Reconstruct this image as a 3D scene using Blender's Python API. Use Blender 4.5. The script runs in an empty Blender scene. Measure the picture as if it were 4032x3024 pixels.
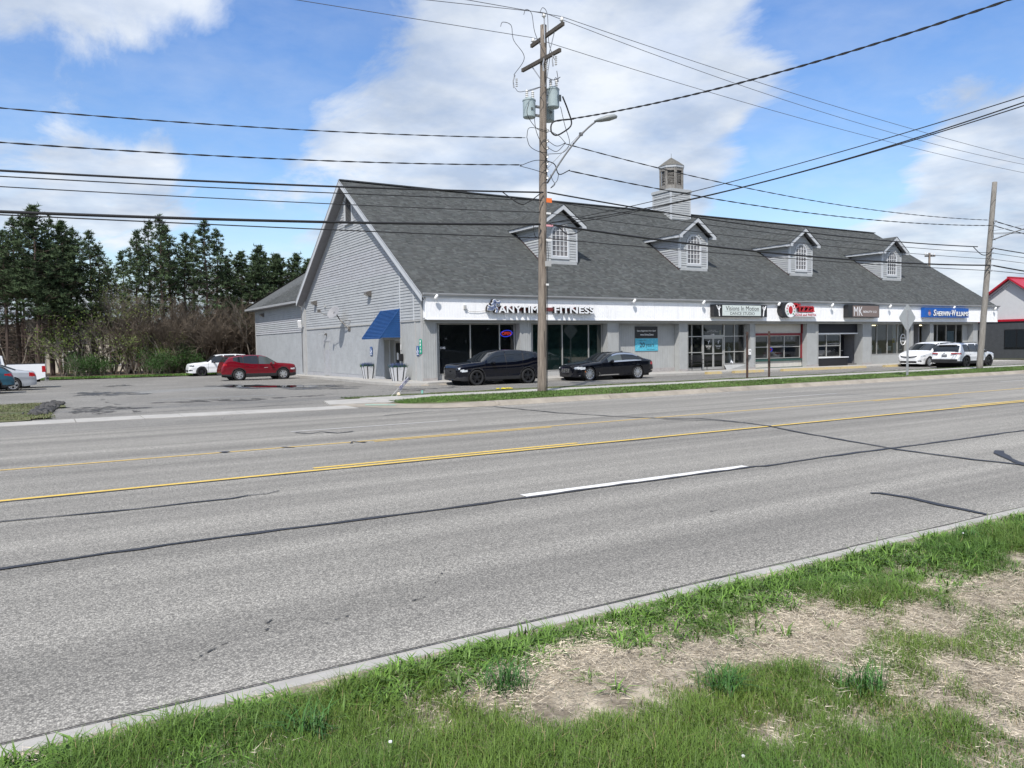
import bpy, math, random
import numpy as np
from mathutils import Vector, Matrix
R = random.Random(7)
rng = np.random.default_rng(11)
SC = bpy.context.scene
COL = SC.collection
rad = math.radians
# ---------------------------------------------------------------- camera
cam = bpy.data.cameras.new("camera"); camo = bpy.data.objects.new("camera", cam); COL.objects.link(camo)
M = Matrix(((0.8536547, 0.03864972, -0.51940336, 0), (-0.52062672, 0.03482705, -0.85307379, 0), (-0.01488178, 0.99864572, 0.04985235, 1.9), (0, 0, 0, 1)))
camo.matrix_world = M
cam.sensor_width = 36; cam.lens = 27.67; cam.clip_start = 0.05; cam.clip_end = 5000
SC.camera = camo
# ---------------------------------------------------------------- sky and sun
SUN = Vector((-0.45, -0.42, 0.79)).normalized()
w = bpy.data.worlds.new("World"); SC.world = w; w.use_nodes = True
nt = w.node_tree; N = nt.nodes; L = nt.links
for n in list(N): N.remove(n)
def nd(t, **k):
    n = N.new(t)
    for a, b in k.items(): setattr(n, a, b)
    return n
def mth(op, a, b=None, c=None, clamp=False):
    n = nd('ShaderNodeMath', operation=op, use_clamp=clamp)
    for i, v in enumerate((a, b, c)):
        if v is None: continue
        if isinstance(v, (int, float)): n.inputs[i].default_value = v
        else: L.new(v, n.inputs[i])
    return n.outputs[0]
sky = nd('ShaderNodeTexSky', sky_type='NISHITA', sun_disc=False)
sky.sun_elevation = math.asin(SUN.z); sky.sun_rotation = math.atan2(SUN.x, SUN.y)
sky.air_density = 1.15; sky.dust_density = 0.6; sky.ozone_density = 2.2
tc = nd('ShaderNodeTexCoord'); sep = nd('ShaderNodeSeparateXYZ'); L.new(tc.outputs['Generated'], sep.inputs[0])
den = mth('ADD', mth('MAXIMUM', sep.outputs[2], 0.0), 0.16)
cmb = nd('ShaderNodeCombineXYZ')
L.new(mth('DIVIDE', sep.outputs[0], den), cmb.inputs[0]); L.new(mth('DIVIDE', sep.outputs[1], den), cmb.inputs[1])
def noise(scale, det, rough=0.55, off=(0, 0, 0), dist=0.0, stretch=(1, 1, 1)):
    mp = nd('ShaderNodeMapping'); mp.inputs['Location'].default_value = off; mp.inputs['Scale'].default_value = stretch
    L.new(cmb.outputs[0], mp.inputs['Vector'])
    n = nd('ShaderNodeTexNoise'); L.new(mp.outputs[0], n.inputs['Vector'])
    n.inputs['Scale'].default_value = scale; n.inputs['Detail'].default_value = det
    n.inputs['Roughness'].default_value = rough; n.inputs['Distortion'].default_value = dist
    return n.outputs['Fac']
base0 = noise(0.95, 9, 0.55, (3.1, 1.7, 0), 0.25)
streak = noise(2.5, 11, 0.62, (7.3, 4.1, 0), 0.5, (1, .55, 1))
base = mth('ADD', mth('MULTIPLY', base0, 0.45), mth('MULTIPLY', streak, 0.55))
blobs = [((0.30, 0.88, 0.37), .990, -.16), ((0.05, 0.963, 0.262), .995, -.12), ((0.20, 0.938, 0.285), .994, -.12),
         ((0.236, 0.955, 0.181), .993, -.17), ((0.801, 0.509, 0.315), .975, -.17), ((0.76, 0.624, 0.181), .992, -.17),
         ((0.777, 0.575, 0.256), .992, -.05), ((0.643, 0.691, 0.33), .975, .12), ((0.453, 0.848, 0.275), .98, .09),
         ((0.078, 0.973, 0.216), .9965, .1), ((0.869, 0.448, 0.208), .994, .12), ((0.854, 0.513, 0.088), .985, .10), ((0.133, 0.934, 0.332), .994, .08), ((0.02, 0.94, 0.31), .995, .08), ((0.10, 0.958, 0.268), .997, -.08), ((0.25, 0.93, 0.25), .994, .05), ((0.50, 0.82, 0.19), .985, .12), ((0.9, 0.40, 0.14), .985, .10)]
acc = mth('ADD', base, 0.055)
for c, cut, amt in blobs:
    v = Vector(c).normalized()
    dt = nd('ShaderNodeVectorMath', operation='DOT_PRODUCT'); L.new(tc.outputs['Generated'], dt.inputs[0]); dt.inputs[1].default_value = v
    mr = nd('ShaderNodeMapRange', interpolation_type='SMOOTHSTEP'); L.new(dt.outputs['Value'], mr.inputs[0])
    mr.inputs[1].default_value = cut; mr.inputs[2].default_value = 1.0; mr.inputs[3].default_value = 0; mr.inputs[4].default_value = amt
    acc = mth('ADD', acc, mr.outputs[0])
cov = nd('ShaderNodeMapRange', interpolation_type='SMOOTHSTEP'); L.new(acc, cov.inputs[0])
cov.inputs[1].default_value = 0.46; cov.inputs[2].default_value = 0.61
fine = noise(4.5, 8, 0.6, (1, 5, 0), 0.2)
cov2 = mth('MULTIPLY', cov.outputs[0], mth('ADD', mth('MULTIPLY', fine, 0.6), 0.60), clamp=True)
cov2 = mth('MAXIMUM', cov2, mth('ADD', mth('MULTIPLY', fine, 0.5), -0.13))
shade = nd('ShaderNodeMapRange'); L.new(noise(2.1, 8, 0.55, (8, 2, 0)), shade.inputs[0]); shade.inputs[1].default_value = 0.38; shade.inputs[2].default_value = 0.62
ccol = nd('ShaderNodeMixRGB'); L.new(shade.outputs[0], ccol.inputs[0])
SK = 0.1
ccol.inputs[1].default_value = (3.5, 4.1, 5.1, 1); ccol.inputs[2].default_value = (6.1, 6.45, 6.9, 1)
hs = nd('ShaderNodeHueSaturation'); hs.inputs['Saturation'].default_value = 1.30; hs.inputs['Hue'].default_value = .512; hs.inputs['Value'].default_value = 1.2; L.new(sky.outputs[0], hs.inputs['Color'])
hz = nd('ShaderNodeMapRange', interpolation_type='SMOOTHSTEP'); L.new(sep.outputs[2], hz.inputs[0]); hz.inputs[1].default_value = -.02; hz.inputs[2].default_value = .17; hz.inputs[3].default_value = .85; hz.inputs[4].default_value = 0
hm = nd('ShaderNodeMixRGB'); L.new(hz.outputs[0], hm.inputs[0]); L.new(hs.outputs[0], hm.inputs[1]); hm.inputs[2].default_value = (3.6, 4.6, 5.9, 1)
mx = nd('ShaderNodeMixRGB'); L.new(cov2, mx.inputs[0]); L.new(hm.outputs[0], mx.inputs[1]); L.new(ccol.outputs[0], mx.inputs[2])
bg = nd('ShaderNodeBackground'); bg.inputs[1].default_value = SK; L.new(mx.outputs[0], bg.inputs[0])
out = nd('ShaderNodeOutputWorld'); L.new(bg.outputs[0], out.inputs[0])
sl = bpy.data.lights.new("sun", 'SUN'); sl.energy = 3.2; sl.angle = rad(0.6); sl.color = (1, 0.955, 0.89)
so = bpy.data.objects.new("sun", sl); COL.objects.link(so); so.location = (0, 0, 60)
so.rotation_euler = SUN.to_track_quat('Z', 'Y').to_euler()
vs = SC.view_settings; vs.view_transform = 'Standard'; vs.look = 'None'; vs.exposure = 0.57; vs.gamma = 1; vs.use_curve_mapping = False
SC.render.engine = 'CYCLES'; SC.cycles.max_bounces = 6; SC.cycles.use_denoising = True
# ---------------------------------------------------------------- materials
MATS = {}
def mat(name, col, rough=0.7, metal=0.0, var=0.0, vscale=3.0, bump=0.0, bscale=60.0, spec=0.5, coat=0.0, emit=None, estr=1.0,
        col2=None, tint=None, stretch=(1, 1, 1), dirt=None, alpha=None, detail=6):
    """base colour varied by world-space noise; col2 = second colour of the variation; tint = name of a per-face attribute"""
    if name in MATS: return MATS[name]
    m = bpy.data.materials.new(name); m.use_nodes = True; t = m.node_tree; n = t.nodes; l = t.links
    b = n['Principled BSDF']
    b.inputs['Base Color'].default_value = (*col, 1); b.inputs['Roughness'].default_value = rough; b.inputs['Metallic'].default_value = metal
    b.inputs['Specular IOR Level'].default_value = spec
    if coat: b.inputs['Coat Weight'].default_value = coat; b.inputs['Coat Roughness'].default_value = 0.04
    if emit: b.inputs['Emission Color'].default_value = (*emit, 1); b.inputs['Emission Strength'].default_value = estr
    geo = n.new('ShaderNodeNewGeometry'); mp = n.new('ShaderNodeMapping'); mp.inputs['Scale'].default_value = stretch
    l.new(geo.outputs['Position'], mp.inputs['Vector'])
    cur = None
    if var or col2:
        ns = n.new('ShaderNodeTexNoise'); ns.inputs['Scale'].default_value = vscale; ns.inputs['Detail'].default_value = detail; ns.inputs['Roughness'].default_value = 0.65
        l.new(mp.outputs[0], ns.inputs['Vector'])
        mr = n.new('ShaderNodeMapRange'); l.new(ns.outputs['Fac'], mr.inputs[0]); mr.inputs[1].default_value = 0.3; mr.inputs[2].default_value = 0.7
        mxn = n.new('ShaderNodeMixRGB'); l.new(mr.outputs[0], mxn.inputs[0])
        lo = tuple(c * (1 - var) for c in col); hi = col2 if col2 else tuple(min(1, c * (1 + var)) for c in col)
        mxn.inputs[1].default_value = (*lo, 1); mxn.inputs[2].default_value = (*hi, 1); cur = mxn.outputs[0]
    if dirt:
        dc, dsc, amt, dst = dirt
        mp2 = n.new('ShaderNodeMapping'); mp2.inputs['Scale'].default_value = dst; l.new(geo.outputs['Position'], mp2.inputs['Vector'])
        ns = n.new('ShaderNodeTexNoise'); ns.inputs['Scale'].default_value = dsc; ns.inputs['Detail'].default_value = 7; ns.inputs['Roughness'].default_value = 0.7
        l.new(mp2.outputs[0], ns.inputs['Vector'])
        mr = n.new('ShaderNodeMapRange'); l.new(ns.outputs['Fac'], mr.inputs[0]); mr.inputs[1].default_value = 0.5; mr.inputs[2].default_value = 0.75; mr.inputs[4].default_value = amt
        mxn = n.new('ShaderNodeMixRGB'); l.new(mr.outputs[0], mxn.inputs[0])
        if cur: l.new(cur, mxn.inputs[1])
        else: mxn.inputs[1].default_value = (*col, 1)
        mxn.inputs[2].default_value = (*dc, 1); cur = mxn.outputs[0]
    if tint:
        at = n.new('ShaderNodeAttribute'); at.attribute_name = tint
        mm = n.new('ShaderNodeMixRGB'); mm.blend_type = 'MULTIPLY'; mm.inputs[0].default_value = 1
        if cur: l.new(cur, mm.inputs[1])
        else: mm.inputs[1].default_value = (*col, 1)
        l.new(at.outputs['Color'], mm.inputs[2]); cur = mm.outputs[0]
    if cur: l.new(cur, b.inputs['Base Color'])
    if bump:
        ns = n.new('ShaderNodeTexNoise'); ns.inputs['Scale'].default_value = bscale; ns.inputs['Detail'].default_value = 4; l.new(mp.outputs[0], ns.inputs['Vector'])
        bp = n.new('ShaderNodeBump'); bp.inputs['Strength'].default_value = bump; bp.inputs['Distance'].default_value = 0.02
        l.new(ns.outputs['Fac'], bp.inputs['Height']); l.new(bp.outputs[0], b.inputs['Normal'])
    if alpha is not None: b.inputs['Alpha'].default_value = alpha
    MATS[name] = m; return m
def glass_mat(name, tintc, transp, rough=0.02, ior=1.5, dif=(0.01, 0.012, 0.014)):
    m = bpy.data.materials.new(name); m.use_nodes = True; t = m.node_tree; n = t.nodes; l = t.links
    for x in list(n): n.remove(x)
    o = n.new('ShaderNodeOutputMaterial'); g = n.new('ShaderNodeBsdfGlossy'); g.inputs['Roughness'].default_value = rough
    tr = n.new('ShaderNodeBsdfTransparent'); tr.inputs[0].default_value = (*tintc, 1)
    df = n.new('ShaderNodeBsdfDiffuse'); df.inputs[0].default_value = (*dif, 1)
    m1 = n.new('ShaderNodeMixShader'); m1.inputs[0].default_value = transp; l.new(df.outputs[0], m1.inputs[1]); l.new(tr.outputs[0], m1.inputs[2])
    fr = n.new('ShaderNodeFresnel'); fr.inputs[0].default_value = ior
    m2 = n.new('ShaderNodeMixShader'); l.new(fr.outputs[0], m2.inputs[0]); l.new(m1.outputs[0], m2.inputs[1]); l.new(g.outputs[0], m2.inputs[2])
    l.new(m2.outputs[0], o.inputs[0]); MATS[name] = m; return m
def asphalt(name, c_lo, c_hi, lanes=False, lum=1.0):
    m = bpy.data.materials.new(name); m.use_nodes = True; t = m.node_tree; n = t.nodes; l = t.links; b = n['Principled BSDF']
    b.inputs['Roughness'].default_value = 0.88; b.inputs['Specular IOR Level'].default_value = 0.25
    geo = n.new('ShaderNodeNewGeometry')
    def nz(sc, det, st=(1, 1, 1), rough=0.6):
        mp = n.new('ShaderNodeMapping'); mp.inputs['Scale'].default_value = st; l.new(geo.outputs['Position'], mp.inputs['Vector'])
        q = n.new('ShaderNodeTexNoise'); q.inputs['Scale'].default_value = sc; q.inputs['Detail'].default_value = det; q.inputs['Roughness'].default_value = rough
        l.new(mp.outputs[0], q.inputs['Vector']); return q.outputs['Fac']
    def mr(x, a, bb, c=0., d=1.):
        q = n.new('ShaderNodeMapRange'); l.new(x, q.inputs[0]); q.inputs[1].default_value = a; q.inputs[2].default_value = bb; q.inputs[3].default_value = c; q.inputs[4].default_value = d; return q.outputs[0]
    def mul(a, bb):
        q = n.new('ShaderNodeMath'); q.operation = 'MULTIPLY'; l.new(a, q.inputs[0])
        if isinstance(bb, float): q.inputs[1].default_value = bb
        else: l.new(bb, q.inputs[1])
        return q.outputs[0]
    vo = n.new('ShaderNodeTexVoronoi'); vo.inputs['Scale'].default_value = 90; l.new(geo.outputs['Position'], vo.inputs['Vector'])
    vsep = n.new('ShaderNodeSeparateColor'); l.new(vo.outputs['Color'], vsep.inputs[0])
    stones = mr(vsep.outputs[0], 0.15, 0.95, 0.60, 1.55)
    gaps = mr(vo.outputs['Distance'], 0.3, 0.75, 1.0, 0.45)
    f = mul(stones, gaps)
    f = mul(f, mr(nz(30, 3), 0.3, 0.7, 0.72, 1.28))
    f = mul(f, mr(nz(0.35, 5, (0.35, 1.6, 1)), 0.3, 0.7, 0.86, 1.12))
    f = mul(f, mr(nz(1.3, 6, (0.12, 1.5, 1)), 0.3, 0.7, 0.90, 1.09))
    if lanes: f = mul(f, mr(nz(0.9, 3, (0.02, 1.15, 1)), 0.37, 0.63, 0.72, 1.19)); f = mul(f, mr(nz(4.0, 3, (0.01, 1.0, 1)), 0.35, 0.65, 0.95, 1.05))
    else:
        f = mul(f, mr(nz(0.22, 6, (1, 1, 1)), 0.3, 0.7, 0.75, 1.15))
    mx_ = n.new('ShaderNodeMixRGB'); mx_.inputs[1].default_value = (*c_lo, 1); mx_.inputs[2].default_value = (*c_hi, 1)
    l.new(mul(f, 0.5 * lum), mx_.inputs[0]); mx_.use_clamp = False
    col = mx_.outputs[0]
    # thin irregular cracks
    if True:
        v2 = n.new('ShaderNodeTexVoronoi'); v2.feature = 'DISTANCE_TO_EDGE'; v2.inputs['Scale'].default_value = 0.22 if lanes else 0.38
        q = n.new('ShaderNodeTexNoise'); q.inputs['Scale'].default_value = 1.6; q.inputs['Detail'].default_value = 5; l.new(geo.outputs['Position'], q.inputs['Vector'])
        va = n.new('ShaderNodeVectorMath'); va.operation = 'MULTIPLY_ADD'; l.new(q.outputs['Color'], va.inputs[0]); va.inputs[1].default_value = (1.4, 1.4, 0); l.new(geo.outputs['Position'], va.inputs[2])
        l.new(va.outputs[0], v2.inputs['Vector'])
        ck = mr(v2.outputs['Distance'], 0.0, 0.006 if not lanes else 0.0014, 1.0, 0.0)
        mask = mr(nz(0.5, 3), 0.48 if not lanes else 0.58, 0.56 if not lanes else 0.68)
        ck = mul(ck, mask)
        m3 = n.new('ShaderNodeMixRGB'); l.new(mul(ck, 0.75), m3.inputs[0]); l.new(col, m3.inputs[1]); m3.inputs[2].default_value = (0.035, 0.035, 0.038, 1); col = m3.outputs[0]
    l.new(col, b.inputs['Base Color'])
    bp = n.new('ShaderNodeBump'); bp.inputs['Strength'].default_value = 0.35; bp.inputs['Distance'].default_value = 0.006
    l.new(vo.outputs['Distance'], bp.inputs['Height']); l.new(bp.outputs[0], b.inputs['Normal'])
    MATS[name] = m; return m
# ---------------------------------------------------------------- mesh builder
class MB:
    def __init__(s): s.v = []; s.f = []; s.m = []
    def add(s, vs_, fs, mi=0):
        k = len(s.v); s.v.extend(vs_)
        for f in fs: s.f.append(tuple(i + k for i in f)); s.m.append(mi)
        return s
    def quad(s, a, b, c, d, mi=0): return s.add([a, b, c, d], [(0, 1, 2, 3)], mi)
    def box(s, x0, x1, y0, y1, z0, z1, mi=0):
        vs_ = [(x, y, z) for z in (z0, z1) for x, y in ((x0, y0), (x1, y0), (x1, y1), (x0, y1))]
        return s.add(vs_, [(0, 3, 2, 1), (4, 5, 6, 7), (0, 1, 5, 4), (1, 2, 6, 5), (2, 3, 7, 6), (3, 0, 4, 7)], mi)
    def prism(s, pts, axis, a, b, mi=0):
        """polygon pts (2D) extruded along axis from a to b. axis x: pts=(y,z); y: pts=(x,z); z: pts=(x,y)"""
        def P(p, t): return {'x': (t, p[0], p[1]), 'y': (p[0], t, p[1]), 'z': (p[0], p[1], t)}[axis]
        n = len(pts); vs_ = [P(p, a) for p in pts] + [P(p, b) for p in pts]
        fs = [tuple(range(n)), tuple(range(2 * n - 1, n - 1, -1))] + [(i, i + n, (i + 1) % n + n, (i + 1) % n) for i in range(n)]
        return s.add(vs_, fs, mi)
    def tube(s, pts, r, seg=6, mi=0, cap=True):
        pts = [Vector(p) for p in pts]; rs = r if isinstance(r, (list, tuple)) else [r] * len(pts)
        vs_ = []; prev = None
        for i, p in enumerate(pts):
            d = (pts[min(i + 1, len(pts) - 1)] - pts[max(i - 1, 0)]).normalized()
            if prev is None: a = d.orthogonal().normalized()
            else:
                a = prev - d * prev.dot(d)
                a = a.normalized() if a.length > 1e-6 else d.orthogonal().normalized()
            prev = a; b = d.cross(a)
            for k in range(seg):
                t = 2 * math.pi * k / seg; vs_.append(tuple(p + (a * math.cos(t) + b * math.sin(t)) * rs[i]))
        n = len(pts); fs = [(i * seg + k, i * seg + (k + 1) % seg, (i + 1) * seg + (k + 1) % seg, (i + 1) * seg + k) for i in range(n - 1) for k in range(seg)]
        if cap: fs += [tuple(range(seg - 1, -1, -1)), tuple(range((n - 1) * seg, n * seg))]
        return s.add(vs_, fs, mi)
    def lathe(s, prof, c, axis='z', seg=16, mi=0, cap=True):
        """prof = [(r, t)...] turned round axis through c"""
        vs_ = []
        for r, t in prof:
            for k in range(seg):
                a = 2 * math.pi * k / seg; u, v = r * math.cos(a), r * math.sin(a)
                p = {'z': (u, v, t), 'y': (u, t, v), 'x': (t, u, v)}[axis]; vs_.append((c[0] + p[0], c[1] + p[1], c[2] + p[2]))
        n = len(prof); fs = [(i * seg + k, i * seg + (k + 1) % seg, (i + 1) * seg + (k + 1) % seg, (i + 1) * seg + k) for i in range(n - 1) for k in range(seg)]
        if cap: fs += [tuple(range(seg - 1, -1, -1)), tuple(range((n - 1) * seg, n * seg))]
        return s.add(vs_, fs, mi)
    def beam(s, p, q, w_, h_, mi=0, up=(0, 0, 1)):
        p, q = Vector(p), Vector(q); d = (q - p).normalized(); a = d.cross(Vector(up))
        a = a.normalized() if a.length > 1e-5 else Vector((1, 0, 0)); b = a.cross(d)
        vs_ = [tuple(o + a * sx * w_ / 2 + b * sz * h_ / 2) for o in (p, q) for sx, sz in ((-1, -1), (1, -1), (1, 1), (-1, 1))]
        return s.add(vs_, [(0, 3, 2, 1), (4, 5, 6, 7), (0, 1, 5, 4), (1, 2, 6, 5), (2, 3, 7, 6), (3, 0, 4, 7)], mi)
WORLD = {}
def put(o, parent):
    """vertices are in world coordinates: cancel the parents' offsets"""
    if parent is not None:
        o.parent = parent; off = WORLD.get(parent.name, Vector((0, 0, 0))); o.location = -off
    WORLD[o.name] = Vector((0, 0, 0))
def obj(name, mb, m, parent=None, smooth=False, local=False, kind=None, label=None, attr=None):
    me = bpy.data.meshes.new(name); me.from_pydata(mb.v, [], mb.f); 
    for q in (m if isinstance(m, (list, tuple)) else [m]): me.materials.append(q)
    if any(mb.m): me.polygons.foreach_set('material_index', mb.m)
    if smooth: me.polygons.foreach_set('use_smooth', [True] * len(me.polygons))
    me.validate(); me.update()
    o = bpy.data.objects.new(name, me); COL.objects.link(o)
    if local: o.parent = parent; WORLD[o.name] = Vector((0, 0, 0))
    else: put(o, parent)
    if kind: o['kind'] = kind
    if label: o['label'] = label
    return o
def thing(name, label, cat, loc=(0, 0, 0), group=None, rz=0.0):
    o = bpy.data.objects.new(name, None); COL.objects.link(o); o.location = loc; o.rotation_euler = (0, 0, rz); o.empty_display_size = 0.2
    o['label'] = label; o['category'] = cat
    if group: o['group'] = group
    WORLD[o.name] = Vector(loc); return o
def tag(o, label, cat, group=None):
    o['label'] = label; o['category'] = cat
    if group: o['group'] = group
    return o
def clone(o, parent=None):
    c = o.copy(); COL.objects.link(c)
    if parent is not None: c.parent = parent
    for ch in list(o.children): clone(ch, c)
    return c
def np_obj(name, V, F, m, parent=None, kind=None, tint=None, smooth=False):
    """V (n,3) F (m,k) arrays; tint: (m,3) per-face colours"""
    me = bpy.data.meshes.new(name); nf, k = F.shape
    me.vertices.add(len(V)); me.vertices.foreach_set('co', np.ascontiguousarray(V, dtype=np.float32).ravel())
    me.loops.add(nf * k); me.loops.foreach_set('vertex_index', F.astype(np.int32).ravel())
    me.polygons.add(nf); me.polygons.foreach_set('loop_start', np.arange(0, nf * k, k, dtype=np.int32)); me.polygons.foreach_set('loop_total', np.full(nf, k, dtype=np.int32))
    me.materials.append(m); me.update(calc_edges=True)
    if tint is not None:
        a = me.attributes.new('tint', 'FLOAT_COLOR', 'FACE'); c = np.ones((nf, 4), dtype=np.float32); c[:, :3] = tint; a.data.foreach_set('color', c.ravel())
    if smooth: me.polygons.foreach_set('use_smooth', np.ones(nf, dtype=bool))
    o = bpy.data.objects.new(name, me); COL.objects.link(o); put(o, parent)
    if kind: o['kind'] = kind
    return o
def text(body, x0, x1, z0, z1, y, m, parent, ext=0.01, face='front', name='lettering', bold=0.0, shear=0.0, label=None):
    """lettering fitted to a rectangle; face front: plane y facing -y; side: plane x=y facing -x, x0..x1 are world y from left to right (descending)"""
    cu = bpy.data.curves.new(name, 'FONT'); cu.body = body; cu.size = 1; cu.extrude = ext; cu.offset = bold; cu.shear = shear; cu.align_x = 'LEFT'
    cu.resolution_u = 3; cu.materials.append(m)
    o = bpy.data.objects.new(name + '_c', cu); COL.objects.link(o); bpy.context.view_layer.update()
    me = bpy.data.meshes.new_from_object(o.evaluated_get(bpy.context.evaluated_depsgraph_get())); bpy.data.objects.remove(o); o = bpy.data.objects.new(name, me); COL.objects.link(o)
    bb = [Vector(c) for c in o.bound_box]; mnx = min(b.x for b in bb); mxx = max(b.x for b in bb); mny = min(b.y for b in bb); mxy = max(b.y for b in bb)
    sx = abs(x1 - x0) / max(mxx - mnx, 1e-4); sy = (z1 - z0) / max(mxy - mny, 1e-4); o.scale = (sx, sy, 1)
    off = WORLD.get(parent.name, Vector((0, 0, 0))) if parent is not None else Vector((0, 0, 0))
    if face == 'front': o.rotation_euler = (rad(90), 0, 0); p = Vector((x0 - mnx * sx, y, z0 - mny * sy))
    else: o.rotation_euler = (rad(90), 0, rad(-90)); p = Vector((y, x0 + mnx * sx, z0 - mny * sy))
    o.parent = parent; o.location = p - off
    if label: o['label'] = label
    return o
def hgt(x, y): return -.009 * max(0, min(y, 75) - 34) - .003 * max(0, min(x, 90) - 20) * max(0, min(1, (y - 21) / 8))
# ---------------------------------------------------------------- ground, road, kerbs
m_soil = mat('soil', (.24, .195, .14), .95, var=.5, vscale=6, detail=10, dirt=((.10, .078, .058), 8, .8, (1, 1, 1)), col2=(.54, .47, .36), bump=.5, bscale=40)
m_field = mat('field', (.06, .085, .03), .95, col2=(.14, .13, .07), vscale=.12)
m_litter = mat('leaf_litter', (.10, .07, .045), .95, col2=(.2, .14, .09), vscale=1.5, bump=.6, bscale=12)
m_turf = mat('turf', (.06, .10, .025), .95, col2=(.17, .14, .08), vscale=1.6, bump=.6, bscale=50)
m_road = asphalt('road_asphalt', (.055, .053, .050), (.57, .543, .482), lanes=True)
m_lot = asphalt('lot_asphalt', (.05, .049, .047), (.50, .478, .43))
m_patch = asphalt('lot_patch', (.06, .06, .058), (.47, .465, .44), lum=1.12)
m_conc = mat('concrete', (.31, .275, .225), .9, var=.25, vscale=1.4, bump=.25, bscale=120, dirt=((.2, .18, .15), 2.5, .5, (1, 1, 1)))
m_concl = mat('concrete_pale', (.40, .385, .355), .9, var=.12, vscale=1.1, bump=.25, bscale=120, dirt=((.22, .2, .17), 3, .45, (1, 1, 1)))
m_tar = mat('tar', (.028, .028, .032), .55, var=.3, vscale=8)
m_yel = mat('yellow_paint', (.70, .48, .09), .75, var=.1, vscale=9, dirt=((.32, .26, .15), 14, .65, (.4, 2, 1)))
m_yel2 = mat('faded_yellow_paint', (.58, .40, .12), .8, var=.1, vscale=9, dirt=((.30, .26, .19), 12, .9, (.4, 2, 1)))
m_wht = mat('white_road_paint', (.74, .73, .70), .75, var=.1, vscale=9, dirt=((.28, .27, .26), 16, .75, (.5, 2, 1)))
m_joint = mat('joint', (.06, .055, .05), .95)
def sheet(name, xs, ys, zf, m, kind='structure', skip=None):
    V = np.array([(x, y, zf(x, y)) for y in ys for x in xs], dtype=np.float32); nx = len(xs)
    F = np.array([(j * nx + i, j * nx + i + 1, (j + 1) * nx + i + 1, (j + 1) * nx + i) for j in range(len(ys) - 1) for i in range(nx - 1)
                  if not (skip and skip((xs[i] + xs[i + 1]) / 2, (ys[j] + ys[j + 1]) / 2))])
    return np_obj(name, V, F, m, kind=kind, smooth=True)
fr = lambda a, b, st: [a + (b - a) * i / max(1, round((b - a) / st)) for i in range(max(1, round((b - a) / st)) + 1)]
GX = [-1500, -400, -150, -60, -20, 0, 20, 40, 60, 90, 130, 200, 400, 1500]
GY = [-1500, -400, -100, -40, 0, 21, 34, 50, 71, 75, 100, 200, 500, 1500]
sheet('ground', GX, GY, lambda x, y: -.12 + hgt(x, y) - (.25 if y < 30 else 0), m_field)
sheet('road', fr(-160, -20, 20) + fr(-20, 60, 4)[1:] + fr(60, 500, 40)[1:], [4.40, 8, 12, 16, 20, 21.3], lambda x, y: 0.0, m_road)
sheet('parking_lot', fr(-40, 140, 4), [21.25, 24, 28.5, 31, 34, 40, 46, 52, 58, 64, 71.2], lambda x, y: hgt(x, y) + (0.004 if y > 22 else -.004), m_lot, skip=lambda x, y: False)
sheet('woodland_floor', fr(-60, 60, 5), [71.0, 73, 78, 90, 130], lambda x, y: hgt(x, y) + .05 + (.12 if y > 72 else 0) + (1.2 if y > 120 else 0), m_litter)
def strip(b, pts, wd, z=.008, wob=0.0):
    """flat ribbon with slightly ragged width"""
    P = [Vector((p[0], p[1], z)) for p in pts]; q = []
    for i in range(len(P) - 1):
        n_ = max(1, int((P[i + 1] - P[i]).length / (.25 if wob else 3)))
        for k in range(n_): q.append(P[i].lerp(P[i + 1], k / n_))
    q.append(P[-1]); l_, r_ = [], []
    for i, p in enumerate(q):
        d = (q[min(i + 1, len(q) - 1)] - q[max(i - 1, 0)]).normalized(); a = Vector((-d.y, d.x, 0)); sh = a * R.uniform(-wob, wob)
        h_ = wd / 2 * (1 + (R.uniform(-.35, .35) if wob else 0)); l_.append(tuple(p + a * h_ + sh)); r_.append(tuple(p - a * h_ + sh))
    for i in range(len(q) - 1): b.quad(r_[i], r_[i + 1], l_[i + 1], l_[i])
# flush concrete gutter across the driveway, in slabs
def slabs(name, m, x0, x1, y0, y1, step, z, parent_name, joint=.014, tilt=0, zf=None, sink=.1):
    root = bpy.data.objects.new(parent_name, None); COL.objects.link(root); root['kind'] = 'structure'; WORLD[root.name] = Vector((0, 0, 0))
    x = x0
    while x < x1 - .05:
        e = min(x1, x + step * R.uniform(.97, 1.03)); dz = R.uniform(-.004, .006)
        b = MB(); za = (zf(x) if zf else z) + dz
        b.prism([(y0, za - sink), (y1, za - sink), (y1, za + tilt), (y0 + .06, za + tilt * .15), (y0, za - .02)], 'x', x, e - joint)
        obj(name, b, m, root); x = e
    return root
# near kerb: low mountable kerb, its flat gutter is flush with the asphalt
def kerb(rootname, x0, x1, y0, sgn, m, step, h=.10, gut=.0, face=.16, top=.16):
    root = bpy.data.objects.new(rootname, None); COL.objects.link(root); root['kind'] = 'structure'; WORLD[root.name] = Vector((0, 0, 0))
    x = x0
    while x < x1 - .05:
        e = min(x1, x + step * R.uniform(.98, 1.02)); dz = R.uniform(-.004, .004); j = .012
        prof = [(0, -.2), (0, .004)] + ([(gut, .006)] if gut else []) + [(gut + face * .35, .02 + h * .12), (gut + face * .75, h * .8), (gut + face, h), (gut + face + top, h + .003), (gut + face + top, -.2)]
        prof = [(y0 + sgn * a, b_ + dz) for a, b_ in prof]
        b = MB().prism(prof, 'x', x, e - j * 2); obj('kerb_stone', b, m, root); x = e
    b = MB().box(x0, x1, min(y0, y0 + sgn * .3) , max(y0, y0 + sgn * .3), -.25, -.02); obj('kerb_bed', b, m_joint, root)
    return root
kerb('near_kerb', -30, 80, 4.47, -1, m_concl, 6.1, h=.085, gut=.10, face=.12, top=.09)
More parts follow.
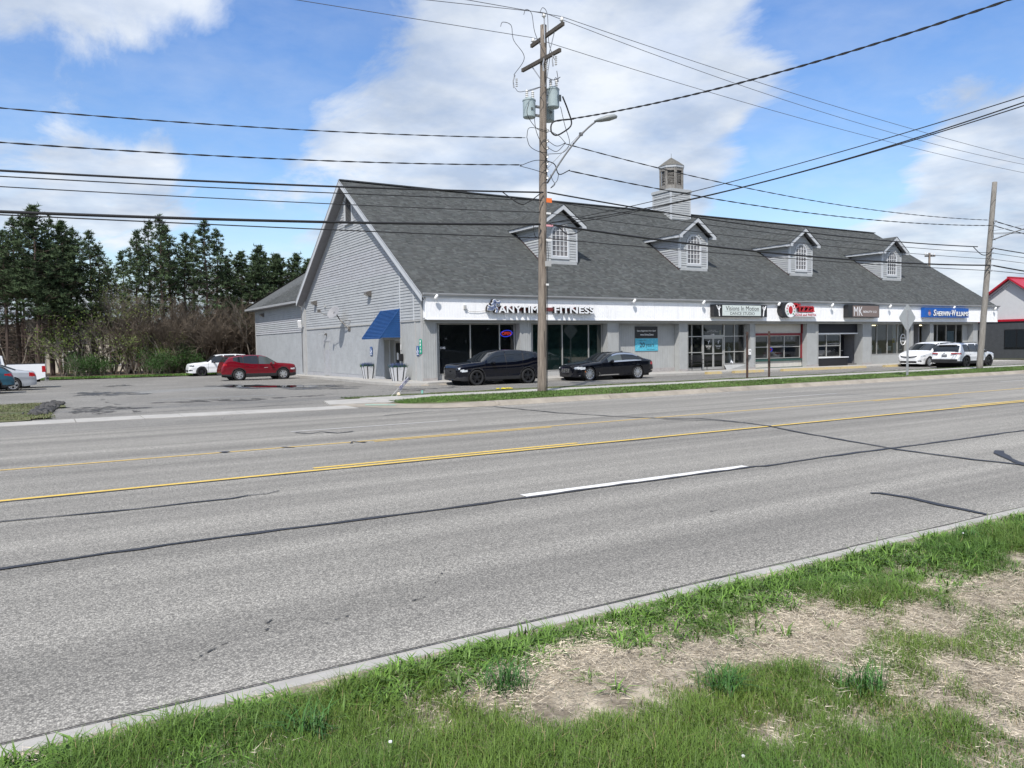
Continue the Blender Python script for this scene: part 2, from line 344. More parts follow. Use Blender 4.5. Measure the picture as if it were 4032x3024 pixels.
# far kerb: worn, sandy, joints every 4.6 m
kerb('far_kerb', 12.35, 130, 21.15, 1, m_conc, 4.57, h=.13, gut=0, face=.2, top=.34)
# curved kerb return at the driveway (flattens towards the lot)
b = MB(); strip(b, [(x, 4.474 + .004 * math.sin(x * 3)) for x in fr(-30, 60, .35)], .014, .0105, .003); obj('edge_gap', b, m_joint, kind='structure')
b = MB(); arc = [(12.35, 21.15), (11.4, 21.25), (10.6, 21.55), (9.9, 22.1), (9.2, 22.9), (8.6, 23.9), (8.2, 24.9)]
inn = [(12.35, 21.69), (11.7, 21.8), (11.2, 22.05), (10.8, 22.5), (10.4, 23.2), (10.1, 24.0), (10.0, 24.9)]
hh = [.13, .12, .10, .075, .05, .035, .03]
for i in range(6):
    (a0, a1), (b0, b1) = (arc[i], arc[i + 1]), (inn[i], inn[i + 1])
    k = .4
    m0 = (a0[0] + (b0[0] - a0[0]) * k, a0[1] + (b0[1] - a0[1]) * k); m1 = (a1[0] + (b1[0] - a1[0]) * k, a1[1] + (b1[1] - a1[1]) * k)
    b.quad((*a0, .008), (*a1, .008), (*m1, hh[i + 1] - .01), (*m0, hh[i] - .01)); b.quad((*m0, hh[i] - .01), (*m1, hh[i + 1] - .01), (*b1, hh[i + 1]), (*b0, hh[i]))
o = obj('driveway_kerb', b, m_conc, kind='structure', smooth=False)
b = MB(); b.beam((9.05, 23.9, .05), (9.75, 23.1, .06), .07, .006); obj('utility_mark', b, mat('mint_paint', (.2, .62, .5), .8, var=.2, vscale=20), o)
# broken stone at the kerb end
b = MB(); b.lathe([(.02, 0), (.2, .02), (.2, .1), (.1, .18), (.01, .19)], (12.45, 21.4, -.05), seg=7); obj('broken_kerb_end', b, m_conc, kind='structure')
slabs('gutter_slab', m_concl, -24, 8.15, 21.9, 23.1, 3.05, .012, 'driveway_gutter', sink=.05) if False else None
# gutter line follows the photo: it bends towards the lot on the left
root = bpy.data.objects.new('driveway_gutter', None); COL.objects.link(root); root['kind'] = 'structure'; WORLD[root.name] = Vector((0, 0, 0))
gl = [(-26, 24.1), (-1.2, 23.9), (.95, 23.8), (2.6, 23.75), (3.6, 23.6), (5.2, 23.45), (6.9, 23.3), (8.6, 23.25)]
for i in range(len(gl) - 1):
    n_ = max(1, round((gl[i + 1][0] - gl[i][0]) / 3.0))
    for k in range(n_):
        t0, t1 = k / n_, (k + 1) / n_ - .012 / n_
        p = [(gl[i][0] + (gl[i + 1][0] - gl[i][0]) * t, gl[i][1] + (gl[i + 1][1] - gl[i][1]) * t) for t in (t0, t1)]
        b = MB().prism([(p[0][0], p[0][1]), (p[1][0], p[1][1]), (p[1][0], p[1][1] + 1.25), (p[0][0], p[0][1] + 1.25)], 'z', -.05, .016 + R.uniform(0, .006))
        obj('gutter_slab', b, m_concl, root)
# sidewalk slabs
root = slabs('paving_slab', m_concl, 10.0, 96, 25.35, 26.95, 1.55, .075, 'sidewalk', sink=.1)
b = MB().prism([(8.2, 24.9), (10.2, 24.6), (11.5, 25.35), (10.0, 25.36), (10.0, 26.95), (8.6, 26.7)], 'z', -.05, .05); obj('sidewalk_ramp', b, m_concl, kind='structure')
# verges
def verge(name, poly, zf, step=.5):
    """grid clipped by polygon"""
    xs = [p[0] for p in poly]; ys = [p[1] for p in poly]
    def inside(x, y):
        c = False; j = len(poly) - 1
        for i in range(len(poly)):
            (xi, yi), (xj, yj) = poly[i], poly[j]
            if (yi > y) != (yj > y) and x < (xj - xi) * (y - yi) / (yj - yi) + xi: c = not c
            j = i
        return c
    X = fr(min(xs), max(xs), step); Y = fr(min(ys), max(ys), min(step, .25))
    return sheet(name, X, Y, zf, m_turf, skip=lambda x, y: not inside(x, y))
bz = lambda x, y: .03 * math.sin(x * 1.7 + y) * math.sin(y * 2.3 + .7 * x)
verge('far_verge', [(12.35, 21.6), (130, 21.6), (130, 25.38), (12.35, 25.38)], lambda x, y: .09 + bz(x, y) * .7, .6)
verge('driveway_verge', [(12.36, 21.58), (12.36, 25.38), (11.0, 25.38), (9.95, 24.9), (10.0, 24.0), (10.3, 23.1), (10.65, 22.45), (11.1, 21.95), (11.6, 21.72)], lambda x, y: .012 + .08 * max(0, min(1, (x - 10.2) / 1.9)) + bz(x, y) * .1, .12)
verge('lot_verge', [(9.2, 26.9), (130, 26.9), (130, 28.1), (14, 28.5), (10.5, 27.9)], lambda x, y: .045 + bz(x, y) * .5 + .6 * hgt(x, y), .6)
verge('lot_island', [(-14, 25.1), (.1, 25.1), (.35, 27), (.8, 31.5), (.9, 33), (-14, 33.3)], lambda x, y: .05 + bz(x, y), .5)
verge('woodland_verge', [(-30, 70.2), (40, 70.2), (40, 73.2), (-30, 73.2)], lambda x, y: hgt(x, y) + .06 + bz(x, y), 1)
# near verge (camera stands on it)
sheet('near_verge', fr(-20, -2, 2) + fr(-2, 12, .2)[1:] + fr(12, 60, 3)[1:], fr(-30, 0, 3) + fr(0, 4.15, .15)[1:] + [4.25],
      lambda x, y: .075 + (0 if y > 4.1 else .03 + .02 * math.sin(3 * x + 2 * y) * math.sin(2.3 * y) + min(.12, .05 * (4.1 - y)) * .5), m_soil)
# ---------------------------------------------------------------- painted lines, tar
def line(name, segs, wd, m, z=.006):
    b = MB()
    for x0, x1, y in segs: strip(b, [(x0, y), (x1, y)], wd, z)
    return obj(name, b, m, kind='structure')
line('yellow_lane_line', [(-100, 300, 11.93)], .11, m_yel)
line('yellow_dashed_line', [(3.72 + 18.3 * k, 8.85 + 18.3 * k, 12.16) for k in range(-4, 10)], .11, m_yel)
line('far_yellow_lane_line', [(-100, 300, 15.05)], .10, m_yel2)
line('far_yellow_dashed_line', [(5.8 + 16.3 * k, 10.1 + 16.3 * k, 14.87) for k in range(-4, 10)], .10, m_yel2)
line('white_lane_dash', [(5.2 + 15.1 * k, 9.2 + 15.1 * k, 8.31) for k in range(-4, 12)], .16, m_wht)
line('far_white_lane_dash', [(4.95 + 15.1 * k, 9.2 + 15.1 * k, 17.8) for k in range(-4, 12)], .10, mat('worn_white_paint', (.48, .47, .45), .8, var=.1, vscale=9, dirt=((.26, .25, .24), 12, .85, (.5, 2, 1))))
def tar(name, pts, wd, wob=.015, z=.011):
    b = MB(); strip(b, pts, wd, z, wob); return obj(name, b, m_tar, kind='structure')
def wobble(x0, x1, y, amp, step=.8): return [(x, y + amp * math.sin(x * .9) * math.sin(x * .37 + 1) + R.uniform(-.02, .02)) for x in fr(x0, x1, step)]
tar('tar_seam', wobble(-60, 5.1, 8.17, .05) + wobble(5.1, 9.3, 8.2, .02)[1:] + wobble(9.4, 60, 8.18, .06), .075, z=.010)
tar('tar_seam', wobble(-60, 80, 11.83, .015), .07, z=.0045)
tar('tar_seam', [(12.05, 20.9), (12.2, 19.4), (12.28, 17.9), (12.7, 16.4), (13.13, 15.2), (13.5, 14.75), (14.04, 14.15), (14.15, 13.2), (13.96, 11.95), (13.55, 11.0), (13.29, 10.19), (12.9, 9.0), (12.61, 8.01), (12.45, 6.68), (12.5, 5.96)], .07, z=.013)
tar('tar_seam', [(13.28, 14.63), (13.5, 14.2), (13.98, 13.4), (14.1, 12.9)], .05, z=.0125)
tar('tar_seam', [(13.75, 6.95), (13.45, 6.8), (12.95, 6.4), (12.5, 5.96), (12.3, 5.4), (12.4, 4.5)], .13, z=.0145)
tar('tar_seam', [(8.76, 5.93), (8.84, 5.86), (8.87, 5.5), (8.77, 5.07), (8.68, 4.5)], .075)
tar('tar_seam', [(-6, 10.55), (-.38, 10.45), (.4, 10.36), (1.02, 10.31), (1.6, 10.33), (2.09, 10.31), (2.3, 10.4)], .05, wob=.01)
tar('tar_seam', [(2.3, 10.4), (2.55, 10.36), (2.75, 10.5)], .022, wob=.02)
tar('tar_seam', [(4.95, 17.5), (5.2, 17.1), (5.5, 17.35), (5.7, 16.8), (6.1, 16.9)], .07)
tar('tar_seam', [(5.3, 14.86), (5.42, 15.1), (5.6, 14.8)], .07)
tar('tar_spot', [(4.0, 15.1), (4.2, 14.9)], .06); tar('tar_spot', [(2.9, 15.0), (3.02, 15.1)], .12)
tar('tar_seam', [(8.2, 20.3), (9.5, 20.6), (10.8, 20.55), (12.1, 20.8)], .05)
m_crk = mat('open_crack', (.04, .04, .042), .9); m_crk2 = True
def _rag0(m, sc, lo, hi):
    t = m.node_tree; n = t.nodes; l = t.links; g = n.new('ShaderNodeNewGeometry'); q = n.new('ShaderNodeTexNoise'); q.inputs['Scale'].default_value = sc; q.inputs['Detail'].default_value = 6; l.new(g.outputs['Position'], q.inputs['Vector'])
    r_ = n.new('ShaderNodeMapRange'); l.new(q.outputs['Fac'], r_.inputs[0]); r_.inputs[1].default_value = lo; r_.inputs[2].default_value = hi; l.new(r_.outputs[0], n['Principled BSDF'].inputs['Alpha'])
_rag0(m_crk, 22, .48, .56)
for pts in ([(1.6, 5.2), (1.72, 5.28), (1.84, 5.29)], [(1.28, 5.45), (1.35, 5.52), (1.42, 5.5)], [(1.25, 5.3), (1.31, 5.4)], [(2.35, 5.35), (2.5, 5.36)], [(2.6, 5.55), (2.9, 5.95)], [(.75, 5.05), (.95, 5.2), (1.05, 5.25)], [(6.4, 6.3), (6.6, 6.33)]):
    o = tar('road_crack', pts, .016, wob=.02, z=.007); o.data.materials[0] = m_crk
def blotch(name, cx, cy, rx, ry, m, z, ang=0, n_=60, rough=.28, label=None):
    b = MB(); pts = []
    for i in range(n_):
        t = 2 * math.pi * i / n_; r_ = 1 + rough * (math.sin(3 * t + cx) * .5 + math.sin(5 * t + cy) * .4 + math.sin(11 * t + 2 * cx) * .35 + math.sin(17 * t + cy) * .25 + R.uniform(-.25, .25)); x, y = rx * r_ * math.cos(t), ry * r_ * math.sin(t)
        X_, Y_ = cx + x * math.cos(ang) - y * math.sin(ang), cy + x * math.sin(ang) + y * math.cos(ang); pts.append((X_, Y_, hgt(X_, Y_) + z))
    b.add(pts + [(cx, cy, hgt(cx, cy) + z)], [(i, (i + 1) % n_, n_) for i in range(n_)])
    return obj(name, b, m, kind='structure')
m_wet = mat('wet_asphalt', (.06, .059, .058), .4, var=.4, vscale=2, bump=.2, bscale=60)
m_puddle = mat('puddle_water', (.012, .014, .016), .015, spec=.6)
m_darkasph = mat('worn_asphalt', (.075, .072, .07), .9, var=.45, vscale=3, bump=.6, bscale=50)
def ragged(m, sc, lo, hi, st=(1, 1, 1)):
    t = m.node_tree; n = t.nodes; l = t.links; g = n.new('ShaderNodeNewGeometry'); mp = n.new('ShaderNodeMapping'); mp.inputs['Scale'].default_value = st; l.new(g.outputs['Position'], mp.inputs['Vector'])
    q = n.new('ShaderNodeTexNoise'); q.inputs['Scale'].default_value = sc; q.inputs['Detail'].default_value = 8; q.inputs['Roughness'].default_value = .7; l.new(mp.outputs[0], q.inputs['Vector'])
    r_ = n.new('ShaderNodeMapRange'); l.new(q.outputs['Fac'], r_.inputs[0]); r_.inputs[1].default_value = lo; r_.inputs[2].default_value = hi; l.new(r_.outputs[0], n['Principled BSDF'].inputs['Alpha'])
ragged(m_wet, 1.6, .44, .54, (1, .6, 1)); ragged(m_darkasph, 2.2, .46, .60, (1, .5, 1)); m_rub = mat('rubble', (.07, .068, .066), .95, var=.4, vscale=6)
# pale repair patch
b = MB(); pp = [(3.9, 41.2), (8.6, 44.0), (8.4, 31.9), (4.1, 32.2)]; b.add([(x, y, hgt(x, y) + .009) for x, y in pp], [(3, 2, 1, 0)]); obj('repair_patch', b, m_patch, kind='structure')
blotch('puddle', 10.5, 41.2, .95, 3.6, m_puddle, .014, .42)
blotch('puddle', 8.9, 42.6, .35, 1.3, m_puddle, .0145, .3); blotch('wet_patch', 10.3, 41.2, 1.7, 4.2, m_wet, .0115, .42, rough=.4)
blotch('wet_patch', 11.3, 36.5, .8, 2.2, m_wet, .012, .3, rough=.5); blotch('wet_patch', 12.6, 38.2, .7, 2.0, m_wet, .012, .2, rough=.5)
blotch('wet_patch', 2.6, 40.4, 1.0, 2.2, m_wet, .012, .1, rough=.5); blotch('wet_patch', 3.6, 38.5, .9, .7, m_wet, .0125, 0, rough=.6); blotch('wet_patch', 4.3, 51, .7, 1.2, m_wet, .012, 0, rough=.6)
blotch('worn_patch', 7.4, 30.2, 2.3, .55, m_darkasph, .0125, .1, rough=.6); blotch('worn_patch', 5.0, 30.6, 1.1, .6, m_darkasph, .013, 0, rough=.6)
blotch('worn_patch', 1.8, 28.6, 1.0, 1.7, m_darkasph, .012, .1, rough=.5); blotch('worn_patch', 14.5, 31.5, 1.8, .7, m_darkasph, .012, .3, rough=.6)
for i in range(5): blotch('worn_patch', 2.25 + .12 * i, 34.5 - 1.9 * i, .14, .55, m_darkasph, .012, 0, rough=.3, n_=10)
tar('tar_seam', [(x, 26.1 + .12 * math.sin(x * 2)) for x in fr(1.5, 8.0, .6)], .05, wob=.04, z=.014)
for pts in ([(13, 33), (15, 31.4), (19, 30.8), (26, 29.6)], [(24, 34), (27, 32), (31, 30.4), (36, 29.2)], [(29, 34), (33, 31.6), (37, 30.8), (45, 30.2)], [(30, 30.3), (38, 33.2)], [(40, 29.3), (47, 32)]):
    b = MB(); strip(b, [(x, y) for x, y in pts], .06, .006, .05)
    b.v = [(x, y, z + hgt(x, y) + .006) for x, y, z in b.v]; obj('tar_seam', b, m_tar, kind='structure')
# shop-front walk
zw = lambda x, y: .13 + hgt(x, y) * (.9 if y > 38 else 1)
b = MB(); X = fr(16.2, 72, 3)
for i in range(len(X) - 1):
    x0, x1 = X[i], X[i + 1] - .012
    z0, z1 = zw(x0, 36), zw(x1, 36)
    b.add([(x0, 34.35, z0 - .4), (x1, 34.35, z1 - .4), (x1, 34.35, z1), (x0, 34.35, z0), (x1, 39, z1), (x0, 39, z0)], [(0, 1, 2, 3), (3, 2, 4, 5)])
obj('shop_walk', b, m_concl, kind='structure')
b = MB(); pts = [(16.2, 34.35), (15.5, 34.9), (15.1, 36.5), (15.0, 39), (15.2, 42), (15.6, 46), (15.9, 52), (16.2, 58.5)]
for i in range(len(pts) - 1):
    (xa, ya), (xb, yb) = pts[i], pts[i + 1]; za, zb = zw(16, ya), zw(16, yb)
    b.add([(xa, ya, za - .4), (xb, yb, zb - .4), (xb, yb, zb), (xa, ya, za), (17.3, yb, zb), (17.3, ya, za)], [(1, 0, 3, 2), (2, 3, 5, 4)])
obj('side_walk', b, m_concl, kind='structure')
# crumbling edge at the corner of the walk
for i in range(9):
    x, y = (15.2 + R.uniform(0, .4) if i < 4 else 16 + (i - 4) * 1.0), (35.0 + i * .2 if i < 4 else 34.25)
    b = MB(); b.lathe([(.01, 0), (R.uniform(.12, .3), .01), (R.uniform(.1, .2), .06), (.02, .08)], (x, y, hgt(x, y)), seg=6); obj('broken_concrete', b, m_conc, kind='structure')
# rubble strip beside the island
b = MB()
for i in range(420):
    t = i / 420; x, y = .05 + .6 * t + R.gauss(0, .13), 27 + 5.6 * t; r_ = R.uniform(.025, .10)
    b.lathe([(.02, -.05), (r_, 0), (r_ * R.uniform(.7, 1), r_ * .5), (r_ * .4, r_ * .8)], (x, y, .04 + R.uniform(0, .06)), seg=5)
tag(obj('rubble_ridge', b, m_rub, kind='stuff'), 'low ridge of dark broken asphalt at the end of the grass island by the driveway', 'rubble')
# ---------------------------------------------------------------- the strip mall
SD = (.40, .42, .45)
m_side = mat('weathered_siding', (.36, .375, .385), .8, var=.10, vscale=1.2, dirt=((.20, .19, .20), 2.2, .35, (1, 1, 3)), bump=.2, bscale=30)
m_side2 = mat('weathered_siding_pale', (.37, .38, .40), .8, var=.10, vscale=2, dirt=((.25, .215, .20), 3.5, .6, (1, 1, 3)), bump=.2, bscale=30)
m_rib = mat('grey_painted_panel', (.37, .38, .375), .8, var=.07, vscale=1.5, dirt=((.22, .21, .2), 1.3, .4, (1, 1, .25)))
m_trim = mat('grey_trim', (.40, .40, .39), .75, var=.08, vscale=2)
m_ltrim = mat('light_grey_trim', (.50, .52, .54), .7, var=.05, vscale=2)
m_gut = mat('gutter_metal', (.40, .41, .42), .5, metal=.2, var=.08, vscale=2)
m_fas = mat('white_fascia', (.90, .90, .90), .55, var=.03, vscale=1.2, dirt=((.66, .66, .66), 3, .45, (1.5, 1, .25)))
m_dark = mat('dark_recess', (.03, .03, .032), .9)
m_soff = mat('soffit', (.20, .20, .21), .9, var=.1)
m_shin = mat('shingles', (.080, .086, .085), .95, tint='tint', bump=.5, bscale=70, var=.14, vscale=1.2, detail=8, stretch=(1, .5, .5))
m_roof = mat('roof_underlay', (.09, .095, .095), .95)
m_ridge = mat('ridge_cap', (.05, .055, .06), .9, var=.2, vscale=6)
m_flash = mat('rusty_flashing', (.045, .03, .03), .8)
m_fr = mat('window_frame_alu', (.42, .42, .40), .45, metal=.4)
m_wfr = mat('white_muntin', (.80, .81, .82), .5)
g_store = glass_mat('storefront_glass', (.70, .76, .75), .84, ior=1.75, dif=(.03, .035, .04))
g_teal = glass_mat('tinted_glass', (.30, .48, .44), .72, ior=2.1, dif=(.02, .05, .048))  # diffuse teal is painted in to stand for the reflection on this pane
g_dorm = mat('dormer_pane', (.06, .065, .075), .08, spec=.5, col2=(.20, .19, .19), vscale=1.1, stretch=(1, 1, .3), detail=1)
m_room = mat('room_wall', (.24, .24, .25), .9, var=.2, vscale=1)
m_floor = mat('room_floor', (.13, .125, .12), .7)
m_black = mat('black_metal', (.012, .012, .014), .45)
m_white = mat('white_plastic', (.78, .78, .77), .5)
BX = 17.0
mall = thing('strip_mall', 'long grey strip mall with dark shingled roof, four arched-window dormers and a white fascia', 'building', (BX, 36.6, 0))
# roof profile in the y-z plane
EF, RG, ER = (36.2, 4.52), (46.85, 12.05), (56.7, 5.32)
def rz(y): return EF[1] + (y - EF[0]) * (RG[1] - EF[1]) / (RG[0] - EF[0]) if y <= RG[0] else RG[1] + (y - RG[0]) * (ER[1] - RG[1]) / (ER[0] - RG[0])
# gable wall (backing) + lower panel + boards
b = MB(); b.prism([(36.62, 2.34), (56.9, 2.34), (56.9, 5.1), (46.85, 11.85), (36.62, 4.5)], 'x', BX, BX + .25); b.box(BX, BX + .25, 36.62, 39.28, -.5, 2.34); b.box(BX, BX + .25, 41.72, 56.9, -.5, 2.34)
gable = obj('gable_wall', b, m_side, mall)
# alcove is cut by building the lower panel in pieces
def ribpanel(b, axis, a0, a1, z0, z1, pos, pitch, groove=.018, depth=.012, sgn=-1, mi=0):
    """vertical grooved panel; axis 'x': spans x at plane y=pos facing -y; axis 'y': spans y at plane x=pos facing -x"""
    n_ = max(1, round((a1 - a0) / pitch)); st = (a1 - a0) / n_
    prof = []
    for i in range(n_):
        s = a0 + i * st; prof += [(s, 0), (s + st - groove, 0), (s + st - groove, depth), (s + st, depth)]
    prof += [(a1, 0)]
    for i in range(len(prof) - 1):
        (p, d), (q, e) = prof[i], prof[i + 1]
        if axis == 'x': b.quad((p, pos + d, z0), (q, pos + e, z0), (q, pos + e, z1), (p, pos + d, z1), mi)
        else: b.quad((pos + d, p, z0), (pos + d, p, z1), (pos + e, q, z1), (pos + e, q, z0), mi)
for (a0, a1) in ((41.75, 51.2), (52.4, 56.85), (36.64, 37.4), (37.45, 39.28)):
    b = MB(); ribpanel(b, 'y', a0, a1, .22 if a0 > 39.5 else -.05, 3.19, BX - .012, .31, groove=.012, depth=.008); obj('lower_panel', b, m_side if a0 > 39 else m_rib, gable)
b = MB(); ribpanel(b, 'y', 39.28, 41.75, 2.34, 3.19, BX - .012, .31, .012, .008); obj('lower_panel', b, m_side, gable)
for a0, a1 in ((41.8, 51.15), (52.45, 56.85)):
    b = MB().box(BX - .035, BX - .005, a0, a1, -.12, .2); obj('base_board', b, m_side2, gable)
b = MB(); b.box(BX - .06, BX - .01, 39.3, 56.2, 3.18, 3.27); b.box(BX - .06, BX - .01, 36.62, 39.3, 3.18, 3.25); obj('belt_trim', b, m_trim, gable)
z = 3.27; i = 0; EXP = .157
while z < 11.7:
    z1 = min(z + EXP, 11.72)
    def ends(zz): return (max(36.66, EF[0] + (zz + .22 - EF[1]) / .7070 ), min(56.3, RG[0] + (RG[1] - .2 - zz) / .6832))
    (ya, yb), (yc, yd) = ends(z), ends(z1)
    if yd - yc < .15: break
    mm = m_side2 if (5.95 < z < 7.4 or R.random() < .12) else m_side
    gaps = [(ya, yc, yb, yd)]
    if 9.45 < z < 11.4:   # louvre opening
        gaps = [(ya, yc, min(46.15, yb), min(46.15, yd)), (47.55, 47.55, yb, yd)]
    elif z < 8.3:
        s = 39.32; gaps = [(ya, yc, s - .02, s - .02), (s + .02, s + .02, yb, yd)] if ya < s - .3 else gaps
        if ya < 37.2: gaps = [(ya, yc, 37.5, 37.5), (37.6, 37.6, s - .02, s - .02), (s + .02, s + .02, yb, yd)]
    for (p, q, r_, s_) in gaps:
        if r_ - p < .1: continue
        if r_ - p > 7 and R.random() < .85:
            c = R.uniform(p + 2, r_ - 2); pcs = [(p, q, c - .004, c - .004), (c + .004, c + .004, r_, s_)]
        else: pcs = [(p, q, r_, s_)]
        for (p2, q2, r2, s2) in pcs:
            pr_ = .039 + R.uniform(-.006, .006); dz = R.uniform(-.004, .004)
            b = MB(); b.add([(BX - pr_, p2, z + dz), (BX - pr_, r2, z + dz), (BX - .01, s2, z1 + .012), (BX - .01, q2, z1 + .012), (BX, p2, z + dz), (BX, r2, z + dz)], [(0, 3, 2, 1), (0, 1, 5, 4)])
            obj('siding_board', b, mm, gable)
    z += EXP
# louvre vent
vent = obj('louvre_vent', MB().prism([(46.2, 9.55), (47.5, 9.55), (47.5, 10.9), (46.85, 11.5), (46.2, 10.9)], 'x', BX - .012, BX - .004), m_dark, mall)
b = MB(); b.beam((BX - .05, 46.22, 9.5), (BX - .05, 46.22, 10.95), .16, .1, up=(1, 0, 0)); b.beam((BX - .05, 47.5, 9.5), (BX - .05, 47.5, 10.95), .16, .1, up=(1, 0, 0))
b.beam((BX - .05, 46.22, 10.9), (BX - .05, 46.85, 11.6), .12, .1, up=(1, 0, 0)); b.beam((BX - .05, 47.5, 10.9), (BX - .05, 46.85, 11.6), .12, .1, up=(1, 0, 0)); b.beam((BX - .06, 46.1, 9.5), (BX - .06, 47.6, 9.5), .1, .14, up=(1, 0, 0))
obj('frame', b, m_ltrim, vent)
m_lou = mat('louvre', (.17, .17, .17), .8)
for k in range(22):
    z = 9.6 + k * .08
    if z > 11.35: break
    hw = .6 if z < 10.9 else max(.05, .6 * (11.5 - z) / .6)
    b = MB(); b.add([(BX - .06, 46.86 - hw, z), (BX - .06, 46.86 + hw, z), (BX - .015, 46.86 + hw, z + .05), (BX - .015, 46.86 - hw, z + .05)], [(0, 3, 2, 1)]); obj('slat', b, m_lou, vent)
# vertical trims on the gable
for y, z0, z1 in ((37.55, 3.25, 4.95), (39.3, 3.25, 6.2), (39.3, -.05, 3.18), (36.66, -.05, 4.3), (56.5, -.4, 5.2), (37.42, -.05, 3.18)):
    b = MB().box(BX - .05, BX + .01, y - .05, y + .05, z0, z1); obj('corner_board', b, m_ltrim if z0 > 3 else m_trim, mall)
b = MB().box(BX - .12, BX + .02, 56.3, 56.95, -.4, 5.25); obj('corner_pilaster', b, m_trim, mall)
b = MB(); b.tube([(BX - .3, 57.0, 5.2), (BX - .35, 57.05, 5.0), (BX - .1, 57.1, 4.85), (BX - .09, 57.1, .1)], .05, 8); obj('downspout', b, m_gut, mall, smooth=True)
# ---- main roof: slabs, shingles
XE0, XR0, XR1, XE1 = 16.78, 16.4, 69.4, 71.15
b = MB(); t = .16
b.add([(XE0, *EF), (XE1, *EF), (XR1, *RG), (XR0, *RG), (XE0, EF[0], EF[1] - t), (XE1, EF[0], EF[1] - t), (XR1, RG[0], RG[1] - t * 1.3), (XR0, RG[0], RG[1] - t * 1.3)], [(0, 1, 2, 3), (7, 6, 5, 4), (0, 3, 7, 4), (1, 5, 6, 2), (0, 4, 5, 1)])
b.add([(XR0, *RG), (XR1, *RG), (XE1, *ER), (16.5, *ER), (XR0, RG[0], RG[1] - t * 1.3), (XR1, RG[0], RG[1] - t * 1.3), (XE1, ER[0], ER[1] - t), (16.5, ER[0], ER[1] - t)], [(0, 1, 2, 3), (7, 6, 5, 4), (0, 3, 7, 4), (1, 5, 6, 2), (3, 2, 6, 7)])
mroof = obj('main_roof', b, m_roof, mall)
def shingles(name, P0, U, Vv, nrow, ncol_f, parent, keepobj=0, clip=None, expo=.145, wid=.24, skipf=None):
    """P0 corner, U unit along eave, Vv unit up the slope; ncol_f(row)->(u0,u1) extents"""
    U, Vv = np.array(U), np.array(Vv); Nn = np.cross(U, Vv); Nn /= np.linalg.norm(Nn)
    Vs, Fs, T, singles = [], [], [], []; k = 0
    for r_ in range(nrow):
        u0, u1 = ncol_f(r_); u = u0 - R.uniform(0, wid); vv = r_ * expo
        while u < u1:
            w_ = wid * R.choice([.6, .8, 1, 1, 1.3]); a, e = max(u, u0), min(u + w_ - .006, u1); u += w_
            if e - a < .03: continue
            if skipf and skipf((a + e) / 2, vv + expo / 2): continue
            th = R.choice([.010, .013, .021]); over = R.uniform(-.006, .006)
            c = [P0 + U * a + Vv * (vv - .01 + over) + Nn * th, P0 + U * e + Vv * (vv - .01 + over) + Nn * th, P0 + U * e + Vv * (vv + expo + .01) + Nn * .006, P0 + U * a + Vv * (vv + expo + .01) + Nn * .006,
                 P0 + U * a + Vv * (vv - .01 + over), P0 + U * e + Vv * (vv - .01 + over)]
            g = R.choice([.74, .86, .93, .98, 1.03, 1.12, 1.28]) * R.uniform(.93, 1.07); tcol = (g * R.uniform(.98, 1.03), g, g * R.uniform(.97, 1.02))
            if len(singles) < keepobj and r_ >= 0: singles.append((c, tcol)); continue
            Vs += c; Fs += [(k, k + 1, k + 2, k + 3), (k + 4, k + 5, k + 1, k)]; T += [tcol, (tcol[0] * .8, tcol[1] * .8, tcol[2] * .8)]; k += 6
    for c, tcol in singles:
        np_obj('shingle', np.array(c), np.array([(0, 1, 2, 3), (4, 5, 1, 0)]), m_shin, parent, tint=np.array([tcol, tcol]))
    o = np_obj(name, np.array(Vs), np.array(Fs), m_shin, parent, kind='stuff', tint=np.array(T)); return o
sl_len = math.hypot(RG[0] - EF[0], RG[1] - EF[1]); Vf = ((0, (RG[0] - EF[0]) / sl_len, (RG[1] - EF[1]) / sl_len)); nr = int(sl_len / .145)
DX = [(26.17, 28.67), (37.17, 39.73), (48.1, 50.7), (59.35, 61.97)]
def on_dormer(u, v):
    y = EF[0] + v * Vf[1]
    for a, c in DX:
        ctr = (a + c) / 2
        if a + .02 + XE0 * 0 < u < c - .02 and 39.32 < y < 42.6: return True
        if 42.3 < y < 44.2 and abs(u - ctr) < 1.3 * (44.2 - y) / 1.9: return True
    return 42.5 < u < 44.55 and y > 45.9
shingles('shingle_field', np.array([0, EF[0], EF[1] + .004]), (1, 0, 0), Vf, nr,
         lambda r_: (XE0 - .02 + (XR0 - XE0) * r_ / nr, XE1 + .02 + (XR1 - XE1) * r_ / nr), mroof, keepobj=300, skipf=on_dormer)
b = MB(); b.beam((XR0 - .02, RG[0], RG[1] + .03), (XR1 + .03, RG[0], RG[1] + .03), .34, .07); obj('ridge_cap', b, m_ridge, mroof)
# rake boards and soffits
b = MB(); b.beam((XR0 - .02, RG[0], RG[1] - .09), (XE0 - .03, EF[0] - .03, EF[1] - .13), .05, .30, up=(1, 0, 0)) if False else None
def rake(name, p, q, m, dep=.28, th=.05):
    b = MB(); (x0, y0, z0), (x1, y1, z1) = p, q
    b.add([(x0, y0, z0), (x1, y1, z1), (x1, y1, z1 - dep), (x0, y0, z0 - dep), (x0 + th, y0, z0), (x1 + th, y1, z1), (x1 + th, y1, z1 - dep), (x0 + th, y0, z0 - dep)], [(0, 1, 2, 3), (7, 6, 5, 4), (0, 4, 5, 1), (3, 2, 6, 7), (0, 3, 7, 4), (1, 5, 6, 2)])
    return obj(name, b, m, mall)
rake('rake_board', (XR0 - .03, RG[0], RG[1] - .01), (XE0 - .03, EF[0] - .05, EF[1] - .02), m_ltrim, .34); rake('rake_board', (XR0 - .03, RG[0], RG[1] - .01), (16.42, ER[0] + .1, ER[1] - .08), m_ltrim, .34)
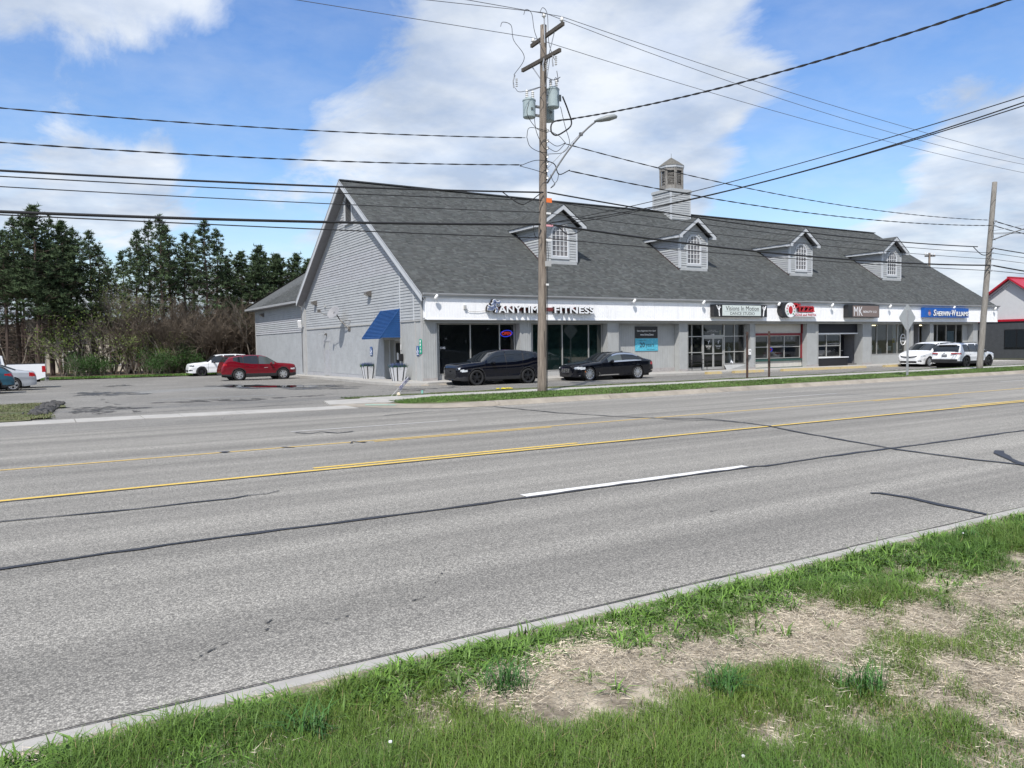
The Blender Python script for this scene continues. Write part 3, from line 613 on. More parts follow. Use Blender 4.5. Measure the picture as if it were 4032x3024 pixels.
rake('drip_edge', (XR0 - .05, RG[0], RG[1] + .03), (XE0 - .05, EF[0] - .06, EF[1] + .01), m_gut, .06, .03); rake('drip_edge', (XR0 - .05, RG[0], RG[1] + .03), (16.40, ER[0] + .1, ER[1] - .03), m_gut, .06, .03)
b = MB(); b.add([(XR0, RG[0], RG[1] - .33), (BX, RG[0], RG[1] - .33), (BX, ER[0], ER[1] - .38), (16.45, ER[0], ER[1] - .38), (XE0, EF[0], EF[1] - .3), (BX, EF[0] + .1, EF[1] - .3)], [(0, 3, 2, 1), (0, 1, 5, 4)]); obj('rake_soffit', b, m_soff, mall)
# right end gable closure
b = MB(); b.prism([(36.7, -.3), (56.6, -.3), (56.6, 5.1), (46.85, 11.8), (36.7, 4.4)], 'x', 68.6, 68.75); obj('end_wall', b, m_side, mall)
b = MB(); b.box(68.75, 71.0, 36.7, 56, 4.35, 4.42); obj('porch_ceiling', b, m_soff, mall)
# back wall, so the shops are closed rooms
b = MB(); b.box(BX + .25, 68.6, 56.6, 56.8, -.5, 5.2); b.box(BX + .25, 68.6, 36.9, 56.6, 3.3, 3.34); obj('back_wall', b, m_room, mall)
# gutter (slightly sagging, overlapping lengths) and fascia
pts = [(16.85, 4.60), (22, 4.585), (30, 4.575), (36, 4.57), (41, 4.545), (44.5, 4.60), (46.2, 4.66), (47.5, 4.655), (55, 4.635), (62, 4.60), (66, 4.635), (71.2, 4.66)]
b = MB()
for i in range(len(pts) - 1):
    (xa, za), (xb, zb) = pts[i], pts[i + 1]; sec = [(0, 0), (-.13, -.0), (-.12, -.06), (-.05, -.13), (0, -.13)]
    A = [(xa, 36.18 + s, za + t_ - .03) for s, t_ in sec]; B = [(xb, 36.18 + s, zb + t_ - .03) for s, t_ in sec]
    b.add(A + B, [(j, j + 5, (j + 1) % 5 + 5, (j + 1) % 5) for j in range(5)] + ([(0, 1, 2, 3, 4)] if i == 0 else []) + ([(9, 8, 7, 6, 5)] if i == len(pts) - 2 else []))
obj('front_gutter', b, m_gut, mall)
b = MB(); b.box(16.86, 71.15, 36.19, 36.3, 4.36, 4.5); obj('gutter_board', b, m_ltrim, mall)
b = MB(); ribpanel(b, 'x', 17.1, 71.1, 3.25, 4.45, 36.26, .152, groove=.02, depth=.010); b.box(17.1, 71.1, 36.275, 36.4, 3.25, 4.45); b.box(17.06, 17.1, 36.25, 36.6, 3.25, 4.5); b.box(71.1, 71.13, 36.25, 37, 3.25, 4.5); fascia = obj('shop_fascia', b, m_fas, mall)
b = MB(); b.box(17.08, 71.12, 36.235, 36.265, 3.22, 3.28); obj('fascia_lip', b, m_wfr, mall)
b = MB(); b.box(17.05, 71.0, 36.4, 37.6, 3.28, 3.33); obj('fascia_soffit', b, m_soff, mall)
b = MB(); b.box(17.03, 68.7, 36.595, 36.70, 3.06, 3.28); obj('header_board', b, m_rib, mall)
# ---- piers
PIERS = [(17.006, 17.79), (22.84, 23.55), (28.9, 29.75), (34.57, 35.31), (40.91, 41.42), (46.68, 47.9), (52.98, 54.07), (59.05, 59.4), (61.67, 62.17), (67.98, 68.68)]
for a, c in PIERS:
    b = MB(); zb = zw(a, 36); b.box(a, c, 36.62, 37.3, zb - .3, 3.06); ribpanel(b, 'x', a + .05, c - .05, zb + .12, 3.06, 36.605, .14, .016, .012)
    b.box(a, a + .05, 36.59, 36.62, zb, 3.06); b.box(c - .05, c, 36.59, 36.62, zb, 3.06)
    p = obj('pier', b, m_rib, mall); b = MB().box(a - .02, c + .02, 36.585, 36.63, zb - .02, zb + .14); obj('foot_board', b, mat('worn_foot', (.36, .34, .33), .9, var=.15, vscale=4, dirt=((.2, .17, .15), 4, .7, (1, 1, 2))), p)
YR = 37.05
def wallpanel(a, c, z0, z1, y=YR, m=None, pitch=.14, parent=None, name='ribbed_wall'):
    b = MB(); ribpanel(b, 'x', a, c, z0, z1, y, pitch, .016, .012); b.box(a, c, y + .02, y + .15, z0, z1); return obj(name, b, m or m_rib, parent or mall)
def window(a, c, z0, z1, mx=(), rz_=(), y=YR, g=None, fw=.055, m=None, name='shop_window', fd=.09):
    """frame > panes"""
    b = MB(); m = m or m_fr; xs = [a] + list(mx) + [c]; zs = [z0] + list(rz_) + [z1]
    for i, x in enumerate(xs):
        h_ = fw / 2; xc = x + (h_ if i == 0 else -h_ if i == len(xs) - 1 else 0); b.box(xc - h_, xc + h_, y - .01, y + fd, z0, z1)
    for i, z in enumerate(zs):
        h_ = fw / 2; zc = z + (h_ if i == 0 else -h_ if i == len(zs) - 1 else 0)
        for j in range(len(xs) - 1): b.box(xs[j] + (fw if j == 0 else fw / 2), xs[j + 1] - (fw if j == len(xs) - 2 else fw / 2), y - .006, y + fd - .004, zc - h_, zc + h_)
    f = obj(name, b, m, mall)
    for j in range(len(xs) - 1):
        for i in range(len(zs) - 1):
            dd = R.uniform(-.004, .004)
            p = MB().add([(xs[j], y + .045 + dd, zs[i]), (xs[j + 1], y + .045 - dd, zs[i]), (xs[j + 1], y + .045 - dd, zs[i + 1]), (xs[j], y + .045 + dd, zs[i + 1])], [(0, 1, 2, 3)])
            obj('pane', p, g or g_store, f)
    return f
# fitness shop
window(18.1, 22.78, .38, 3.06, (20.0, 21.81), (), g=g_store); wallpanel(17.79, 18.1, 0, 3.06); wallpanel(18.1, 22.84, 0, .36, m=m_trim)
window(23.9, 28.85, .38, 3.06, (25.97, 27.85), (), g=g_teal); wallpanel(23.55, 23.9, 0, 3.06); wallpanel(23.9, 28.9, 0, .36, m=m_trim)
wallpanel(29.75, 34.57, .3, 3.06, pitch=.14); b = MB().box(29.75, 34.57, YR - .03, YR, 0, .32); obj('foot_board', b, MATS['worn_foot'], mall)
# dance studio: windows, double door
window(35.33, 37.02, .2, 3.06, (36.07,), (1.22, 2.25)); window(38.96, 40.9, .40, 3.06, (39.92,), (1.22, 2.25)); window(37.02, 38.96, 2.28, 3.06, (), ())
wallpanel(38.96, 40.91, -.05, .38, m=m_trim); b = MB(); b.add([(38.9, 36.75, .0), (40.95, 36.95, -.02), (40.95, 36.95, .36), (38.9, 36.98, .38)], [(0, 1, 2, 3)]); obj('sill_panel', b, m_rib, mall)
b = MB(); b.box(35.33, 37.02, YR + .0, YR + .1, .0, .2); obj('sill_panel', b, m_trim, mall)
def glass_door(x0, x1, y, z0, z1, m, g, hx, axis='x', parent=None):
    """frame rails with a pane and a handle"""
    b = MB(); w_ = .07
    def bx(a, c, e, f): 
        if axis == 'x': b.box(a, c, y, y + .05, e, f)
        else: b.box(y, y + .05, a, c, e, f)
    bx(x0, x0 + w_, z0, z1); bx(x1 - w_, x1, z0, z1); bx(x0 + w_, x1 - w_, z1 - .09, z1); bx(x0 + w_, x1 - w_, z0, z0 + .16)
    d = obj('shop_door', b, m, parent or mall)
    q = [(x0, z0), (x1, z0), (x1, z1), (x0, z1)]
    p = MB().add([(u, y + .025, v) if axis == 'x' else (y + .025, u, v) for u, v in q], [(0, 1, 2, 3) if axis == 'x' else (0, 3, 2, 1)]); obj('pane', p, g, d)
    b2 = MB(); zc = z0 + 1.0
    if axis == 'x': b2.box(x0 + .03, x1 - .03, y - .04, y - .02, zc, zc + .06)
    else: b2.box(y - .05, y - .03, hx - .03, hx + .03, zc - .15, zc + .15)
    obj('door_handle', b2, m_fr, d); return d
b = MB(); b.box(36.98, 37.08, YR - .02, YR + .1, .1, 2.28); b.box(38.90, 39.0, YR - .02, YR + .1, .1, 2.28); b.box(37.08, 38.9, YR - .02, YR + .1, 2.2, 2.3); obj('door_frame', b, m_fr, mall)
d1 = glass_door(37.09, 37.99, YR + .02, .1, 2.19, m_fr, g_store, 37.9); d2 = glass_door(38.0, 38.89, YR + .02, .1, 2.19, m_fr, g_store, 38.1)
# pizza shop
m_red = mat('dark_red_trim', (.20, .022, .028), .6, var=.1); m_green = mat('dark_green_trim', (.02, .07, .06), .6, var=.15); m_cream = mat('cream_panel', (.56, .54, .49), .8, var=.06, dirt=((.4, .37, .33), 2, .4, (1, 1, .3)))
wallpanel(41.42, 46.55, 2.42, 3.06, m=m_cream, pitch=.1)
b = MB(); b.box(41.42, 46.75, YR - .05, YR + .1, 2.27, 2.42); b.box(46.55, 46.75, YR - .05, YR + .1, .5, 2.27); b.box(46.64, 46.7, YR - .1, YR + .1, 2.4, 3.06); obj('red_surround', b, m_red, mall)
pw = window(41.44, 46.5, .68, 2.27, (43.16, 44.84), (1.48,))
b = MB(); b.box(41.42, 46.6, YR - .12, YR + .12, .5, .64); b.box(47.0, 47.14, YR - .3, YR + .1, -.05, 3.06); b.box(41.42, 47.0, YR - .1, YR + .05, -.15, .08); b.box(43.14, 43.3, YR - .11, YR + .04, .0, .5); obj('green_trim', b, m_green, mall)
wallpanel(41.42, 46.6, .08, .5, m=m_cream, pitch=.1, y=YR - .04)
b = MB(); b.box(46.75, 47.0, YR - .02, YR + .1, .0, 3.06); obj('side_panel', b, m_trim, mall)
# beauty shop
m_navy = mat('navy_panel', (.012, .014, .022), .6)
wallpanel(47.9, 52.98, 2.42, 3.06, m=m_navy); b = MB(); b.box(47.9, 53.17, YR - .04, YR + .06, 2.32, 2.41); b.box(53.0, 53.17, YR - .04, YR + .06, -.05, 2.32); b.box(47.9, 51.35, YR - .45, YR + .02, .60, .66); obj('white_surround', b, m_wfr, mall)
window(47.95, 51.0, .66, 2.32, (49.4,), (1.48,)); b = MB().box(47.9, 51.3, YR - .4, YR + .1, -.1, .6); obj('stall_riser', b, m_black, mall)
b = MB(); b.box(51.05, 53.0, 38.2, 38.3, -.1, 2.4); b.box(51.0, 51.05, YR + .1, 38.2, -.1, 2.4); obj('door_recess', b, m_navy, mall)
glass_door(51.6, 52.6, 38.0, .05, 2.2, m_black, g_store, 51.7)
# paint shop
window(54.4, 59.0, .72, 3.06, (55.38, 56.7, 58.0), ()); wallpanel(54.07, 54.4, -.1, 3.06); wallpanel(54.4, 59.05, -.1, .70)
b = MB(); b.box(59.4, 61.67, 38.3, 38.4, -.1, 3.1); obj('recess_wall', b, m_rib, mall); glass_door(60.0, 61.1, 38.2, .0, 2.3, m_fr, g_store, 60.1)
window(62.2, 67.2, .5, 3.06, (63.45, 64.75, 66.2), ()); wallpanel(62.17, 67.2, -.15, .48); wallpanel(67.2, 67.98, -.15, 3.06)
# side entrance alcove under the awning
b = MB(); 
b.box(BX + .005, BX + .9, 41.715, 41.8, -.05, 2.33); b.box(BX + .005, BX + .9, 39.2, 39.285, -.05, 2.33); b.box(BX + .005, BX + .9, 39.285, 41.715, 2.28, 2.335); obj('alcove', b, m_rib, mall)
b = MB(); X_ = BX + .6
for y0, y1 in ((39.28, 39.36), (40.42, 40.5), (41.64, 41.72)): b.box(X_, X_ + .08, y0, y1, .08, 2.28)
b.box(X_, X_ + .08, 39.36, 41.64, 2.2, 2.28); b.box(BX + .3, BX + .34, 41.66, 41.715, .08, 2.28); obj('door_frame', b, m_ltrim, mall)
glass_door(40.5, 41.64, X_ + .02, .1, 2.19, m_fr, g_store, 40.6, axis='y'); glass_door(39.36, 40.42, X_ + .02, .1, 2.19, m_fr, g_store, 40.3, axis='y')
b = MB(); b.box(X_ - .012, X_ - .006, 41.1, 41.35, 1.15, 1.55); b.box(X_ - .012, X_ - .006, 40.8, 40.95, .85, 1.3); obj('paper_notice', b, m_white, mall)
# side service door
b = MB(); b.box(BX - .02, BX - .003, 51.26, 52.34, .0, 2.3); sdoor = obj('side_door', b, m_rib, mall)
b = MB(); b.box(BX - .04, BX + .05, 51.15, 51.27, -.1, 2.36); b.box(BX - .04, BX + .05, 52.33, 52.45, -.1, 2.36); b.box(BX - .045, BX + .05, 51.1, 52.5, 2.3, 2.42); obj('frame', b, m_side2, sdoor)
b = MB(); b.box(BX - .03, BX - .022, 51.32, 52.2, .05, 1.75); b.box(BX - .04, BX - .03, 51.4, 51.6, .6, .7); obj('panel', b, m_side2, sdoor); b = MB(); b.box(BX - .06, BX - .03, 52.1, 52.16, .85, 1.1); obj('door_handle', b, m_gut, sdoor)
# rooms: floor, far wall, party walls, ceiling
b = MB(); b.box(17.3, 68.6, 37.1, 45, -.1, .12); obj('shop_floor', b, m_floor, mall)
b = MB(); b.box(17.3, 68.6, 45, 45.1, -.1, 3.3)
for x in (29.2, 35.0, 41.15, 47.3, 53.2, 61.0): b.box(x, x + .1, 37.15, 45, .1, 3.3)
b.box(17.9, 18.0, 39.2, 45, .1, 3.3); obj('room_wall', b, m_room, mall)
m_tube = mat('lit_tube', (.9, .85, .6), .5, emit=(1, .83, .48), estr=3.0)
b = MB()
for x0, x1, y in ((54.6, 58.8, 39.3), (54.6, 58.6, 40.8), (62.4, 65.2, 39.2)): b.box(x0, x1, y, y + .14, 3.0, 3.06)
obj('ceiling_light', b, m_tube, mall)
# ---- dormers
m_dface = mat('dormer_siding', (.40, .415, .42), .8, var=.07, vscale=2.5, dirt=((.25, .245, .24), 3.5, .45, (1, 1, 3)))
FY = 39.3
def dormer(xa):
    W_ = 2.56; xb = xa + W_; cx = (xa + xb) / 2
    # face and cheeks (backing)
    b = MB(); b.prism([(xa, 6.72), (xb, 6.72), (xb, 9.0), (cx, 10.0), (xa, 9.0)], 'y', FY, FY + .12)
    b.add([(xa, FY, 6.68), (xa, 42.6, 9.02), (xa, FY, 9.02), (xb, FY, 6.68), (xb, 42.6, 9.02), (xb, FY, 9.02)], [(0, 2, 1), (3, 4, 5)])
    d = obj('dormer', b, m_dface, mall)
    # face boards, split round the window surround
    wx0, wx1, wz0, sp = cx - .68, cx + .68, 7.02, 8.5
    z = 6.88; n_ = 0
    while z < 9.95:
        z1 = z + .157; hw = W_ / 2 - .1 if z1 < 9.0 else max(0, (10.0 - z1) / 1.0 * W_ / 2 - .12)
        if hw < .1: break
        segs = [(cx - hw, cx + hw)]
        if z1 > wz0 and z < 9.2:
            ww = .68 if z < sp else math.sqrt(max(0, .68 ** 2 - (z - sp) ** 2)) + .0
            segs = [(cx - hw, cx - ww), (cx + ww, cx + hw)] if ww > .05 else segs
        for s, e in segs:
            if e - s < .08: continue
            pr_ = .042 + R.uniform(-.004, .003); b = MB(); b.add([(s, FY - pr_, z), (e, FY - pr_, z), (e, FY - .008, z1 + .01), (s, FY - .008, z1 + .01), (s, FY, z), (e, FY, z)], [(0, 1, 2, 3), (4, 5, 1, 0)])
            obj('siding_board', b, m_dface if R.random() < .85 else m_side2, d)
        z = z1
    z = 6.8
    while z < 8.95:   # cheek boards (left cheek is seen)
        z1 = z + .157; ye = lambda q: FY + (q - 6.72) / .7070 - .02
        if ye(z) - FY > .1:
            b = MB(); b.add([(xa - .042, ye(z), z), (xa - .042, FY + .06, z), (xa - .005, FY + .06, z1), (xa - .005, ye(z1), z1), (xa, ye(z), z), (xa, FY + .06, z)], [(0, 1, 2, 3), (4, 5, 1, 0)])
            obj('siding_board', b, m_side2 if R.random() < .3 else m_dface, d)
        z = z1
    b = MB(); b.box(cx - W_ / 2 + .06, cx + W_ / 2 - .06, FY - .07, FY, 6.70, 6.87); b.box(cx - W_ / 2 + .06, cx + W_ / 2 - .06, FY - .05, FY, 6.86, 6.9); obj('skirt_board', b, m_dface, d)
    b = MB(); b.box(xb - .1, xb, FY - .05, FY - .003, 6.86, 9.0); obj('corner_board', b, m_ltrim, d)
    b = MB(); b.box(xa - .04, xa + .1, FY - .05, FY - .003, 6.86, 9.0); b.box(xa - .04, xa - .002, FY - .003, FY + .08, 6.86, 9.0); obj('corner_board', b, m_ltrim, d)
    b = MB(); b.beam((xa - .05, FY, 6.74), (xa - .05, 42.5, 9.0), .05, .10, up=(1, 0, 0)); obj('step_flashing', b, m_flash, d)
    # rake boards, returns, roof
    ov = .41; ey = 38.86; ez, az = 9.02, 10.22; ex0, ex1 = xa - ov, xb + ov * .75; ex1 = cx + (cx - ex0)
    b = MB()
    for sx in (-1, 1):
        x_e = cx + sx * (cx - ex0)
        b.add([(x_e, ey, ez), (cx, ey, az), (cx, ey, az - .28), (x_e - sx * .24, ey, ez - .08), (x_e, ey, ez - .18),
               (x_e, ey + .05, ez), (cx, ey + .05, az), (cx, ey + .05, az - .28), (x_e - sx * .24, ey + .05, ez - .08), (x_e, ey + .05, ez - .18)],
              [(0, 1, 2, 3, 4) if sx < 0 else (4, 3, 2, 1, 0), (9, 8, 7, 6, 5) if sx < 0 else (5, 6, 7, 8, 9), (0, 4, 9, 5), (3, 2, 7, 8), (0, 5, 6, 1), (4, 3, 8, 9)])
        b.box(min(x_e, x_e - sx * .30), max(x_e, x_e - sx * .30), ey + .002, FY - .0, ez - .20, ez - .02)
    obj('rake_board', b, m_ltrim, d)
    b = MB()
    for sx in (-1, 1):
        x_e = cx + sx * (cx - ex0 - .01); yb = EF[0] + (ez - EF[1]) / .7070 + .05
        b.add([(x_e, ey + .05, ez - .17), (x_e, yb, ez - .17), (x_e, yb, ez), (x_e, ey + .05, ez), (cx + sx * W_ / 2, ey + .05, ez - .17), (cx + sx * W_ / 2, yb - .1, ez - .17)], [(0, 1, 2, 3) if sx > 0 else (3, 2, 1, 0), (0, 4, 5, 1)])
        obj('eave_board', b, m_ltrim, d); b = MB()
    ytop = EF[0] + (az - EF[1]) / .7070 + .1; ye_ = EF[0] + (ez - EF[1]) / .7070 + .1
    b = MB(); b.add([(ex0 - .03, ey - .03, ez), (cx, ey - .03, az + .02), (cx, ytop, az + .02), (ex0 - .03, ye_, ez), (2 * cx - ex0 + .03, ey - .03, ez), (2 * cx - ex0 + .03, ye_, ez)], [(0, 1, 2, 3), (1, 4, 5, 2)]); rf = obj('dormer_roof', b, m_roof, d)
    b = MB(); b.add([(ex0 + .02, ey + .05, ez - .06), (cx, ey + .05, az - .06), (cx, FY, az - .06), (ex0 + .02, FY, ez - .06), (2 * cx - ex0 - .02, ey + .05, ez - .06), (2 * cx - ex0 - .02, FY, ez - .06)], [(3, 2, 1, 0), (2, 5, 4, 1)]); obj('dormer_soffit', b, m_soff, d)
    hl = math.hypot(cx - ex0 + .03, az + .02 - ez); nrw = int(hl / .145)
    for sx in (-1, 1):
        Vd = (-sx * (cx - ex0 + .03) / hl, 0, (az + .02 - ez) / hl)
        P0 = np.array([cx + sx * (cx - ex0 + .03), ey - .03, ez + .004])
        if sx < 0: f_ = lambda r_: (-(ye_ - ey + .03 + (ytop - ye_) * r_ / nrw), 0); U_ = (0, -1, 0)
        else: f_ = lambda r_: (0, ye_ - ey + .03 + (ytop - ye_) * r_ / nrw); U_ = (0, 1, 0)
        shg('dormer_shingles', P0, U_, Vd, nrw, f_, d)
    # arched window
    surround = MB(); n_ = 14; outer = [(cx - .68, wz0), (cx + .68, wz0)] + [(cx + .68 * math.cos(math.pi * i / n_), sp + .64 * math.sin(math.pi * i / n_)) for i in range(n_ + 1)]
    inner = [(cx - .575, 7.18), (cx + .575, 7.18)] + [(cx + .575 * math.cos(math.pi * i / n_), sp + .535 * math.sin(math.pi * i / n_)) for i in range(n_ + 1)]
    k = len(outer); V = [(x, FY - .055, z) for x, z in outer] + [(x, FY - .055, z) for x, z in inner] + [(x, FY, z) for x, z in outer] + [(x, FY + .02, z) for x, z in inner]
    surround.add(V, [(i, (i + 1) % k, (i + 1) % k + k, i + k) for i in range(k)] + [(i + 2 * k, (i + 1) % k + 2 * k, (i + 1) % k, i) for i in range(k)] + [(i + k, (i + 1) % k + k, (i + 1) % k + 3 * k, i + 3 * k) for i in range(k)])
    win = obj('window_surround', surround, m_ltrim, d)
    b = MB(); b.add([(x, FY - .004, z) for x, z in inner], [tuple(range(k))]); obj('pane', b, g_dorm, d)
    b = MB(); yy = FY - .03; b.box(cx - .575, cx + .575, yy, yy + .03, 7.18, 7.215)
    V = []; r0, r1 = .575, .545
    for i in range(n_ + 1):
        t = math.pi * i / n_; V += [(cx + r0 * math.cos(t), yy, sp + .535 * math.sin(t)), (cx + r1 * math.cos(t), yy, sp + .505 * math.sin(t))]
    b.add(V, [(2 * i, 2 * i + 2, 2 * i + 3, 2 * i + 1) for i in range(n_)])
    b.box(cx - .575, cx - .545, yy, yy + .03, 7.2, sp); b.box(cx + .545, cx + .575, yy, yy + .03, 7.2, sp)
    for i in (-1, 0, 1):
        x = cx + i * .2875; top = sp + .505 * math.sqrt(max(0, 1 - (i * .2875 / .545) ** 2)); b.box(x - .014, x + .014, yy, yy + .025, 7.2, top)
    for j in range(1, 6):
        z = 7.2 + j * .305; hw = .55 if z < sp else .545 * math.sqrt(max(0, 1 - ((z - sp) / .505) ** 2)); b.box(cx - hw, cx + hw, yy - .002, yy + .024, z - .013, z + .013)
    obj('window_muntins', b, m_wfr, d)
    return d
def shg(*a): return shingles(*a[:6], a[6], keepobj=0)
for a, c in DX: dormer(a)
# ---- cupola on the ridge
c0, c1, y0, y1 = 42.5, 44.55, 45.88, 47.93
cb = obj('cupola_base', MB().box(c0, c1, y0, y1, 10.9, 13.62), m_dface, mall)
z = 11.45
while z < 13.45:
    b = MB(); b.add([(c0 + .08, y0 - .032, z), (c1 - .08, y0 - .032, z), (c1 - .08, y0 - .004, z + .17), (c0 + .08, y0 - .004, z + .17), (c0 + .08, y0, z), (c1 - .08, y0, z)], [(0, 1, 2, 3), (4, 5, 1, 0)]); obj('siding_board', b, m_dface, cb)
    b = MB(); b.add([(c0 - .032, y1 - .08, z), (c0 - .032, y0 + .08, z), (c0 - .004, y0 + .08, z + .17), (c0 - .004, y1 - .08, z + .17), (c0, y1 - .08, z), (c0, y0 + .08, z)], [(0, 1, 2, 3), (4, 5, 1, 0)]); obj('siding_board', b, m_dface, cb)
    z += .172
b = MB()
for x in (c0, c1 - .1): b.box(x - (.04 if x == c0 else -.02), x + .1 - (0 if x == c0 else -.02), y0 - .045, y0 + .06, 11.2, 13.55)
b.box(c0 - .04, c0 + .02, y1 - .1, y1 + .02, 11.2, 13.55); obj('corner_board', b, m_ltrim, cb)
b = MB(); b.box(c0 - .09, c1 + .09, y0 - .09, y1 + .09, 13.55, 13.74); b.box(c0 - .06, c1 + .06, y0 - .06, y1 + .06, 13.74, 13.78); obj('cap_board', b, m_dface, cb)
m_old = mat('bare_weathered_wood', (.30, .29, .27), .9, col2=(.13, .12, .11), vscale=5, stretch=(1, 1, .6), bump=.4, bscale=30)
ccx, ccy, r_ = (c0 + c1) / 2, (y0 + y1) / 2, .93
lan = thing_ = None
b = MB(); b.lathe([(r_ * .80, 13.78), (r_ * .80, 15.5)], (ccx, ccy, 0), seg=8); lan = obj('lantern', b, mat('lantern_dark', (.05, .05, .05), .9), mall)
V8 = [(ccx + r_ * math.cos(rad(22.5 + 45 * k)), ccy + r_ * math.sin(rad(22.5 + 45 * k))) for k in range(8)]
for k in range(8):
    (xa, ya), (xb, yb) = V8[k], V8[(k + 1) % 8]; mx_, my_ = (xa + xb) / 2, (ya + yb) / 2
    if (my_ - ccy) > .5: continue
    b = MB()
    for (px, py) in ((xa * .93 + xb * .07, ya * .93 + yb * .07), (xa * .07 + xb * .93, ya * .07 + yb * .93)): b.beam((px, py, 13.78), (px, py, 15.45), .13, .1, up=(xb - xa, yb - ya, 0))
    b.beam((xa, ya, 13.95), (xb, yb, 13.95), .06, .36); b.beam((xa, ya, 15.36), (xb, yb, 15.36), .06, .2); obj('lantern_frame', b, m_old, lan)
    nx_, ny_ = (my_ - ccy), -(mx_ - ccx)
    for j in range(13):
        z = 14.16 + j * .088 + R.uniform(-.01, .01)
        if R.random() < .14: continue
        inw = .93; ax, ay = ccx + (xa - ccx) * inw, ccy + (ya - ccy) * inw; bx_, by_ = ccx + (xb - ccx) * inw, ccy + (yb - ccy) * inw
        lx, ly = ax * .85 + bx_ * .15, ay * .85 + by_ * .15; rx, ry = ax * .15 + bx_ * .85, ay * .15 + by_ * .85; tl = R.uniform(-.03, .03)
        q = .9; b = MB(); b.add([(lx, ly, z), (rx, ry, z + tl), (ccx + (rx - ccx) * q, ccy + (ry - ccy) * q, z + .08 + tl), (ccx + (lx - ccx) * q, ccy + (ly - ccy) * q, z + .08)], [(0, 1, 2, 3)]); obj('slat', b, m_old, lan)
b = MB(); b.lathe([(r_ * 1.02, 15.44), (r_ * 1.05, 15.5), (r_ * 1.10, 15.5), (r_ * 1.12, 15.66)], (ccx, ccy, 0), seg=8); b.v = [(ccx + (x - ccx) * math.cos(rad(22.5)) - (y - ccy) * math.sin(rad(22.5)), ccy + (x - ccx) * math.sin(rad(22.5)) + (y - ccy) * math.cos(rad(22.5)), z) for x, y, z in b.v]; obj('lantern_cornice', b, m_ltrim, lan)
b = MB(); b.lathe([(r_ * 1.15, 15.66), (r_ * .7, 15.98), (.05, 16.38)], (ccx, ccy, 0), seg=8); b.v = [(ccx + (x - ccx) * math.cos(rad(22.5)) - (y - ccy) * math.sin(rad(22.5)), ccy + (x - ccx) * math.sin(rad(22.5)) + (y - ccy) * math.cos(rad(22.5)), z) for x, y, z in b.v]; b.tube([(ccx, ccy, 16.3), (ccx, ccy, 16.72)], .015, 5); obj('lantern_roof', b, mat('old_shingle', (.13, .125, .11), .95, var=.35, vscale=6), lan)
# ---- rear wing
WX = 17.05; wing = obj('rear_wing', MB().box(WX, WX + 8, 56.95, 71.5, -.7, 5.3), m_side, mall)
b = MB(); ribpanel(b, 'y', 57.2, 71.5, -.4, 3.05, WX - .01, .31, .012, .008); obj('lower_panel', b, m_side, wing)
z = 3.08
while z < 5.1:
    b = MB(); b.add([(WX - .055, 71.5, z), (WX - .055, 57.0, z), (WX - .012, 57.0, z + .165), (WX - .012, 71.5, z + .165), (WX, 71.5, z), (WX, 57.0, z)], [(0, 1, 2, 3), (4, 5, 1, 0)]); obj('siding_board', b, m_side if R.random() < .8 else m_side2, wing); z += .157
b = MB(); b.box(WX - .05, WX + .03, 71.4, 71.55, -.5, 5.2); obj('corner_board', b, m_trim, wing)
hp = [(16.5, 72.6, 5.42), (16.5, 56.9, 5.36), (23.4, 56.9, 10.4), (23.4, 65.6, 10.4), (30, 72.6, 5.42)]
b = MB(); b.add([(x, y, z) for x, y, z in hp], [(0, 3, 2, 1), (0, 4, 3)]); wr = obj('wing_roof', b, m_roof, mall)
hl = math.hypot(6.9, 5.0); nrw = int(hl / .145); shingles('shingle_field', np.array([16.48, 56.9, 5.375]), (0, -1, 0), (6.9 / hl, 0, 5.0 / hl), nrw, lambda r_: (-(15.7 - 7.0 * r_ / nrw), 0), wr, expo=.145)
b = MB(); b.beam((16.45, 72.65, 5.3), (16.45, 57.0, 5.24), .14, .16); obj('wing_gutter', b, m_gut, mall); b = MB(); b.box(16.5, WX, 57, 72.5, 5.16, 5.2); obj('wing_soffit', b, m_soff, mall)
b = MB(); b.beam((16.5, 72.6, 5.45), (23.4, 65.6, 10.43), .2, .05); obj('hip_cap', b, m_shin, wr)
# ---------------------------------------------------------------- signs and fittings on the mall
m_chan = mat('sign_white_face', (.82, .83, .84), .4); m_schan = mat('sign_dark_side', (.025, .02, .022), .5); m_race = mat('maroon_raceway', (.16, .03, .03), .6)
m_sblack = mat('sign_black', (.015, .015, .017), .35); m_spale = mat('sign_pale_face', (.62, .68, .65), .4); m_ink = mat('dark_ink', (.03, .03, .035), .6)
m_sred = mat('sign_red', (.45, .012, .02), .4); m_sgreen = mat('sign_green', (.02, .20, .06), .5); m_taupe = mat('sign_taupe', (.19, .145, .13), .5)
m_sblue = mat('sign_blue', (.0, .085, .38), .4); m_pblue = mat('poster_blue', (.08, .42, .56), .6); m_dblue = mat('figure_blue', (.16, .20, .33), .5)
def letters(body, x0, x1, z0, z1, y, parent, face=m_chan, side=m_schan, dep=.14, bold=.02, shear=0):
    text(body, x0, x1, z0, z1, y, side, parent, ext=dep / 1.0, bold=bold, shear=shear, name='letter_side') if dep else None
    text(body, x0, x1, z0, z1, y - dep - .012, face, parent, ext=.006, bold=bold, shear=shear)
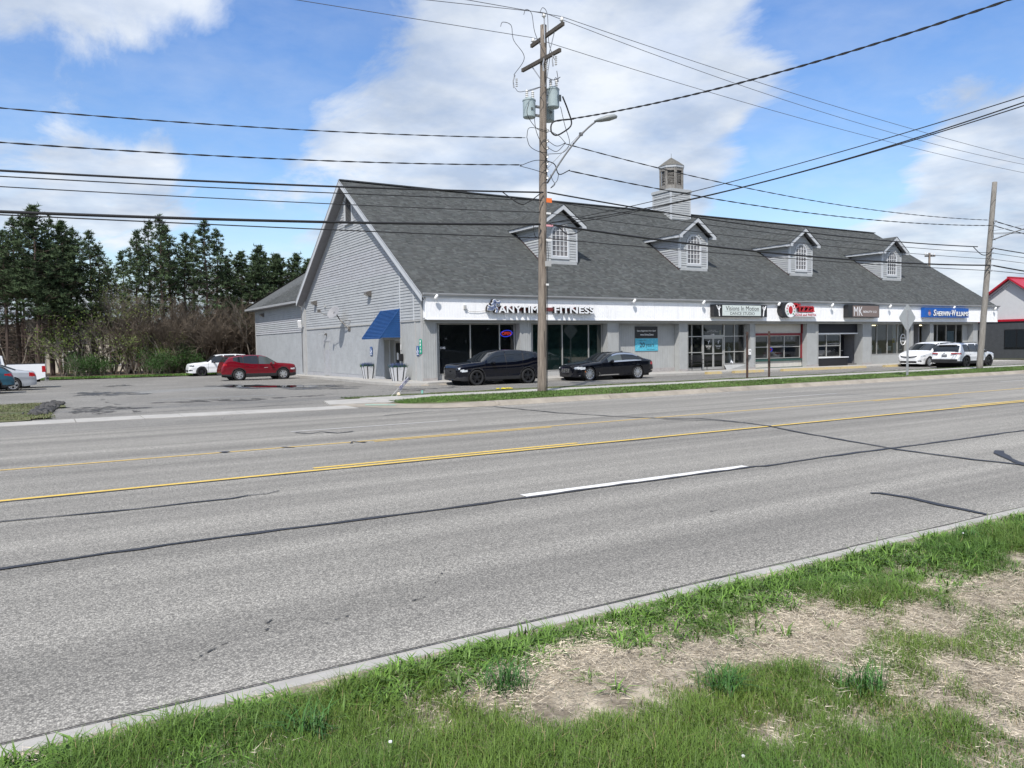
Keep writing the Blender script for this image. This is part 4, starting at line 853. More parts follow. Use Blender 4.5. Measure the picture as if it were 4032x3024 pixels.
# gym sign: running figure + channel letters
s = thing('shop_sign', 'white raised ANYTIME FITNESS letters with a running figure on the white fascia', 'sign', (24, 36.26, 3.8))
b = MB(); b.box(20.95, 27.5, 36.16, 36.255, 3.72, 3.92); obj('raceway', b, m_race, s)
Y0 = 36.02; fig = [[(20.95, 3.95), (20.7, 3.86), (20.55, 3.95)], [(20.75, 4.02), (21.0, 4.16), (21.2, 4.1), (21.28, 4.2)], [(20.98, 4.12), (20.95, 3.9), (21.1, 3.78), (21.02, 3.6)], [(20.92, 3.9), (20.8, 3.75), (20.5, 3.8)]]
for wd, m, yy, th, nm in ((.17, m_schan, Y0 + .03, .2, 'figure_side'), (.15, m_chan, Y0, .03, 'figure_outline'), (.07, m_dblue, Y0 - .02, .03, 'figure')):
    b = MB()
    for P in fig:
        for i in range(len(P) - 1): b.beam((P[i][0], yy + th / 2, P[i][1]), (P[i + 1][0], yy + th / 2, P[i + 1][1]), th, wd, up=(0, 1, 0)) if False else b.prism([(P[i][0] - (P[i + 1][1] - P[i][1]) / max(1e-3, math.hypot(P[i + 1][0] - P[i][0], P[i + 1][1] - P[i][1])) * wd / 2, P[i][1] + (P[i + 1][0] - P[i][0]) / max(1e-3, math.hypot(P[i + 1][0] - P[i][0], P[i + 1][1] - P[i][1])) * wd / 2), (P[i][0] + (P[i + 1][1] - P[i][1]) / max(1e-3, math.hypot(P[i + 1][0] - P[i][0], P[i + 1][1] - P[i][1])) * wd / 2, P[i][1] - (P[i + 1][0] - P[i][0]) / max(1e-3, math.hypot(P[i + 1][0] - P[i][0], P[i + 1][1] - P[i][1])) * wd / 2), (P[i + 1][0] + (P[i + 1][1] - P[i][1]) / max(1e-3, math.hypot(P[i + 1][0] - P[i][0], P[i + 1][1] - P[i][1])) * wd / 2, P[i + 1][1] - (P[i + 1][0] - P[i][0]) / max(1e-3, math.hypot(P[i + 1][0] - P[i][0], P[i + 1][1] - P[i][1])) * wd / 2), (P[i + 1][0] - (P[i + 1][1] - P[i][1]) / max(1e-3, math.hypot(P[i + 1][0] - P[i][0], P[i + 1][1] - P[i][1])) * wd / 2, P[i + 1][1] + (P[i + 1][0] - P[i][0]) / max(1e-3, math.hypot(P[i + 1][0] - P[i][0], P[i + 1][1] - P[i][1])) * wd / 2)], 'y', yy, yy + th)
    b.lathe([(.06 + wd / 3, yy), (.06 + wd / 3, yy + th)], (20.93, 0, 4.2), axis='y', seg=12); obj(nm, b, m, s)
letters('ANYTIME', 21.15, 24.05, 3.6, 3.97, 36.12, s, bold=.022, dep=.10); letters('FITNESS', 24.75, 27.5, 3.6, 3.97, 36.12, s, bold=.022, dep=.10)
def cabinet(label, x0, x1, z0, z1, d=.35, m=m_sblack, faces=None, fm=.06):
    s = thing('shop_sign', label, 'sign', ((x0 + x1) / 2, 36.25, z0)); b = MB(); b.box(x0, x1, 36.25 - d, 36.24, z0, z1); obj('sign_box', b, m, s); return s, 36.25 - d
s, y = cabinet('black framed pale sign box reading Visions In Motion DANCE STUDIO between two dancers', 36.87, 41.75, 3.48, 4.27)
obj('sign_face', MB().box(37.6, 41.15, y - .01, y + .01, 3.55, 4.22), m_spale, s)
text('Visions In Motion', 37.9, 40.95, 3.88, 4.17, y - .012, m_ink, s, ext=.002); text('DANCE STUDIO', 38.3, 40.55, 3.60, 3.79, y - .012, m_ink, s, ext=.002)
obj('sign_rule', MB().box(37.8, 41.0, y - .014, y - .01, 3.83, 3.838), m_ink, s)
for cx, sg in ((37.28, 1), (41.42, -1)):
    b = MB(); yy = y - .02
    for P, r_ in (([(cx, 3.9), (cx + .02 * sg, 3.75), (cx + .05 * sg, 3.52)], .035), ([(cx, 3.88), (cx - .1 * sg, 4.0), (cx - .2 * sg, 4.2)], .03), ([(cx, 3.9), (cx + .03 * sg, 4.05)], .05), ([(cx + .03 * sg, 4.03), (cx + .16 * sg, 4.08)], .02), ([(cx + .03 * sg, 4.03), (cx - .08 * sg, 4.12)], .018)):
        b.tube([(x, yy, z) for x, z in P], r_, 6)
    b.lathe([(.035, yy - .02), (.035, yy + .01)], (cx + .06 * sg, 0, 4.13), axis='y', seg=8); obj('dancer_figure', b, m_chan, s)
# pizza sign: oval + letters + strip
s = thing('shop_sign', 'round white and green badge with red Pizza lettering above a red and white strip', 'sign', (45, 36.25, 3.5))
def oval(b, cx, cz, rx, rz, y0, y1, n_=28, mi=0): b.prism([(cx + rx * math.cos(2 * math.pi * i / n_), cz + rz * math.sin(2 * math.pi * i / n_)) for i in range(n_)], 'y', y0, y1, mi)
b = MB(); oval(b, 43.75, 3.97, .62, .52, 35.85, 36.25); obj('badge_side', b, m_sblack, s)
b = MB(); oval(b, 43.96, 3.97, .50, .50, 35.80, 35.86); obj('badge_face', b, m_chan, s)
b = MB()
for i in range(12):
    if i in (2, 3, 8, 9): continue
    t = 2 * math.pi * (i + .5) / 12; cx, cz = 43.96 + .37 * math.cos(t), 3.97 + .38 * math.sin(t); b.box(cx - .045, cx + .045, 35.79, 35.80, cz - .06, cz + .06, 0 if cz > 3.95 else 1)
obj('badge_letters', b, [m_sred, m_sgreen], s); b = MB(); oval(b, 43.96, 3.97, .21, .27, 35.785, 35.79); obj('badge_centre', b, m_sred, s)
text('Pizza', 44.6, 46.8, 3.86, 4.45, 36.15, mat('sign_red_side', (.16, .006, .012), .5), s, ext=.08, bold=.012, name='letter_side'); text('Pizza', 44.6, 46.8, 3.86, 4.45, 36.06, m_sred, s, ext=.006, bold=.012)
obj('sign_strip', MB().box(44.35, 46.95, 36.0, 36.24, 3.54, 3.78), m_chan, s); text('PIZZAS and PASTA', 44.45, 46.85, 3.58, 3.74, 35.99, m_sred, s, ext=.002, bold=.02)
s, y = cabinet('taupe sign box in a black frame reading MK BEAUTY CO', 50.2, 53.85, 3.5, 4.42, .4); obj('sign_face', MB().box(50.72, 53.78, y - .01, y + .01, 3.56, 4.36), m_taupe, s)
text('MK', 50.85, 51.85, 3.62, 4.28, y - .012, m_chan, s, ext=.002, bold=-.01); text('BEAUTY CO', 51.95, 53.5, 3.85, 4.0, y - .012, m_chan, s, ext=.002)
s, y = cabinet('blue sign box reading Sherwin-Williams in white with a small colour emblem', 59.8, 66.05, 3.57, 4.32, .3, m_sblue)
letters('S', 60.95, 61.32, 3.68, 4.18, y, s, dep=.03, bold=.02, shear=.18); letters('HERWIN', 61.36, 63.3, 3.68, 4.05, y, s, dep=.03, bold=.02, shear=.18); letters('-', 63.34, 63.5, 3.85, 3.90, y, s, dep=.03, bold=.02); letters('W', 63.52, 64.1, 3.68, 4.18, y, s, dep=.03, bold=.02, shear=.18); letters('ILLIAMS', 64.14, 65.95, 3.68, 4.05, y, s, dep=.03, bold=.02, shear=.18)
b = MB(); oval(b, 60.45, 3.85, .2, .17, y - .02, y); b.box(60.32, 60.55, y - .03, y, 4.0, 4.14, 1); oval(b, 60.45, 3.9, .12, .12, y - .03, y - .02, 12, 2); obj('emblem', b, [mat('emblem_grey', (.25, .27, .33), .6), mat('emblem_dark', (.10, .09, .12), .6), mat('emblem_pink', (.55, .18, .25), .6)], s)
# posters, plates
s = thing('banner', 'black banner reading Dance Registration Now Open above a bright blue 20 years poster', 'banner', (32.2, 37.03, 1.4))
s['label'] = 'black vinyl banner reading Dance Registration Now Open on the ribbed wall'
obj('banner_sheet', MB().box(31.35, 33.15, 37.01, 37.03, 2.19, 2.89), m_sblack, s); text('Dance Registration Now Open!', 31.5, 33.0, 2.56, 2.68, 37.005, m_chan, s, ext=.001, bold=.01); text('www.Visions.Dance', 31.75, 32.8, 2.34, 2.46, 37.005, m_chan, s, ext=.001, bold=.01)
s = thing('poster', 'bright blue poster reading 20 years below the black banner', 'poster', (32.2, 37.03, 1.4)); obj('poster_sheet', MB().box(31.35, 33.17, 37.01, 37.03, 1.4, 2.16), m_pblue, s)
text('20', 31.7, 32.1, 1.62, 1.92, 37.005, m_ink, s, ext=.001, bold=.015); text('years', 32.18, 32.85, 1.58, 1.82, 37.005, m_ink, s, ext=.001); text('celebrating', 31.65, 32.2, 2.0, 2.06, 37.005, m_ink, s, ext=.001); text('of dance excellence', 32.25, 32.9, 1.47, 1.51, 37.005, m_ink, s, ext=.001)
b = MB()
for i in range(40): x, z = R.uniform(31.4, 33.1), R.uniform(1.45, 2.1); b.box(x, x + .04, 37.006, 37.009, z, z + .04)
obj('poster_dots', b, mat('poster_dot', (.25, .62, .72), .6), s)
m_wcblue = mat('access_blue', (.02, .09, .28), .5)
def wheelchair(lab, y0, z0, w_=.36, h_=.5, x=16.945):
    s = thing('access_sign', lab, 'sign', (x, y0, z0)); b = MB().box(x - .006, x + .004, y0 - w_ / 2, y0 + w_ / 2, z0, z0 + h_); obj('sign_plate', b, m_wcblue, s)
    b = MB(); P = lambda u, v: (x - .012, y0 - u * w_, z0 + v * h_)
    b.tube([P(-.02, .80), P(0, .55), P(.2, .53), P(.28, .36)], .014, 5); pr_ = [P(.02 + .26 * math.cos(t), .42 + .2 * math.sin(t)) for t in [rad(a) for a in range(150, 380, 23)]]; b.tube(pr_, .013, 5)
    b.lathe([(.022, x - .02), (.022, x - .01)], (0, y0, z0 + .88 * h_), axis='x', seg=8); b.box(x - .009, x - .006, y0 - w_ * .4, y0 + w_ * .4, z0 + .04, z0 + .11 * h_ + .02); obj('wheelchair_symbol', b, m_white, s)
wheelchair('small blue wheelchair sign on the grey wall left of the awning', 43.6, 1.4); wheelchair('blue wheelchair sign on the corner board beside the green number plate', 37.1, 1.42, .3, .48)
s = thing('number_plate', 'upright green rounded plate with white number 1145 at the building corner', 'sign', (16.93, 36.72, 1.5)); b = MB(); b.prism([(36.60, 1.5), (36.84, 1.5), (36.87, 1.55), (36.87, 2.2), (36.84, 2.25), (36.60, 2.25), (36.57, 2.2), (36.57, 1.55)], 'x', 16.925, 16.94); obj('sign_plate', b, mat('plate_green', (.0, .33, .20), .5), s)
for i, c in enumerate('1145'): text(c, 36.78, 36.66, 2.08 - i * .17, 2.2 - i * .17, 16.92, m_white, s, ext=.002, face='side', bold=.03)
s = thing('window_number', 'white 1145 number stuck on the dark gym window', 'sign', (18.4, 37.04, 1.7)); obj('backing', MB().box(18.2, 18.5, 37.030, 37.036, 1.72, 1.86), m_ink, s); text('1145', 18.21, 18.49, 1.73, 1.85, 37.028, m_white, s, ext=.001, bold=.03)
s = thing('window_number', 'white 1149 number on the glass above the dance studio doors', 'sign', (37.9, 37.04, 2.3)); text('1149', 37.75, 38.05, 2.31, 2.42, 37.03, m_white, s, ext=.001, bold=.03)
text('"Let them praise', 37.55, 38.2, 2.62, 2.68, 37.03, m_white, s, ext=.001, name='quote'); text('His name with dancing..."', 37.4, 38.5, 2.52, 2.58, 37.03, m_white, s, ext=.001, name='quote')
for cx in (37.55, 38.42):
    s = thing('door_decal', 'white dancer decal on the ' + ('left' if cx < 38 else 'right') + ' dance studio door', 'decal', (cx, 37.05, 1.3)); b = MB(); b.tube([(cx, 37.06, 1.75), (cx + .02, 37.06, 1.88), (cx + .1, 37.06, 1.98)], .018, 5); b.tube([(cx - .05, 37.06, 1.93), (cx + .02, 37.06, 1.88)], .014, 5); obj('dancer_figure', b, m_chan, s)
    text('Visions In Motion', cx - .27, cx + .27, 1.62, 1.68, 37.06, m_white, s, ext=.001); text('DANCE STUDIO', cx - .2, cx + .2, 1.54, 1.6, 37.06, m_white, s, ext=.001, bold=.02); text('1149', cx - .12, cx + .12, 1.42, 1.46, 37.06, m_white, s, ext=.001)
# neon
s = thing('neon_sign', 'oval blue neon sign with red OPEN letters in the gym window', 'neon sign', (22.3, 37.1, 2.4)); m_nb = mat('neon_blue', (.02, .02, .4), .4, emit=(.04, .07, 1), estr=1.1); m_nr = mat('neon_red', (.4, .02, .02), .4, emit=(1, .08, .06), estr=.7)
b = MB(); b.tube([(22.29 + .37 * math.cos(t), 37.12, 2.52 + .17 * math.sin(t) + .03 * math.cos(t)) for t in [2 * math.pi * i / 24 for i in range(25)]], .014, 6, cap=False); obj('neon_ring', b, m_nb, s); text('OPEN', 22.0, 22.58, 2.43, 2.61, 37.11, m_nr, s, ext=.004, bold=.0)
s = thing('neon_sign', 'small red and blue oval open sign in the pizza shop window', 'neon sign', (43.5, 37.1, 1.3)); b = MB(); b.tube([(43.5 + .2 * math.cos(t), 37.12, 1.3 + .13 * math.sin(t)) for t in [2 * math.pi * i / 16 for i in range(17)]], .015, 5, cap=False); obj('neon_ring', b, m_nb, s); b = MB(); b.box(43.38, 43.62, 37.11, 37.12, 1.26, 1.34); obj('neon_letters', b, mat('neon_dim', (.35, .03, .03), .4, emit=(1, .08, .06), estr=.35), s)
# window papers and posters in the paint shop
for lab, x0, x1, z0, z1, m in (('white sheet taped low in the paint shop window near its second mullion', 54.75, 55.0, 1.1, 1.45, m_white), ('second white sheet just right of the mullion in the paint shop window', 55.5, 55.7, 1.1, 1.45, m_white), ('white notice in the middle pane of the paint shop window', 56.8, 57.3, 1.0, 1.35, m_white),
                              ('tall pale display poster in the window under the blue sign', 65.0, 66.0, 1.2, 2.5, mat('pale_poster', (.55, .62, .68), .6)), ('small yellow notice hanging inside the paint shop', 57.4, 57.75, 1.6, 1.95, mat('yellow_card', (.6, .42, .05), .6)),
                              ('white card taped at the lower left of the dance studio side window', 39.0, 39.15, .45, .58, m_white), ('beige paper at the top of the glass above the dance doors', 38.6, 38.75, 2.35, 2.65, mat('beige_paper', (.5, .42, .28), .8))):
    tag(obj('paper_notice', MB().box(x0, x1, 37.11, 37.115, z0, z1), m), lab, 'notice')
for i, x in enumerate((44.0, 44.5, 45.2, 45.6)): tag(obj('paper_notice', MB().box(x, x + .17, 37.11, 37.115, 1.98, 2.17), mat('tan_paper', (.45, .36, .28), .8) if i < 3 else m_white), ['leftmost of four small papers', 'second from the left of four small papers', 'third from the left of four small papers', 'rightmost of four small papers'][i] + ' along the top of the pizza shop window', 'notice')
s = thing('window_badge', 'round white ring badge on the paint shop glass behind the diamond sign post', 'decal', (58.75, 37.0, 1.9)); b = MB(); b.tube([(58.7 + .33 * math.cos(t), 37.03, 1.85 + .42 * math.sin(t)) for t in [2 * math.pi * i / 24 for i in range(25)]], .04, 5, cap=False); obj('ring', b, m_white, s); text('PAINT', 58.5, 58.95, 1.92, 2.05, 37.02, m_white, s, ext=.002, bold=.03); text('DEALS', 58.5, 58.95, 1.68, 1.81, 37.02, m_white, s, ext=.002, bold=.03)
# mannequin with white dress
s = thing('dress_form', 'white tutu dress on a stand in the dance studio window', 'dress form', (39.9, 37.6, .12)); b = MB(); b.lathe([(.02, .12), (.02, .6)], (39.7, 37.35, 0), seg=6); b.lathe([(.16, .12), (.16, .14)], (39.7, 37.35, 0), seg=10); obj('stand', b, m_fr, s)
b = MB(); n_ = 22; pr = [(.30, .48), (.26, .62), (.20, .8), (.12, 1.0), (.085, 1.12), (.13, 1.28), (.14, 1.42), (.09, 1.5), (.035, 1.56), (.035, 1.62), (.05, 1.7), (.03, 1.78)]
V = []; 
for j, (r_, z) in enumerate(pr):
    for k in range(n_): rr = r_ * (1 + (.18 * math.sin(k * 3.3) if j < 4 else 0)); V.append((39.7 + rr * math.cos(2 * math.pi * k / n_), 37.35 + rr * math.sin(2 * math.pi * k / n_), z + (.05 * math.sin(k * 2.1) if j == 0 else 0)))
b.add(V, [(j * n_ + k, j * n_ + (k + 1) % n_, (j + 1) * n_ + (k + 1) % n_, (j + 1) * n_ + k) for j in range(len(pr) - 1) for k in range(n_)]); obj('dress', b, mat('white_tulle', (.78, .80, .84), .8, var=.08, vscale=12), s, smooth=True)
# bench by the dance studio
s = thing('bench', 'black metal slatted bench beside the dance studio doors', 'bench', (36.2, 36.7, .1)); b = MB()
for i in range(7): b.box(35.45, 36.75, 36.82, 36.84, .62 + i * .065, .655 + i * .065)
obj('backrest', b, m_black, s); b = MB()
for i in range(6): b.box(35.45, 36.75, 36.4 + i * .07, 36.445 + i * .07, .52, .54)
obj('seat', b, m_black, s)
for x in (35.45, 36.75):
    b = MB(); b.tube([(x, 36.4, .12), (x, 36.42, .75), (x, 36.85, .75)], .022, 6); b.tube([(x, 36.9, .12), (x, 36.82, .55), (x, 36.84, 1.1)], .022, 6); obj('leg', b, m_black, s)
s = thing('wall_phone', 'white box with a dark handset on the wall right of the dance window', 'phone box', (41.0, 36.95, 1.0)); obj('case', MB().box(40.62, 40.86, 36.45, 36.58, 1.0, 1.38), m_white, s); b = MB(); oval(b, 40.74, 1.24, .05, .05, 36.44, 36.45, 10); obj('handset', b, m_black, s)
# gym equipment silhouettes
m_eq = mat('gym_grey', (.22, .23, .24), .5); m_eqd = mat('gym_dark', (.04, .04, .045), .5)
def treadmill(x, y, label):
    s = thing('treadmill', label, 'treadmill', (x, y, .12), 'treadmills behind the tinted gym window'); b = MB(); b.box(x - .4, x + .4, y, y + 1.9, .14, .3); obj('deck', b, m_eqd, s)
    b = MB(); b.beam((x - .38, y + .5, .3), (x - .36, y + .15, 1.25), .09, .16); b.beam((x + .38, y + .5, .3), (x + .36, y + .15, 1.25), .09, .16); obj('upright', b, m_eq, s)
    b = MB(); b.beam((x - .42, y + .15, 1.3), (x + .42, y + .15, 1.3), .3, .12); obj('console', b, m_eqd, s); b = MB(); b.beam((x - .4, y + .15, 1.15), (x - .4, y + .8, 1.0), .05, .05); b.beam((x + .4, y + .15, 1.15), (x + .4, y + .8, 1.0), .05, .05); obj('handrail', b, m_eq, s)
for i, x in enumerate((24.6, 25.8, 27.0, 28.2)): treadmill(x, 37.5, ['first', 'second', 'third', 'fourth'][i] + ' treadmill from the utility pole behind the tinted gym window')
tag(obj('counter', MB().box(19.2, 21.2, 42, 42.6, .12, 1.15), mat('counter', (.10, .09, .12), .6)), 'dark reception counter deep inside the gym', 'counter'); tag(obj('shelf_unit', MB().box(19.6, 20.8, 43.5, 43.9, .12, 1.8), mat('shelf', (.20, .14, .10), .6)), 'brown shelf unit behind the gym counter', 'shelf')
def table(x, y, label):
    s = thing('cafe_table', label, 'table', (x, y, .12), 'tables in the pizza shop'); obj('tabletop', MB().box(x - .4, x + .4, y - .35, y + .35, .82, .86), mat('wood_top', (.16, .10, .06), .5), s); obj('pedestal', MB().box(x - .04, x + .04, y - .04, y + .04, .12, .82), m_black, s)
for i, x in enumerate((42.3, 44.3, 46.0)): table(x, 38.0, ['leftmost', 'middle', 'rightmost'][i] + ' small wooden table inside the pizza shop window')
for i in range(7):
    x = 55.2 + i * .55; tag(obj('paint_display', MB().box(x, x + .45, 39.0 + (i % 3) * .5, 39.5 + (i % 3) * .5, .1, R.uniform(.9, 1.7)), mat('display%d' % (i % 3), [(.2, .22, .26), (.3, .12, .1), (.12, .2, .3)][i % 3], .6)), 'shelf of paint stock inside the paint shop behind the glass', 'display', 'paint shelves in the paint shop')
# awning over the side entrance
m_aw = mat('blue_metal_awning', (.010, .065, .21), .45, var=.12, vscale=3, dirt=((.05, .11, .22), 3, .4, (1, 1, 1))); s = thing('awning', 'blue ribbed metal awning over the side entrance', 'awning', (17, 40.6, 2.3))
yA, yB, zT, zB, oX = 39.32, 41.96, 3.92, 2.38, 15.8; ns = 20
for i in range(ns):
    t0, t1 = i / ns, (i + 1) / ns; f = lambda t: (BX - .05 + (oX - BX + .05) * t, zT + (zB - zT) * t)
    (xa, za), (xb, zb) = f(t0), f(t1); b = MB(); b.add([(xa, yB, za), (xa, yA, za), (xb - .03, yA, zb + .02), (xb - .03, yB, zb + .02), (xb, yB, zb), (xb, yA, zb)], [(0, 1, 2, 3), (3, 2, 5, 4)]); obj('slat', b, m_aw, s)
for y in (yA, yB):
    for i in range(15):
        z0 = zB + (zT - zB) * i / 15; z1 = zB + (zT - zB) * (i + 1) / 15; xo = lambda z: BX - .05 + (oX - BX + .05) * (zT - z) / (zT - zB)
        d = .02 if y == yA else -.02
        b = MB(); b.add([(BX - .05, y - d, z0), (xo(z0), y - d, z0), (xo(z1), y, z1), (BX - .05, y, z1), (BX - .05, y, z0), (xo(z0), y, z0)], [(3, 2, 1, 0), (4, 5, 1, 0)]); obj('side_slat', b, m_aw, s)
b = MB(); b.beam((BX - .05, yA, zT), (oX, yA, zB), .05, .05); b.beam((BX - .05, yB, zT), (oX, yB, zB), .05, .05); b.beam((oX, yA, zB - .02), (oX, yB, zB - .02), .05, .09); obj('frame', b, m_aw, s)
# planters
m_pl = mat('white_planter', (.60, .61, .63), .6, var=.1, vscale=5, dirt=((.3, .29, .28), 5, .5, (1, 1, 1)))
for i, (x, y) in enumerate(((16.75, 43.6), (16.3, 38.2))):
    zb = zw(16, y); s = thing('planter', ['white planter with dark straps and blue-tipped greenery left of the side entrance', 'square white planter with dark straps and blue-tipped greenery nearest the building corner'][i], 'planter', (x, y, zb), 'planters beside the side entrance'); h_ = .72; a, c = .25, .36
    V = [(x + sx * r_, y + sy * r_, z) for r_, z in ((a, zb), (c, zb + h_)) for sx, sy in ((-1, -1), (1, -1), (1, 1), (-1, 1))]; V += [(x + sx * (c - .05), y + sy * (c - .05), z) for z in (zb + h_, zb + h_ - .08) for sx, sy in ((-1, -1), (1, -1), (1, 1), (-1, 1))]
    obj('pot', MB().add(V, [(0, 1, 5, 4), (1, 2, 6, 5), (2, 3, 7, 6), (3, 0, 4, 7), (4, 5, 9, 8), (5, 6, 10, 9), (6, 7, 11, 10), (7, 4, 8, 11), (8, 9, 13, 12), (9, 10, 14, 13), (10, 11, 15, 14), (11, 8, 12, 15), (12, 13, 14, 15)]), m_pl, s)
    b = MB()
    for sx in (-1, 1): b.beam((x - a - .005, y + sx * a * .55 - .0, zb), (x - c - .005, y + sx * c * .55, zb + h_), .05, .02, up=(1, 0, 0)); b.beam((x + sx * a * .55, y - a - .005, zb), (x + sx * c * .55, y - c - .005, zb + h_), .05, .02, up=(0, 1, 0))
    obj('strap', b, m_black, s)
    V, F, T = [], [], []
    for k in range(700):
        px, py = x + R.uniform(-c, c), y + R.uniform(-c, c); l = R.uniform(.12, .3) * (1.1 - .6 * (abs(px - x) + abs(py - y))); d = (R.uniform(-.5, .5) + (px - x), R.uniform(-.5, .5) + (py - y)); w_ = .014
        q = len(V); V += [(px - w_, py, zb + h_ - .05), (px + w_, py + w_, zb + h_ - .05), (px + d[0] * l, py + d[1] * l, zb + h_ - .02 + l)]; F.append((q, q + 1, q + 2)); T.append((.12, .16, .33) if l > .2 else (.05, .14, .035))
    np_obj('foliage', np.array(V), np.array(F), mat('planter_leaf', (1, 1, 1), .8, tint='tint'), s, kind='stuff', tint=np.array(T))
# wall lights on the gable
m_bronze = mat('bronze_fitting', (.12, .11, .10), .5); m_lens = mat('lamp_lens', (.45, .44, .38), .2)
for i, (x, y, z) in enumerate(((BX, 43.6, 5.0), (BX, 53.84, 5.0), (WX, 68.5, 4.75))):
    s = thing('wall_light', ['grey box floodlight high on the gable above the awning', 'grey box floodlight on the gable near its rear corner', 'dark box floodlight on the lower rear wing'][i], 'wall light', (x, y, z), 'box floodlights on the side walls')
    b = MB(); b.prism([(x - .05, z + .16), (x - .32, z + .10), (x - .36, z - .02), (x - .22, z - .14), (x - .05, z - .16)], 'y', y - .2, y + .2); obj('housing', b, m_bronze, s); b = MB(); b.prism([(x - .362, z - .03), (x - .225, z - .145), (x - .23, z - .15), (x - .37, z - .035)], 'y', y - .16, y + .16); obj('lens', b, m_lens, s)
s = thing('wall_light', 'slim lamp above the narrow side door', 'wall light', (BX, 51.8, 2.8)); b = MB(); b.box(BX - .16, BX - .03, 51.72, 51.85, 2.72, 2.86); obj('base', b, m_bronze, s); b = MB(); b.beam((BX - .12, 51.78, 2.82), (BX - .55, 51.9, 2.80), .14, .05); obj('head', b, m_gut, s)
s = thing('junction_box', 'small grey box on the gable siding below the left floodlight', 'junction box', (BX, 51.84, 4.6)); obj('case', MB().box(BX - .12, BX - .03, 51.76, 51.92, 4.6, 4.76), m_trim, s)
s = thing('security_camera', 'white tilted camera box at the rear corner of the gable wall', 'camera', (BX, 56.7, 3.6)); b = MB(); b.beam((BX - .1, 56.5, 3.42), (BX - .35, 56.7, 3.55), .05, .05); obj('bracket', b, m_gut, s); b = MB(); b.beam((BX - .32, 56.75, 3.38), (BX - .42, 56.6, 3.86), .26, .16); obj('housing', b, m_white, s)
s = thing('letterbox', 'dark letterbox on the wall beside the side entrance', 'letterbox', (BX, 39.12, 1.1)); obj('box', MB().box(BX - .2, BX - .05, 39.0, 39.24, 1.1, 1.5), m_black, s); obj('card', MB().box(BX - .06, BX - .05, 39.2, 39.3, 1.7, 2.0), m_white, s)
# satellite dish
s = thing('satellite_dish', 'grey satellite dish on an arm bolted to the gable wall', 'satellite dish', (BX, 47.3, 3.0)); b = MB(); b.tube([(BX - .03, 47.3, 3.02), (BX - .45, 47.75, 3.6), (BX - .6, 47.95, 3.95)], .035, 6); b.tube([(BX - .03, 47.0, 3.5), (BX - .5, 47.8, 3.7)], .015, 5); b.box(BX - .05, BX - .02, 47.1, 47.5, 2.9, 3.3); obj('mast', b, m_bronze, s)
D0 = Vector((BX - .75, 48.0, 4.05)); ax_ = Vector((-.62, -.35, .45)).normalized(); e1 = ax_.orthogonal().normalized(); e2 = ax_.cross(e1); b = MB(); n_ = 20; V = []
for r_, t in ((.04, 0), (.22, .02), (.36, .06), (.44, .10), (.45, .095), (.34, .045), (.2, .0), (.04, -.02)):
    for k in range(n_): a = 2 * math.pi * k / n_; V.append(tuple(D0 + e1 * r_ * math.cos(a) + e2 * r_ * math.sin(a) + ax_ * t))
b.add(V, [(j * n_ + k, j * n_ + (k + 1) % n_, (j + 1) * n_ + (k + 1) % n_, (j + 1) * n_ + k) for j in range(7) for k in range(n_)] + [tuple(range(n_))]); obj('reflector', b, mat('dish_grey', (.25, .25, .26), .6), s, smooth=True)
b = MB(); b.tube([tuple(D0 - e2 * .3), (BX - 1.1, 48.9, 4.0), (BX - 1.3, 49.2, 4.2)], .02, 5); b.box(BX - 1.4, BX - 1.25, 49.1, 49.3, 4.12, 4.32); obj('feed_arm', b, m_bronze, s)
# spot lights under the gutter
for i, x in enumerate((17.56, 30.5, 36.13, 43.1, 48.7, 55.5, 64.08, 70.35)):
    s = thing('spot_light', 'small white spotlight under the gutter ' + ['at the corner above the gym', 'between the gym sign and the dance sign', 'just left of the dance studio sign', 'just left of the pizza sign', 'between the pizza sign and the taupe sign', 'between the taupe sign and the diamond road sign', 'above the blue sign', 'at the far end of the fascia'][i], 'spotlight', (x, 36.2, 4.4), 'spotlights along the fascia')
    b = MB(); b.tube([(x, 36.22, 4.45), (x, 36.05, 4.42)], .02, 5); obj('arm', b, m_white, s); b = MB(); b.tube([(x + .03, 35.98, 4.49), (x, 36.0, 4.42), (x - .06, 36.05, 4.28), (x - .07, 36.06, 4.25)], [.04, .075, .095, .06], 10); obj('head', b, m_white, s, smooth=True)
s = thing('transformer_box', 'small grey bell box with a dangling wire left of the gym letters', 'bell box', (19.25, 36.2, 3.8)); b = MB().box(19.2, 19.32, 36.14, 36.25, 3.78, 3.98); obj('case', b, m_trim, s); b = MB(); b.tube([(19.26, 36.2, 3.8), (19.5, 36.2, 3.68), (20.0, 36.2, 3.66), (20.5, 36.2, 3.72)], .012, 5); obj('wire', b, m_trim, s)
# yellow wheel stops
m_stop = mat('worn_yellow_concrete', (.52, .38, .13), .85, col2=(.42, .36, .25), vscale=4, dirt=((.3, .26, .2), 6, .6, (1, 1, 1)))
STOPS = [(34.3, 35.5), (36.7, 39.3), (41.1, 43.9), (43.95, 46.8), (46.85, 49.7), (51.9, 54.5)]
for i, (a, c) in enumerate(STOPS):
    y = 34.0 - .1 * (i == 0); z = hgt(a, y) + .0; b = MB(); b.prism([(y, z), (y + .28, z), (y + .26, z + .15), (y + .04, z + .15)], 'x', a, c)
    tag(obj('wheel_stop', b, m_stop), 'worn yellow concrete wheel stop ' + ['before the dance studio doors', 'before the gap between dance studio and pizza shop', 'below the green-trimmed pizza window', 'at the pier between pizza and beauty shops', 'before the dark beauty shop doorway', 'beside the white minivan'][i], 'wheel stop', 'yellow wheel stops in front of the shops')
